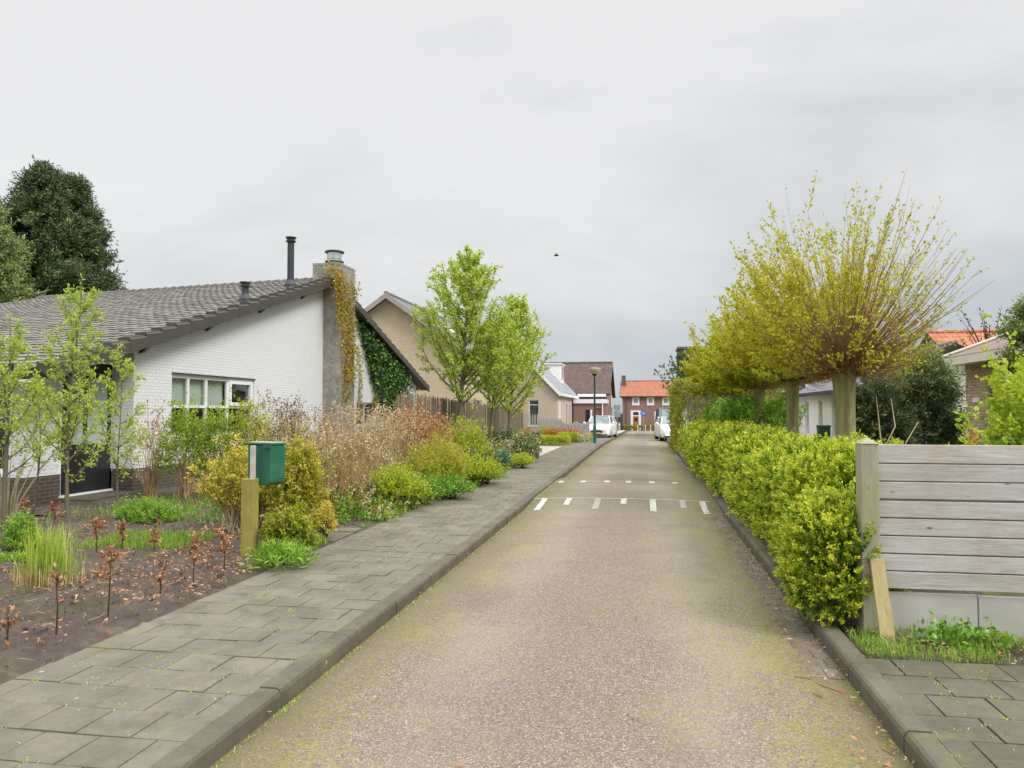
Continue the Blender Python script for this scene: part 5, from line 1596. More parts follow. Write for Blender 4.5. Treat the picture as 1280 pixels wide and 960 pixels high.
def shrub(name, label, c, rad, leaf, L_, W_, n_shoots, per, seed, group=None, cat='shrub', sl=0.14, amp=0.2, shell=0.45, stem_n=26, twig='twig_dark', stem_r=0.010, outw=0.7, tone=(0, 1), core=0.0, low=-0.3, spread=.9, z0=None, upb=0.3):
    """c: centre of the ground footprint; rad: (rx, ry, height)"""
    base = (c[0], c[1], c[2] if len(c) > 2 else PZ)
    root = thing(name, label, cat, base, group=group)
    H = rad[2]
    cc = (base[0], base[1], base[2] + H * (0.45 if low < 0 else 0.1))
    R3 = (rad[0], rad[1], H * 0.56 if low < 0 else H * .9)
    P, d = lumpy_points(cc, R3, n_shoots, seed, amp, shell, low)
    P[:, 2] = np.maximum(P[:, 2], base[2] + .03)
    dirs = unit(d * 0.8 + np.array([0, 0, upb]) + RNG.normal(0, .25, (len(P), 3)))
    S = P - dirs * sl * 0.5; E = P + dirs * sl * 0.5
    q, t = shoots_leaves(S, E, per, L_, W_, spread=spread, t0=0.0, radial=L_ * .25, outw=outw)
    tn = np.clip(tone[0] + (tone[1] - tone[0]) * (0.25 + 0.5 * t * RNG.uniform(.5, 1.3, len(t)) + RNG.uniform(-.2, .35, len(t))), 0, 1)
    mb = MB(); mb.quads(q, tn)
    mb.build('foliage', leaf, root)
    if stem_n:
        sm = MB()
        idx = RNG.choice(len(P), min(stem_n, len(P)), replace=False)
        stems_from(sm, (base[0], base[1], base[2] - .03), P[idx], stem_r, spread=rad[0] * .22)
        sm.build('stem', M[twig], root)
    return root

def G3(u, v, z=PZ):
    x, y = on_z(u, v, z); return x, y

# ---------------- pollard willows along the right
def pollard(name, label, x, y, trunk_r, head_z, n_shoots, length, per, leafL, seed, leafy_side=0.0, lean=(0, 0), dens=1.0):
    root = thing(name, label, 'tree', (x, y, PZ), group='pollard willows behind the hedge')
    r = random.Random(seed)
    tb = MB()
    hz = head_z
    n = 40; k = 12
    rings = []
    for i in range(k + 1):
        t = i / k
        rr = trunk_r * (1.22 - 0.32 * min(1, t * 2.2)) * (1 + (0.30 * max(0, (t - .88) / .12))) * (1 + .05 * math.sin(t * 14 + seed))
        ring = []
        for j in range(n):
            a = 2 * math.pi * j / n
            q = rr * (1 + 0.08 * math.sin(3 * a + seed + t * 3) + 0.05 * math.sin(5 * a - t * 6) + .035 * math.sin(13 * a + t * 2) + r.uniform(-.006, .006))
            ring.append((x + lean[0] * t * hz + q * math.cos(a), y + lean[1] * t * hz + q * math.sin(a), t * hz))
        rings.append(ring)
    loft(tb, rings)
    to = tb.build('trunk', M['willow_bark'], root, smooth=True)
    hx, hy = x + lean[0] * hz, y + lean[1] * hz
    kb = MB()
    for i in range(26):   # knuckles of the pollard head
        a = r.uniform(0, 6.28); e = r.uniform(-.2, 1.0)
        c = Vector((hx + math.cos(a) * trunk_r * 1.0 * math.cos(e), hy + math.sin(a) * trunk_r * 1.0 * math.cos(e), hz + .02 + trunk_r * .5 * math.sin(e)))
        rr = trunk_r * r.uniform(.35, .75)
        kb.lathe((c.x, c.y, c.z - rr * .8), [(rr * .3, 0), (rr * .85, rr * .3), (rr, rr * .8), (rr * .8, rr * 1.3), (rr * .2, rr * 1.6)], 7)
    kb.build('pollard_head', M['willow_bark'], to, smooth=True)
    sm = MB()
    S, E, Wt = [], [], []
    cs = []
    for i in range(n_shoots):
        a = r.uniform(0, 2 * math.pi)
        e = math.asin(min(1, max(-.12, r.betavariate(1.45, 1.15) * 1.12 - .12)))
        L_ = length * r.uniform(.55, 1.0) * (0.43 + 0.48 * math.sin(max(e, 0)))
        d = Vector((math.cos(a) * math.cos(e), math.sin(a) * math.cos(e), math.sin(e)))
        b = Vector((hx, hy, hz)) + Vector((d.x, d.y, d.z * .5)) * trunk_r * r.uniform(.5, 1.2)
        bend = Vector((0, 0, 1)) * L_ * r.uniform(.06, .42) * math.cos(e) + Vector((r.uniform(-.22, .22), r.uniform(-.22, .22), 0))
        wb = [Vector((r.uniform(-1, 1), r.uniform(-1, 1), r.uniform(-1, 1))) * .03 for _ in range(6)]
        pts = []
        for s in range(6):
            t = s / 5
            pts.append(b + d * L_ * t + bend * t * t + (wb[s] if s else Vector()))
        r0 = r.uniform(.005, .0115) * (length / 2.6)
        sm.tube(pts, [r0, r0 * .8, r0 * .65, r0 * .5, r0 * .3, r0 * .12], 4, cap=False)
        w = 1.0
        if leafy_side: w = max(.12, 0.75 - leafy_side * d.x * 0.95 + 0.35 * (1 - math.sin(max(e, 0))))
        if leafy_side > .5 and d.y < -.25 and e < .8: w *= .3
        for s in range(1, 5):
            S.append(pts[s]); E.append(pts[s + 1]); Wt.append(w * (0.02 if s == 1 else (.18 if per < 20 else .45) if s == 2 else 1.0) * r.choice([.3, .7, 1.0, 1.8]))
        # side twigs
        for _k in range(r.choice([0, 1, 2, 3])):
            t = r.uniform(.5, .95); p0 = b + d * L_ * t + bend * t * t
            dd = (d + Vector((r.uniform(-.6, .6), r.uniform(-.6, .6), r.uniform(-.1, .5)))).normalized()
            p1 = p0 + dd * L_ * r.uniform(.10, .25)
            sm.tube([p0, p1], [r0 * .4, r0 * .1], 3, cap=False)
            S.append(p0); E.append(p1); Wt.append(w)
    for i in range(int(n_shoots * 1.4)):
        a = r.uniform(0, 6.28); e = r.uniform(-.35, 1.5); L_ = trunk_r * r.uniform(2.0, 7.5)
        d = Vector((math.cos(a) * math.cos(e), math.sin(a) * math.cos(e), math.sin(e)))
        b = Vector((hx, hy, hz)) + d * trunk_r * r.uniform(.6, 1.3)
        c = b + d * L_ * .5 + Vector((r.uniform(-.1, .1), r.uniform(-.1, .1), r.uniform(-.05, .12)))
        sm.tube([b, c, c + (d + Vector((r.uniform(-.6, .6), r.uniform(-.6, .6), r.uniform(-.2, .7)))) * L_ * .5], [.006, .004, .0015], 3, cap=False)
    sm.build('shoots', M['twig_red'], root)
    S = np.array([tuple(p) for p in S]); E = np.array([tuple(p) for p in E]); Wt = np.array(Wt)
    keep = []
    cnt = np.maximum(0, np.round(per * Wt * dens * RNG.uniform(.2, 1.6, len(S)))).astype(int)
    idx = np.repeat(np.arange(len(S)), cnt)
    q, t = shoots_leaves(S[idx], E[idx], 1, leafL, leafL * .55, spread=.85, t0=0, radial=.022, outw=.7)
    mb = MB(); mb.quads(q, tones(len(q), .1, 1)); mb.build('foliage', L['willow'], root)
    return root
WXR = 3.0
tr = [(1057, 12.2, .155, 2.25, 430, 2.95, 17, .062), (991, 16.6, .13, 2.32, 330, 2.7, 34, .072), (950, 21.3, .13, 2.30, 300, 2.65, 34, .08), (918, 26.5, .13, 2.30, 260, 2.7, 30, .085), (899.5, 32.5, .13, 2.30, 220, 2.6, 30, .095)]
wl = ['nearest and largest pollard willow with half bare red brown shoots above the hedge', 'second pollard willow from the plank fence, in front of the white bungalow', 'third pollard willow from the plank fence, its slim trunk left of the brick garage', 'fourth pollard willow from the plank fence, half lost in leaves', 'farthest pollard willow of the row, by the tall hornbeam hedge']
for i, (u, y, tr_, hz, ns, ln, per, ll) in enumerate(tr):
    pollard('pollard_willow', wl[i], x_at(u, y, 520), y, tr_, hz, ns, ln, per, ll, 40 + i, leafy_side=.8 if i == 0 else .3)

# ---------------- golden privet hedge (one thing, lumpy)
hd_ = thing('hedge', 'lumpy golden green privet hedge along the right kerb up to the plank fence', 'hedge', (1.8, 15, PZ))
rh = np.random.default_rng(31)
BU = [(1.44, 6.12, .45, .38, .44, .46), (1.64, 6.98, .62, .50, .52, .62), (1.95, 7.1, .62, .5, .5, .60)]   # x, y, z, rx, ry, rz
yb_ = 7.9
while yb_ < 26.5:
    BU.append((1.72 + rh.uniform(-.06, .10), yb_, .56 + rh.uniform(-.03, .05), .56 + rh.uniform(-.06, .06), .60 + rh.uniform(-.06, .1), .60 + rh.uniform(-.04, .08)))
    if rh.random() < .8: BU.append((2.15 + rh.uniform(-.1, .1), yb_ + rh.uniform(.2, .6), .60, .5, .6, .60 + rh.uniform(-.05, .06)))
    yb_ += rh.uniform(.85, 1.15)
BU = np.array(BU)
mb = MB()
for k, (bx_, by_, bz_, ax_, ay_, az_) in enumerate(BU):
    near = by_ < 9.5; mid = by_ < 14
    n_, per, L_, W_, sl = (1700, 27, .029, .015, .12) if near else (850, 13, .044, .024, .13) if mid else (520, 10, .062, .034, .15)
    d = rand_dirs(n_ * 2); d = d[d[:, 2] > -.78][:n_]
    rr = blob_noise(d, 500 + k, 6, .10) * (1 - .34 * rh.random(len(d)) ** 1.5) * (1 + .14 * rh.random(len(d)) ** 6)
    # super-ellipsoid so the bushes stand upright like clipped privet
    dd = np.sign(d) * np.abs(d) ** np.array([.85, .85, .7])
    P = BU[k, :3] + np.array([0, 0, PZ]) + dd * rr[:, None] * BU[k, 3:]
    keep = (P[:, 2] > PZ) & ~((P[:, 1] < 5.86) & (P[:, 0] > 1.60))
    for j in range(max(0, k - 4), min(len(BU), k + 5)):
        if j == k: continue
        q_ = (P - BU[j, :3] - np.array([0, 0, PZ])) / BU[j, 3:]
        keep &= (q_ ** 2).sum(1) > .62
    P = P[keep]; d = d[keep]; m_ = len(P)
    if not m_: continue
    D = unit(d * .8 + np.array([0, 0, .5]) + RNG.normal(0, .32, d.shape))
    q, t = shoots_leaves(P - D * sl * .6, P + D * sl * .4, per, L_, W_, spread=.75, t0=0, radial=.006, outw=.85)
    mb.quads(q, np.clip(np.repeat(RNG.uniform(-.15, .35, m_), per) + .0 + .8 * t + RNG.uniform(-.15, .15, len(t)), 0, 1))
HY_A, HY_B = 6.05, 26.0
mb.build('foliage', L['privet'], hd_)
sm = MB()
for i in range(150):
    y = RNG.uniform(HY_A + .2, HY_B); x = 1.75 + RNG.uniform(-.15, .25)
    k = RNG.uniform(-.3, .3)
    sm.tube([(x, y, 0), (x + k * .4, y + RNG.uniform(-.1, .1), .5), (x + k, y + RNG.uniform(-.3, .3), 1.0)], [.016, .011, .004], 4, cap=False)
sm.build('stem', M['twig_dark'], hd_)

# taller green hedge and hornbeam block further along
def block_hedge(name, label, x0, x1, y0, y1, h, leaf, n, per, L_, seed, mat=None, cat='hedge', amp=.1, tone=(0, 1)):
    root = thing(name, label, cat, ((x0 + x1) / 2, (y0 + y1) / 2, G((y0 + y1) / 2) + PZ))
    r = np.random.default_rng(seed)
    gz0 = G((y0 + y1) / 2) + .06
    # choose faces by area
    ax, ay, az = (y1 - y0) * h, (x1 - x0) * h, (x1 - x0) * (y1 - y0)
    f = r.choice(5, n, p=np.array([ax, ax * .5, ay, ay * .4, az]) / (ax * 1.5 + ay * 1.4 + az))
    X = r.uniform(x0, x1, n); Y = r.uniform(y0, y1, n); Z = r.uniform(0, h, n)
    ins = r.random(n) ** 1.5 * .22
    nd = np.zeros((n, 3))
    for k, (arr, val, sg, a_) in enumerate(((X, x0, -1, 0), (X, x1, 1, 0), (Y, y0, -1, 1), (Y, y1, 1, 1), (Z, h, 1, 2))):
        m = f == k
        arr[m] = val - sg * ins[m]; nd[m, a_] = sg
    bulge = amp * (np.sin(X * 5 + Y * 3) + np.sin(Y * 4.1 + Z * 5)) * .5
    P = np.stack([X, Y, Z + gz0], 1) + nd * bulge[:, None]
    D = unit(nd * .7 + np.array([0, 0, .45]) + r.normal(0, .35, (n, 3)))
    q, t = shoots_leaves(P - D * L_ * 1.2, P + D * L_ * 1.2, per, L_, L_ * .55, spread=.8, t0=0, radial=.01, outw=.7)
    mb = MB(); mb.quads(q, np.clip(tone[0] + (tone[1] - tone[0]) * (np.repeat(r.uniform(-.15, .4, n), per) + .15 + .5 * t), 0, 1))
    mb.build('foliage', leaf, root)
    sm = MB()
    for i in range(max(8, int((y1 - y0) * 4))):
        x = r.uniform(x0 + .1, x1 - .1); y = r.uniform(y0 + .1, y1 - .1)
        sm.tube([(x, y, gz0 - .1), (x + r.uniform(-.15, .15), y + r.uniform(-.15, .15), gz0 + h * .85)], [.014, .006], 4, cap=False)
    sm.build('stem', M['twig_dark'], root)
    return root
block_hedge('shrub', 'fresh green bushy shrub rising above the far part of the golden hedge', 2.2, 4.0, 21.0, 26.5, 1.75, L['green'], 3200, 9, .075, 51, cat='shrub', amp=.25, tone=(.25, 1))
block_hedge('hedge', 'tall olive green hornbeam hedge at the far end of the willow row', x_at(845, 31, 500), 5.0, 29.5, 36, 2.75, L['hornbeam'], 5200, 9, .085, 52, amp=.18)

# ---------------- young street trees, left
def young_tree(name, label, x, y, top, crown0, rx, seed, lean=0.0, trunk_r=.05, n_limb=26, leafL=.075, dens=1.0, leaf=None, group=None, multi=False, gap=0.0, bare=0.12, gz=PZ):
    root = thing(name, label, 'tree', (x, y, gz), group=group)
    r = random.Random(seed)
    leaf = leaf or L['pear']
    H = top - gz
    tm = MB()
    pts = []; rad = []
    for i in range(8):
        t = i / 7
        pts.append(Vector((x + lean * H * t + .04 * math.sin(seed + t * 5), y + .03 * math.sin(2 * seed + t * 4), gz - .05 + (H - .3) * t)))
        rad.append(trunk_r * (1.15 - .98 * t))
    tm.tube(pts, rad, 8, cap=False)
    S, E = [], []
    def at(t):
        f = t * 7; i = min(6, int(f)); return pts[i].lerp(pts[i + 1], f - i)
    t0 = (crown0 - gz) / H
    for k in range(n_limb):
        t = t0 + (1 - t0) * (k + r.random()) / n_limb
        p = at(min(.98, t))
        a = k * 2.4 + r.uniform(-.4, .4)
        tq = (t - t0) / (1 - t0); prof = min(1, .5 + tq * 3.2) * (1 - tq) ** 1.2 + .06
        Lh = rx * prof * r.uniform(.75, 1.15) + .12
        rise = Lh * r.uniform(.75, 1.6)
        d = Vector((math.cos(a), math.sin(a), 0))
        q = [p, p + d * Lh * .45 + Vector((0, 0, rise * .35)), p + d * Lh * .8 + Vector((0, 0, rise * .75)), p + d * Lh + Vector((0, 0, rise * 1.15))]
        r0 = trunk_r * .42 * (1.1 - t)+.004
        tm.tube(q, [r0, r0 * .7, r0 * .45, .003], 5, cap=False)
        for s in range(3):
            S.append(q[s] if s else q[0].lerp(q[1], .3)); E.append(q[s + 1])
            for m in range(3 if s else 2):
                b = q[s].lerp(q[s + 1], r.random())
                dd = (d + Vector((r.uniform(-1, 1), r.uniform(-1, 1), r.uniform(.0, 1.0)))).normalized()
                e = b + dd * Lh * r.uniform(.15, .38)
                tm.tube([b, e], [.005, .002], 3, cap=False)
                S.append(b); E.append(e)
    S.append(at(.75)); E.append(at(.9)); S.append(at(.9)); E.append(pts[-1] + Vector((0, 0, .3)))
    tm.tube([pts[-1], pts[-1] + Vector((0, 0, .32))], [.01, .003], 4, cap=False)
    tm.build('trunk', M['bark'], root, smooth=True)
    S = np.array([tuple(p) for p in S]); E = np.array([tuple(p) for p in E])
    ln = np.linalg.norm(E - S, axis=1)
    cnt = np.round(ln * 62 * dens * RNG.uniform(.3, 1.5, len(S))).astype(int)
    idx = np.repeat(np.arange(len(S)), cnt)
    q, t = shoots_leaves(S[idx], E[idx], 1, leafL, leafL * .58, spread=1.0, t0=.0, radial=.035, outw=.5)
    # rosettes at shoot ends
    k = 9
    q2, t2 = shoots_leaves(E - (E - S) * .05, E + unit(E - S) * .05, k, leafL * 1.1, leafL * .6, spread=.9, radial=.02, outw=.8)
    mb = MB(); mb.quads(q, tones(len(q))); mb.quads(q2, tones(len(q2), .4, 1)); mb.build('foliage', leaf, root)
    return root
y1_ = 22.7; x1_ = x_at(574, y1_, 520)
tp1 = z_at(311, x1_ + .35, y1_)
young_tree('street_tree', 'tallest young pear tree, pointed crown, in front of the paling fence', x1_, y1_, tp1, 1.9, 1.85, 3, lean=.045, n_limb=64, leafL=.085, dens=1.2, trunk_r=.085, group='young trees by the paling fence')
y2_ = 23.6; x2_ = x_at(612, y2_, 560)
young_tree('street_tree', 'young tree with bare light trunk nearest the pavement, left of the brick pillar', x2_, y2_, z_at(400, x2_, y2_), 1.7, 1.45, 5, lean=.05, n_limb=40, leafL=.085, dens=.8, trunk_r=.07, group='young trees by the paling fence')
y3_ = 29.5; x3_ = x_at(634, y3_, 540)
young_tree('street_tree', 'rightmost young tree by the paling fence, standing above the variegated shrub', x3_, y3_, z_at(369, x3_, y3_), 1.5, 1.7, 8, lean=.07, n_limb=52, leafL=.095, dens=1.05, trunk_r=.08, group='young trees by the paling fence')

# ---------------- lime saplings in front of the bungalow
def g_sap(u, y, vt): x = x_at(u, y, 600); return x, z_at(vt, x, y)
sx, st_ = g_sap(84, 9.2, 343)
young_tree('sapling', 'lime leaved sapling with green trunk in front of the black front door', sx, 9.2, st_, .75, .42, 21, trunk_r=.026, n_limb=30, leafL=.05, dens=.5, leaf=L['sapling'], group='lime saplings by the bungalow', lean=.03)
sx, st_ = g_sap(148, 10.6, 430)
young_tree('sapling', 'thin lime sapling beside the white wall corner, right of the front door', sx, 10.6, st_, .6, .36, 22, trunk_r=.014, n_limb=16, leafL=.05, dens=.5, leaf=L['sapling'], group='lime saplings by the bungalow')
sx, st_ = g_sap(8, 8.4, 395)
young_tree('sapling', 'lime sapling cut by the left edge of the picture', sx, 8.4, st_, .9, .36, 23, trunk_r=.03, n_limb=22, leafL=.05, dens=.28, leaf=L['sapling'], group='lime saplings by the bungalow')
sx, st_ = g_sap(46, 9.4, 470)
young_tree('sapling', 'multi stemmed pale shrub sapling between the two lime saplings at the left', sx, 9.4, st_, .9, .45, 24, trunk_r=.018, n_limb=10, leafL=.045, dens=.3, leaf=L['sapling'])
# pale bare stems fanning around it
bs = thing('shrub', 'clump of bare pale stems in front of the dark window at the left', 'shrub', (sx - .3, 9.0, PZ))
mb = MB()
for i in range(22):
    a = random.uniform(0, 6.28); k = random.uniform(.1, .55); h = random.uniform(.7, 1.5)
    mb.tube([(sx - .1 + .05 * math.cos(a), 9.0 + .05 * math.sin(a), PZ - .03), (sx - .1 + k * .4 * math.cos(a), 9.0 + k * .4 * math.sin(a), h * .5), (sx - .1 + k * math.cos(a), 9.0 + k * math.sin(a), h)], [.013, .009, .003], 5, cap=False)
mb.build('stem', M['twig_pale'], bs)

# ---------------- big conifers behind the bungalow, left
def conifer(name, label, x, y, top, rx, seed, n, leaf, L_=.35, z0=0.0, group=None, tops=1, W=.35, power=.75, gz=0.0, cat='conifer', ry=None):
    root = thing(name, label, cat, (x, y, gz), group=group)
    r = np.random.default_rng(seed)
    tm = MB(); tm.tube([(x, y, gz - .1), (x + .1, y, gz + (top - gz) * .5), (x, y, top - .4)], [rx * .09 + .03, rx * .05 + .02, .02], 8, cap=False)
    S, E = [], []
    nc = max(40, n // 34)
    for c_ in range(nc):
        t = r.random() ** .8
        z = z0 + (top - z0) * t
        R_ = rx * (1 - t) ** power + .04
        a = r.uniform(0, 2 * math.pi)
        rr = R_ * r.uniform(.55, 1.12)
        c0 = np.array([x + rr * math.cos(a), y + rr * math.sin(a), z])
        out = np.array([math.cos(a), math.sin(a), r.uniform(-.1, .55)])
        ln = R_ * r.uniform(.25, .5) + L_ * .6
        m_ = n // nc
        u_ = r.random(m_)
        base_ = c0 + out * ((u_ - .6) * ln)[:, None] + r.normal(0, 1, (m_, 3)) * np.array([1, 1, .8]) * (L_ * .30 + .10 * R_ * (1 - u_))[:, None]
        dr = unit(out * .9 + r.normal(0, .45, (m_, 3)) + np.array([0, 0, .25]))
        S.extend(base_); E.extend(base_ + dr * (L_ * r.uniform(.5, 1.1, m_))[:, None])
    n = len(S)
    for i in range(0, n, max(1, n // 120)):
        tm.tube([(x, y, S[i][2] - .1), tuple(S[i])], [.02 + rx * .01, .006], 4, cap=False)
    tm.build('trunk', M['bark'], root)
    S, E = np.array(S), np.array(E)
    per = 12
    q, t = shoots_leaves(S, E, per, L_ * .42, L_ * .42 * W, spread=.75, t0=0, radial=L_ * .09, outw=.8)
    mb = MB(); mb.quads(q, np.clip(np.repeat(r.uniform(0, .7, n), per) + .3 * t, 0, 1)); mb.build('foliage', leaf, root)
    return root
yc = 33.0
xc_ = x_at(52, yc, 300); top_ = z_at(212, xc_, yc)
conifer('conifer_tree', 'large dark conifer with a rounded top behind the bungalow roof', xc_, yc, top_ - .1, 5.2, 61, 9000, L['conifer'], L_=.55, z0=2.5, tops=1, power=.98, W=.28, group='dark conifers behind the bungalow')
xc2 = x_at(90, yc + 1.5, 300)
conifer('conifer_tree', 'right flank dark conifer with a lower top sloping down to the bungalow ridge', xc2, yc + 1.5, z_at(228, xc2, yc + 1.5), 3.1, 62, 6500, L['conifer'], L_=.5, z0=2.5, power=.75, W=.28, group='dark conifers behind the bungalow')
xc3 = x_at(-22, 29, 300)
conifer('conifer_tree', 'lighter olive conifer at the left edge before the big dark one', xc3, 29, z_at(250, xc3, 29), 2.6, 63, 4500, L['conifer2'], L_=.45, z0=2.0, power=.6, W=.28, group='dark conifers behind the bungalow')

# ---------------- conifer shrubs behind the plank fence
cf = [(1108, 15.5, 452, .45, 'conifer2', 'olive conifer shrub just right of the nearest willow trunk'),
      (1130, 17.0, 455, .42, 'conifer2', 'dark narrow conifer shrub second from the nearest willow'),
      (1150, 15.0, 438, .48, 'conifer2', 'middle feathery conifer shrub, the tallest tip, behind the plank fence'),
      (1164, 14.6, 462, .30, 'conifer', 'dark conifer shrub beside the brick bungalow corner'),
      (1096, 13.6, 486, .38, 'conifer', 'low dark conifer shrub directly behind the willow trunk')]
for i, (u, y, vt, rx, lf, lab) in enumerate(cf):
    x = x_at(u, y, 480)
    conifer('conifer_shrub', lab, x, y, z_at(vt, x, y), rx, 70 + i, 1900, L[lf], L_=.26, z0=.1, W=.15, power=.42, group='conifer shrubs behind the plank fence', cat='conifer')
x = x_at(1300, 12.0, 420)
conifer('conifer_shrub', 'tall feathery dark conifer cut by the right edge of the picture', x, 12.0, z_at(372, x, 12.0), .55, 77, 2200, L['conifer2'], L_=.22, z0=.2, W=.28, power=.6, group='conifer shrubs behind the plank fence')
x = x_at(1241, 14.8, 400)
# small dark bare shrub showing above the brick bungalow roof
bt = thing('bare_tree', 'small bare purple brown tree showing above the brick bungalow roof', 'tree', (x_at(1238, 26), 26, 0))
bx0 = x_at(1238, 26); mb = MB(); mb.tube([(bx0, 26, 0), (bx0, 26, 3.2)], [.1, .06], 6)
lb_s, lb_e = [], []
for i in range(60):
    a = random.uniform(0, 6.28); p = Vector((bx0, 26, random.uniform(2.6, 3.2))); e = p + Vector((math.cos(a) * .9, math.sin(a) * .9, random.uniform(.5, 1.9)))
    mb.tube([p, p.lerp(e, .5) + Vector((0, 0, .1)), e], [.02, .012, .004], 4, cap=False); lb_s.append(tuple(p.lerp(e, .6))); lb_e.append(tuple(e))
mb.build('trunk', M['twig_dark'], bt)
q, t = shoots_leaves(np.array(lb_s), np.array(lb_e), 8, .09, .06); mb = MB(); mb.quads(q, tones(len(q))); mb.build('foliage', L['dark'], bt)

# yellow green maple shrub behind the plank fence
x, y = x_at(1274, 8.6, 520), 8.6
shrub('shrub', 'bright yellow green leafy shrub behind the plank fence at the right edge', (x, y, PZ), (.26, .4, z_at(470, x, y) - PZ), L['maple'], .07, .045, 620, 9, 81, sl=.2, amp=.22, shell=.7, stem_n=40, twig='twig_pale', upb=.2)
x, y = x_at(1216, 8.4, 530), 8.4
shrub('shrub', 'small yellow green shoot of leaves left of the bright shrub behind the planks', (x, y, PZ), (.16, .2, z_at(503, x, y) - PZ), L['maple'], .065, .04, 110, 8, 82, sl=.16, amp=.3, shell=.8, stem_n=14)
x, y = x_at(1213, 7.6, 550), 7.6
shrub('shrub', 'low orange red leaved shrub just showing above the planks', (x, y, PZ), (.15, .12, z_at(553, x, y) - PZ), L['orange'], .04, .025, 90, 7, 83, sl=.1)
x, y = x_at(1108, 9.5, 530), 9.5
shrub('shrub', 'pale flowering variegated climber at the foot of the nearest willow', (x_at(1088, 13.4, 520), 13.4, PZ), (.32, .3, 1.75), L['varieg'], .06, .04, 240, 8, 84, sl=.14)
# bare forked twigs in front of the conifers
bw = thing('bare_shrub', 'pale bare forked twigs in front of the dark conifers above the planks', 'shrub', (x_at(1104, 8, 550), 8, PZ))
mb = MB(); x0b = x_at(1103, 8, 550)
zt0 = z_at(495, x0b, 8)
mb.tube([(x0b, 8, 0), (x0b - .0, 8, 1.2), (x0b - .05, 8, zt0)], [.012, .009, .003], 5)
mb.tube([(x0b - .0, 8, 1.25), (x0b + .12, 8, 1.5), (x0b + .10, 8.05, zt0 - .02)], [.008, .006, .003], 5)
mb.tube([(x0b + .1, 8, 1.05), (x0b + .22, 8, 1.35), (x0b + .35, 8.05, 1.55)], [.008, .006, .003], 5); mb.tube([(x0b + .0, 8, .5), (x0b + .1, 8, 1.05)], [.01, .008], 5)
mb.build('stem', M['twig_pale'], bw)

# ---------------- creeper on chimney and ivy on the bungalow wall
def climber(name, label, pts, leaf, L_, n, seed, loc, spread=.14, depth=.10, twig='twig_brown', normal=(1, 0, 0), stemr=.012, clip=None, tskew=1.0):
    root = thing(name, label, 'climber', loc)
    r = np.random.default_rng(seed)
    P = []
    sm = MB()
    for path, w in pts:
        pp = [Vector(p) for p in path]
        sm.tube(pp, [stemr * (1 - .7 * i / (len(pp) - 1)) for i in range(len(pp))], 5, cap=False)
        L_tot = sum((b - a).length for a, b in zip(pp[:-1], pp[1:]))
        for a, b in zip(pp[:-1], pp[1:]):
            k = int(n * (b - a).length / L_tot * w)
            t = r.random(k)[:, None]
            c = np.array(a) * (1 - t) + np.array(b) * t
            P.append(c + r.normal(0, 1, (k, 3)) * np.array([depth * .4, spread * w, spread * w]) + np.array(normal) * np.abs(r.normal(0, depth, (k, 1))))
    P = np.concatenate(P)
    if clip is not None: P = P[np.array([p[2] < clip(p[1]) for p in P])]
    tp_ = tones(len(P)) ** tskew
    D = unit(np.array(normal) * .5 + np.array([0, 0, -.35]) + r.normal(0, .55, P.shape))
    mb = MB(); mb.quads(leaf_quads(P, D, L_ * RNG.uniform(.6, 1.2, len(P)), L_ * .85 * RNG.uniform(.6, 1.1, len(P))), tp_); mb.build('foliage', leaf, root)
    sm.build('stem', M[twig], root)
    return root
fx = CX + .03
Y = lambda u, x=fx: y_at(u, x, 440)
zz_ = lambda v, u, x=fx: z_at(v, x, y_at(u, x, 440))
Pp = lambda u, v, x=fx: (x, y_at(u, x, 440), z_at(v, x, y_at(u, x, 440)))
climber('creeper', 'yellow and rust coloured creeper climbing the stone chimney', [
    ([Pp(431, 500), Pp(434, 460), Pp(430, 420), Pp(428, 385), Pp(427, 355), Pp(422, 345)], .9),
    ([Pp(438, 470), Pp(440, 440), Pp(436, 400), Pp(438, 370), Pp(442, 358)], .8),
    ([Pp(424, 400), Pp(424, 372), Pp(421, 350), (CX - .2, Y(424) - .02, zz_(338, 421)), (CX - .45, Y(424) - .03, zz_(335, 415))], .7)],
    L['creeper'], .085, 900, 91, (fx, Y(432), 0), spread=.26, depth=.05)
xw = WX + .03
Pw = lambda u, v: (xw, y_at(u, xw, 450), z_at(v, xw, y_at(u, xw, 450)))
climber('ivy', 'dense dark green ivy on the white wall under the far roof slope', [
    ([Pw(478, 520), Pw(476, 480), Pw(472, 450), Pw(468, 430), Pw(461, 410), Pw(453, 395)], 1.0),
    ([Pw(490, 520), Pw(488, 480), Pw(484, 455), Pw(478, 430), Pw(470, 412)], 1.25),
    ([Pw(502, 510), Pw(500, 480), Pw(495, 460), Pw(486, 440)], 1.25),
    ([Pw(470, 480), Pw(463, 450), Pw(458, 430), Pw(452, 410)], .6)],
    L['ivy'], .12, 2100, 92, (xw, y_at(482, xw, 450), 0), spread=.34, depth=.10, clip=lambda y: undr(y) + RNG.uniform(-.3, .24), tskew=2.0)
climber('ivy', 'thin brownish ivy strands around the small window right of the chimney', [
    ([Pw(448, 520), Pw(450, 480), Pw(450, 455), Pw(446, 430)], .6), ([Pw(466, 520), Pw(468, 495)], .5)],
    L['creeper'], .08, 350, 93, (xw, y_at(450, xw, 450), 0), spread=.12, depth=.05)

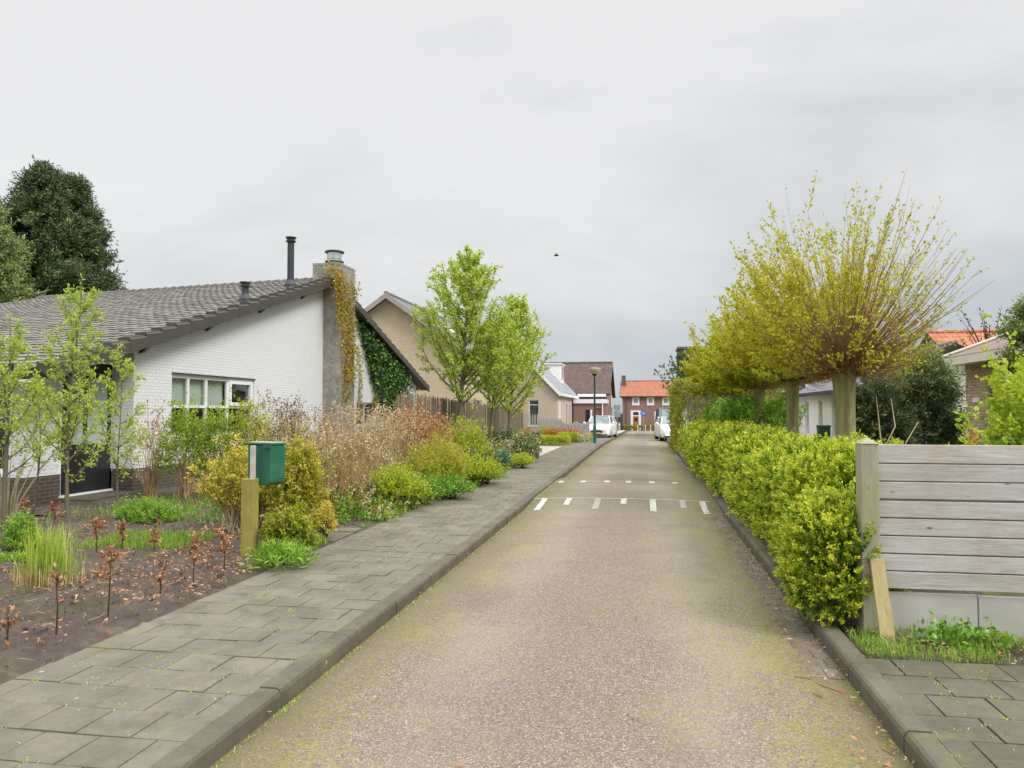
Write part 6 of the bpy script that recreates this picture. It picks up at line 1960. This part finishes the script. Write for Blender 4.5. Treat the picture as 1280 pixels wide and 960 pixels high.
# ================================================================== front garden, left
def at_u(u, y, v=600): return x_at(u, y, v)
def mound(name, label, u, v, rx_px, top_v, leaf, L_, W_, n, per, seed, **kw):
    """u, v: foot of the plant nearest the viewer; rx_px half width in pixels; top_v: top row"""
    x, y = G3(u, v)
    Yc_ = 1.55 * FPX / max(v - 514, 8)
    rx = rx_px * Yc_ / FPX
    y += rx * .7
    h = z_at(top_v, x, y) - PZ
    return shrub(name, label, (x, y, PZ), (rx, rx * kw.pop('ry', .9), h), leaf, L_, W_, n, per, seed, **kw)
mound('shrub', 'rounded golden orange spirea shrub directly behind the green letterbox', 278, 678, 82, 564, L['golden'], .060, .024, 1500, 10, 101, sl=.13, amp=.22, shell=.5, stem_n=190, twig='twig_pale', stem_r=.009, upb=.7, low=.5, ry=.6)
mound('shrub', 'low olive shrub at the foot of the letterbox post on the right', 352, 700, 30, 640, L['golden'], .05, .022, 420, 9, 102, sl=.10, tone=(-.1, .55))
mound('shrub', 'golden shrub right of the letterbox with lower leaves in shade', 358, 676, 34, 558, L['golden'], .048, .02, 900, 11, 103, sl=.13, shell=.5, tone=(-.1, .9), stem_n=20, twig='twig_pale', upb=.5)
mound('perennial', 'clump of strappy fresh green leaves at the foot of the letterbox post', 340, 714, 32, 684, L['green'], .12, .018, 110, 7, 104, cat='plant', stem_n=0, sl=.08, tone=(.4, 1), upb=.9, low=.0)
mound('shrub', 'tiny orange tipped shrub beside the garden path and pavement', 400, 678, 15, 632, L['golden'], .035, .014, 160, 9, 105, sl=.09, tone=(.3, 1), upb=.8)
# shrub hiding the lower half of the gable window
for k, (u, yy, tv, rpx, lf, tone, lab) in enumerate(((232, 12.3, 503, 30, 'sapling', (-.2, .6), 'green rose shrub below the left end of the gable window'), (272, 12.6, 506, 34, 'sapling', (-.1, .6), 'green leafy shrub below the middle of the gable window'), (316, 12.9, 503, 32, 'spirea', (0, .9), 'olive brown shrub below the right end of the gable window'), (190, 12.2, 500, 20, 'dried', (0, 1), 'sparse reddish twiggy shrub left of the gable window'))):
    x = at_u(u, yy, 540); h = z_at(tv, x, yy) - PZ
    sparse = k == 3
    shrub('shrub', lab, (x, yy, PZ), (rpx * 12.8 / FPX, .4, h), L[lf], .05, .028, 240 if sparse else 700, 4 if sparse else 7, 110 + k, sl=.12, amp=.28, shell=.6, stem_n=40, twig='twig_brown', tone=tone, group='shrubs under the gable window')
# dried hydrangeas: brown stems with papery heads
def dried(name, label, x, y, h, rx, n, seed, head=True, green=.3, headL=.035, hn=10, stem='twig_brown'):
    root = thing(name, label, 'shrub', (x, y, PZ), group='dried stems in the front garden')
    r = np.random.default_rng(seed); sm = MB(); H, S, E = [], [], []
    for i in range(n):
        a = r.uniform(0, 6.28); k = r.uniform(0, 1) ** .6
        b = Vector((x + k * rx * .5 * math.cos(a), y + k * rx * .5 * math.sin(a), PZ - .03))
        hh = h * r.uniform(.6, 1.02) * (1 - .15 * k)
        t = Vector((x + k * rx * 1.1 * math.cos(a) + r.uniform(-.08, .08), y + k * rx * 1.1 * math.sin(a), PZ + hh))
        m = b.lerp(t, .5) + Vector((r.uniform(-.05, .05), r.uniform(-.05, .05), .05))
        sm.tube([b, m, t], [.007, .005, .0025], 4, cap=False)
        for q in range(2):
            s = m.lerp(t, r.uniform(0, .8)); e = s + Vector((r.uniform(-.2, .2), r.uniform(-.2, .2), r.uniform(.1, .35)))
            sm.tube([s, e], [.004, .0015], 3, cap=False); S.append(tuple(s)); E.append(tuple(e))
            if r.random() < .4: H.append(e)
        H.append(t); S.append(tuple(m)); E.append(tuple(t))
    sm.build('stem', M[stem], root)
    hm = L['darkhead'] if seed in (120, 121) else L['dried']
    if head:
        C = np.array([tuple(p) for p in H]); P = np.repeat(C, hn, 0) + r.normal(0, .028, (len(C) * hn, 3))
        D = unit(P - np.repeat(C, hn, 0) + np.array([0, 0, .01]))
        mb = MB(); mb.quads(leaf_quads(P, D, headL * r.uniform(.6, 1.2, len(P)), headL * .8), tones(len(P))); mb.build('flower_head', hm, root)
    if green:
        S, E = np.array(S), np.array(E); S = S * .6 + E * .4 if green > 1 else S
        k = max(1, int(6 * green)); q, t = shoots_leaves(S, E, k, .045, .02, spread=.8); mb = MB(); mb.quads(q, tones(len(q), .2, 1)); mb.build('foliage', L['spirea'], root)
    return root
dr_ = [(345, 11.2, 486, .42, 44, .5, 'dried hydrangea with papery heads just right of the gable window'), (378, 11.6, 492, .40, 40, .5, 'dried hydrangea in front of the white wall, second from the window'), (415, 12.0, 488, .42, 50, .3, 'tall dried stems in front of the foot of the stone chimney'),
       (440, 11.4, 508, .45, 60, .2, 'tan dried stems right of the chimney foot, nearest the pavement side'), (470, 13.0, 498, .5, 60, .2, 'pale dried flower stems below the small window'), (500, 14.2, 503, .5, 55, .2, 'dried brown stems in front of the ivy'), (405, 10.6, 530, .4, 50, .8, 'low rusty brown stems between letterbox and lime shrubs'), (455, 12.2, 530, .5, 60, .6, 'brown and olive stems behind the low lime shrub')]
for i, (u, y, vt, rx, n, gr, lab) in enumerate(dr_):
    x = at_u(u, y, 560); dried('dried_shrub', lab, x, y, z_at(vt, x, y) - PZ, rx, n, 120 + i, green=gr, stem='twig_brown' if i % 2 else 'twig_pale' if i in (4,) else 'twig_brown')
for i, (u, y, vt, rx, n, lab) in enumerate(((428, 11.0, 560, .35, 60, 'clump of rusty upright stems above the grass by the pavement'), (395, 11.8, 545, .4, 60, 'clump of reddish canes behind the letterbox shrub'))):
    x = at_u(u, y, 580); dried('dried_shrub', lab, x, y, z_at(vt, x, y) - PZ, rx, n, 140 + i, head=False, green=.2)
# copper brown beech shrub
x = at_u(522, 15.8, 540); shrub('shrub', 'copper brown leaved beech shrub in front of the paling fence end', (x, 15.8, PZ), (.75, .5, z_at(515, x, 15.8) - PZ), L['brown'], .06, .035, 700, 7, 150, sl=.15, amp=.25, shell=.6, tone=(.2, 1))
fl = [('shrub', 'wide low lime green shrub bordering the pavement below the dried stems', 484, 640, 36, 588, 'lime', .045, .022, 800, 9),
      ('shrub', 'olive yellow spirea mound behind the wide low lime shrub', 540, 622, 48, 556, 'spirea', .045, .018, 1300, 9),
      ('shrub', 'bright yellow green mound in the middle of the left border', 590, 610, 28, 572, 'lime', .045, .022, 620, 9),
      ('shrub', 'upright fresh green shrub before the tallest young tree', 572, 592, 32, 532, 'lime', .055, .030, 800, 8),
      ('shrub', 'tiny dark purple leaved bush at the foot of the light tree trunk', 598, 604, 14, 566, 'dark', .05, .025, 260, 8),
      ('shrub', 'cream edged rhododendron shrub beside the brick pillar', 650, 578, 22, 545, 'varieg', .09, .035, 420, 8),
      ('shrub', 'dark green shrub behind the light tree trunk', 622, 574, 20, 540, 'dark', .08, .035, 420, 8),
      ('shrub', 'blue green bush between the light tree trunk and the rhododendron', 626, 588, 12, 566, 'blue', .05, .02, 240, 8),
      ('shrub', 'small blue green euphorbia among the dried stems', 462, 618, 9, 586, 'blue', .05, .014, 160, 9),
      ('shrub', 'orange leaved bush behind the brick pillar', 655, 566, 12, 538, 'orange', .07, .04, 240, 7),
      ('shrub', 'low soft green shrub at the pavement edge left of the garden path', 412, 642, 24, 606, 'green', .05, .02, 420, 8),
      ('shrub', 'pale green shrub on the pavement edge before the bright mound', 560, 626, 24, 598, 'green', .05, .022, 420, 8),
      ('shrub', 'rounded green groundcover bush near the light trunk by the pavement', 604, 606, 20, 584, 'green', .05, .022, 380, 8),
      ('shrub', 'mixed leafy bush before the brick pillar at the pavement edge', 650, 586, 18, 570, 'lime', .055, .025, 380, 8),
      ('shrub', 'green bush below the olive spirea mound', 520, 632, 26, 604, 'green', .05, .022, 420, 8)]
for i, (nm, lab, u, v, rpx, tv, lf, l_, w_, n, per) in enumerate(fl):
    mound(nm, lab, u, v, rpx, tv, L[lf], l_, w_, n, per, 160 + i, sl=.17, amp=.42, shell=.75, stem_n=14, upb=.7, low=-.1)
# filling shrubs along the paling fence, deeper in the border
for i, (u, y, tv, rx, lf, lab) in enumerate(((508, 19.0, 520, .8, 'spirea', 'brownish green shrub at the near end of the paling fence'), (545, 19.6, 528, .7, 'brown', 'russet twiggy shrub against the paling fence left of the tallest tree'), (592, 25.5, 548, .8, 'dark', 'dark shrub against the paling fence between two trunks'), (640, 31, 540, .9, 'green', 'green shrub at the far end of the paling fence'), (478, 16.5, 515, .7, 'dried', 'pale papery shrub in front of the ivy covered wall'))):
    x = at_u(u, y, 540); shrub('shrub', lab, (x, y, PZ), (rx, .5, z_at(tv, x, y) - PZ), L[lf], .06, .03, 520, 6, 190 + i, sl=.16, amp=.25, shell=.6, stem_n=40, twig='twig_brown')

# green cushion under the door, grass strip, lime grass clump
mound('perennial', 'bright green low cushion plant between the front door and the golden shrub', 165, 656, 42, 626, L['green'], .05, .016, 520, 9, 210, cat='plant', stem_n=0, sl=.08, tone=(.35, 1), upb=1.0, low=0.0, ry=.6)
mound('perennial', 'small bright green plant at the left edge of the soil bed', 8, 708, 18, 696, L['green'], .05, .02, 120, 8, 211, cat='plant', stem_n=0, sl=.06, tone=(.3, 1), upb=.8, low=0.0)
mound('perennial', 'fresh green leafy plant behind the lime grass clump at the left edge', 15, 688, 20, 648, L['green'], .06, .02, 200, 8, 212, cat='plant', stem_n=0, sl=.08, tone=(.35, 1), upb=.8, low=0.0)
gx, gy = G3(48, 732)
gt = thing('grass_clump', 'lime green ornamental grass clump with cut straw base in the soil bed', 'grass', (gx, gy + .12, PZ))
n = 420; P = np.stack([gx + RNG.normal(0, .11, n), gy + .12 + RNG.normal(0, .07, n), np.full(n, PZ)], 1)
mb = MB(); q = blades(P, .52, .008, lean=.35, droop=.2); mb.quads(q, tones(len(q))); mb.build('blade', L['limegrass'], gt)
n = 700; P = np.stack([gx + RNG.normal(0, .15, n), gy + .08 + RNG.normal(0, .08, n), np.full(n, PZ)], 1)
mb = MB(); q = blades(P, .16, .007, lean=.5, droop=.1); mb.quads(q, tones(len(q))); mb.build('straw', L['straw'], gt)

# brown leaved hedge saplings in the soil
sp_ = [(135, 770, 690, 1.0, 'young hedge plant with the largest tuft of orange brown leaves'), (70, 794, 720, .15, 'leafless thin dark hedge sapling below the lime grass clump'), (200, 746, 700, .35, 'hedge sapling with a few brown leaves nearest the pavement'), (241, 732, 672, .9, 'reddish leaved hedge sapling beside the golden shrub'), (280, 712, 660, 1.0, 'red brown leaved hedge sapling in front of the letterbox shrub'), (120, 695, 650, .9, 'rust leaved hedge sapling behind the orange tuft, in the second row'), (152, 690, 652, .9, 'rust leaved hedge sapling in the second row, below the cushion plant'), (192, 693, 655, .9, 'rust leaved hedge sapling, rightmost of the second row'), (30, 662, 625, .9, 'rust leaved sapling before the bare pale stems'), (68, 660, 628, .9, 'rust leaved sapling before the sapling trunk and doorstep'), (8, 812, 760, .3, 'sparse hedge sapling cut by the left edge')]
for i, (u, v, tv, lf, lab) in enumerate(sp_):
    x, y = G3(u, v); h = max(.12, z_at(tv, x, y) - PZ)
    rt = thing('hedge_sapling', lab, 'sapling', (x, y, PZ), group='hedge saplings in the soil bed')
    r = random.Random(300 + i); lnx = r.uniform(-.2, .2) * h; sm = MB(); sm.tube([(x, y, PZ - .03), (x + .01, y, PZ + h * .5), (x + lnx, y, PZ + h)], [.007, .005, .002], 5)
    S, E = [], []
    for k in range(9):
        s = Vector((x, y, PZ + h * r.uniform(.35, .95))); e = s + Vector((r.uniform(-1, 1), r.uniform(-1, 1), r.uniform(.2, 1.2))) * h * .22
        sm.tube([s, e], [.003, .001], 3, cap=False); S.append(tuple(s)); E.append(tuple(e))
    sm.build('stem', M['twig_dark'], rt)
    k = max(1, int(16 * lf)); q, t = shoots_leaves(np.array(S), np.array(E), k, .042, .024, spread=1.0, radial=.012)
    mb = MB(); mb.quads(q, tones(len(q))); mb.build('foliage', L['brown'], rt)

# ---------------- stuff: litter, clods, grass, weeds, moss
def stuff(name, label, cat, mb, mat):
    o = mb.build(name, mat); tag(o, label, cat, kind='stuff'); return o
def scatter(n, x0, x1, y0, y1, z): return np.stack([uni(n, x0, x1), uni(n, y0, y1), np.full(n, z) + uni(n, -.01, .02)], 1)
P = np.concatenate([scatter(1200, -8.4, XP - .05, 2.8, 8.2, PZ + .035), scatter(700, -5.2, XP - .02, 5.5, 8.0, PZ + .035), scatter(1500, -9, XP - .1, 8, 14, PZ + .04)])
D = rand_dirs(len(P)); D[:, 2] *= .3; D = unit(D)
mb = MB(); mb.quads(leaf_quads(P, D, uni(len(P), .02, .055), uni(len(P), .012, .03), fold=.3, flat=2.0), tones(len(P)))
stuff('leaf_litter', 'dead brown leaves lying on the dark garden soil', 'litter', mb, L['brown'])
cl_ = MB(); r = random.Random(4)
for i in range(350):
    x, y = r.uniform(-8.2, XP - .08), r.uniform(2.6, 8.0); s = r.uniform(.005, .014) * (1 + (r.random() < .05))
    cl_.cbox((x, y, PZ + .012), s * 2, s * 1.4, s * .8 + .012, rz=r.uniform(0, 3), ch=s * .4, tilt=(r.uniform(-.4, .4), r.uniform(-.4, .4)))
stuff('soil_clods', 'clods and chips of dark earth in the bed', 'soil', cl_, M['soil'])
# grass strip in the bed, groundcover along pavement edge
P = np.concatenate([scatter(2600, *sorted((at_u(90, 7.6, 680), at_u(215, 7.6, 680))), 7.6, 8.6, PZ)])
mb = MB(); q = blades(P, .11, .006); mb.quads(q, tones(len(q), 0, .9))
P = np.concatenate([scatter(5200, XP - .9, XP - .02, 10.2, 25, PZ), scatter(900, XP - .5, XP - .02, 7.4, 8.5, PZ), scatter(1500, -8.5, -4.6, 9.5, 13, PZ)])
q = blades(P, .13, .012); mb.quads(q, tones(len(q)))
stuff('garden_grass', 'short grass and seedlings between the garden plants', 'grass', mb, L['grass'])
P = np.concatenate([scatter(900, XP - 1.1, XP - .1, 10.5, 25, PZ + .03), scatter(350, -7, XP - .1, 9.6, 14, PZ + .03)])
S = P; E = P + rand_dirs(len(P), .6) * .12
q, t = shoots_leaves(S, E, 8, .06, .035, spread=.9); mb = MB(); mb.quads(q, tones(len(q), .1, 1))
stuff('ground_cover', 'low leafy ground cover edging the left pavement', 'ground cover', mb, L['green'])
# verge by the plank fence
P = np.concatenate([scatter(5200, XR + KW + .02, 2.7, RY + .02, 5.95, PZ - .01), scatter(700, 2.7, 5.0, RY + .02, RY + .3, PZ - .01), scatter(500, XR + KW + .02, 2.0, 5.9, 6.4, PZ)])
w = np.abs(P[:, 0] - 1.9) < .75; P = P[w | (RNG.random(len(P)) < .45)]
P = P[(np.sin(P[:, 0] * 5.1 + P[:, 1] * 7) + np.sin(P[:, 0] * 11 - P[:, 1] * 4) + RNG.normal(0, .6, len(P))) > -.5]
mb = MB(); q = blades(P, .06, .005, lean=.8, droop=.4); mb.quads(q, tones(len(q), .1, 1))
stuff('verge_grass', 'bright green grass round the leaning board and fence foot', 'grass', mb, L['grass'])
P = np.concatenate([scatter(60, 1.75, 2.35, 5.4, 5.7, PZ + .02), scatter(70, 3.0, 4.2, RY + .1, RY + .4, PZ), scatter(12, 2.9, 3.4, 5.62, 5.72, PZ + .22)])
E = P + rand_dirs(len(P), .8) * np.array([.07, .07, .13]); q, t = shoots_leaves(P, E, 7, .042, .034, spread=.9)
mb = MB(); mb.quads(q, tones(len(q), .2, 1)); stuff('verge_weeds', 'round leaved weeds along the concrete base board', 'weeds', mb, L['green'])
P = np.concatenate([scatter(900, 2.2, 5.0, RY + .02, RY + .6, PZ + .01), scatter(160, XR + .16, 2.1, RY, 5.8, PZ + .01), scatter(900, XR - .26, XR - .01, 2.0, 14, .035), scatter(120, -2.0, XR, 2, 12, .045)])
D = rand_dirs(len(P)); D[:, 2] *= .25; D = unit(D)
mb = MB(); mb.quads(leaf_quads(P, D, uni(len(P), .012, .045), uni(len(P), .006, .02), fold=.25, flat=2.0), tones(len(P), .1, 1))
stuff('fallen_leaves', 'fallen dry leaves and bits in the right gutter and verge', 'litter', mb, L['brown'])
# base soil of the verge
rough_sheet('verge_soil', XR + KW, 5.3, RY, 6.0, .06, M['soil'], PZ - .03, .03)
# moss and tiny weeds in the pavement joints and at the kerb foot
Pj = []
r = random.Random(9)
for i in range(650):
    row = r.randint(0, 60); y = -1.5 + row * .3 + (r.uniform(-.006, .006)); x = r.uniform(XP, XL - KW)
    c = r.choice([(XP + r.randint(0, 10) * .15, y + r.uniform(0, .3)), (x, y)])
    nn = r.randint(3, 12)
    for k in range(nn): Pj.append((c[0] + r.gauss(0, .014), c[1] + r.gauss(0, .03), PZ - .004))
for i in range(240):
    y = 1.5 + r.random() ** 1.3 * 16; 
    for k in range(r.randint(4, 16)): Pj.append((XL + .015 + abs(r.gauss(0, .018)), y + r.gauss(0, .05), road_z(XL, y)))
for i in range(170):
    y = 2 + r.random() * 3.2; x = XR + KW + r.choice([0, .15, .3, .45, .6, .9, 1.2, 1.5, 2.1]) + r.uniform(-.01, .01)
    if r.random() < .5: y = -1.45 + .3 * round((y + 1.45) / .3); x = XR + KW + r.uniform(0, 3)
    for k in range(r.randint(4, 16)): Pj.append((x + r.gauss(0, .02), y + r.gauss(0, .014), PZ - .004))
for i in range(120):
    y = 2 + r.random() * 9
    for k in range(r.randint(3, 10)): Pj.append((XR - .02 - abs(r.gauss(0, .03)), y + r.gauss(0, .04), road_z(XR, y)))
P = np.array(Pj); mb = MB(); q = blades(P, .014, .005, lean=1.2, droop=.3); mb.quads(q, tones(len(q), .3, 1))
stuff('joint_moss', 'yellow green moss tufts in the paving joints and kerb foot', 'moss', mb, L['limegrass'])
# dead twigs on the soil
mb = MB()
for i in range(260):
    x, y = r.uniform(-8, XP - .1), r.uniform(3, 9.5); a = r.uniform(0, 6.28); l = r.uniform(.04, .16)
    mb.tube([(x, y, PZ + .05), (x + l * .5 * math.cos(a), y + l * .5 * math.sin(a), PZ + .06), (x + l * math.cos(a + .3), y + l * math.sin(a + .3), PZ + r.uniform(.045, .08))], [.003, .0025, .001], 4, cap=False)
stuff('dead_twigs', 'thin dead twigs strewn over the soil bed', 'litter', mb, M['twig_brown'])
# little straws on the road at lower right
mb = MB()
for (u, v, l, a) in ((1055, 862, .17, 2.3), (1028, 868, .07, 2.2), (1118, 938, .08, 2.1), (1015, 845, .1, 2.9)):
    x, y = on_z(u, v, .03); mb.tube([(x, y, road_z(x, y) + .006), (x + l * math.cos(a), y + l * math.sin(a), road_z(x, y) + .008)], .003, 5)
stuff('straw_bits', 'pale straw bits lying on the road by the right kerb', 'litter', mb, L['straw'])

# ---------------- box hedges and balls beyond the drive
def small_block(label, ua, ub, y, v0, v1, d, leaf, seed, n=700):
    xa, xb = x_at(ua, y), x_at(ub, y); return block_hedge('box_hedge', label, xa, xb, y, y + d, z_at(v1, xa, y) - G(y) - .06, L[leaf], n, 8, .045, seed, amp=.02, tone=(.1, 1))
small_block('front low clipped box hedge with flat top beyond the driveway', 672, 710, 35.0, 556, 545.5, 1.2, 'lime', 401, 1300)
small_block('second low clipped box hedge, behind and right of the front one', 697, 722, 38.2, 552, 541.5, 1.0, 'lime', 402, 900)
for k, (u, y, tv) in enumerate(((724, 38.6, 544), (734.5, 40.0, 543))):
    x = x_at(u, y); h = z_at(tv, x, y) - G(y) - PZ
    shrub('topiary_ball', ('pale cream topiary ball left of the other, beside the box hedges', 'pale cream topiary ball nearest the street lamp pole')[k], (x, y, G(y) + .05), (.27, .27, h + .05), L['varieg'], .05, .03, 360, 8, 410 + k, sl=.06, amp=.03, shell=.2, tone=(.75, 1), stem_n=6, low=-.8)
x = x_at(700, 39.5); shrub('shrub', 'rusty orange low shrub behind the box hedges', (x, 40.2, G(40)), (1.2, .5, .75), L['orange'], .08, .05, 420, 7, 415, sl=.12, tone=(0, .7))
x = x_at(682, 40); shrub('shrub', 'olive low shrub before the grey picket fence', (x, 40.6, G(40)), (.7, .4, .8), L['spirea'], .08, .05, 300, 7, 416, sl=.12)
# sparse tree beyond the willows against the sky
x = x_at(834, 52, 460)
young_tree('bare_tree', 'thin sparse tree with bluish young leaves at the left tip of the willow row', x + 1.0, 52, z_at(441, x, 52), 2.2, 1.6, 33, n_limb=26, leafL=.12, dens=.22, trunk_r=.07, leaf=L['dark'], gz=G(52))
# low hedge at foot of far house
xa, xb = x_at(778, 91.8), x_at(826, 91.8)
block_hedge('hedge', 'low brown green hedge at the foot of the far brick house', xa, xb, 91.9, 92.5, .55, L['spirea'], 500, 6, .12, 420, amp=.03, tone=(0, .5))

# loose wild growth filling the border between the named shrubs
wl_ = []
rw = random.Random(77)
wild = [('green', 'loose green weeds filling the border'), ('spirea', 'x'), ('dried', 'y')]
for lf, lab, n_, hh, cat in (('green', 'soft green weeds and perennials between the border shrubs', 2600, .40, 'weeds'), ('spirea', 'olive and yellow shoots between the border shrubs', 1500, .62, 'weeds'), ('dried', 'pale dead stalks and seed heads through the border', 800, .85, 'dead stalks')):
    yy = 10.2 + RNG.random(n_) ** 1.0 * 15; xx = XP + .04 - RNG.random(n_) ** 1.1 * 2.6
    edge = np.clip((XP - xx + .25) / .9, .25, 1)
    hgt = hh * RNG.uniform(.4, 1.1, n_) * edge
    S = np.stack([xx, yy, np.full(n_, PZ)], 1); E = S + np.stack([RNG.normal(0, .10, n_), RNG.normal(0, .10, n_), hgt], 1)
    mb = MB(); q, t = shoots_leaves(S, E, 11, .065, .028, spread=.9, t0=.25, radial=.02, outw=.6); mb.quads(q, tones(len(q)))
    sw = unit(np.cross(E - S, rand_dirs(n_))) * .003
    mb.quads(np.stack([S - sw, S + sw, E + sw * .3, E - sw * .3], 1), tones(n_, 0, .3))
    stuff('border_weeds' if lf != 'dried' else 'dead_stalks', lab, cat, mb, L[lf])
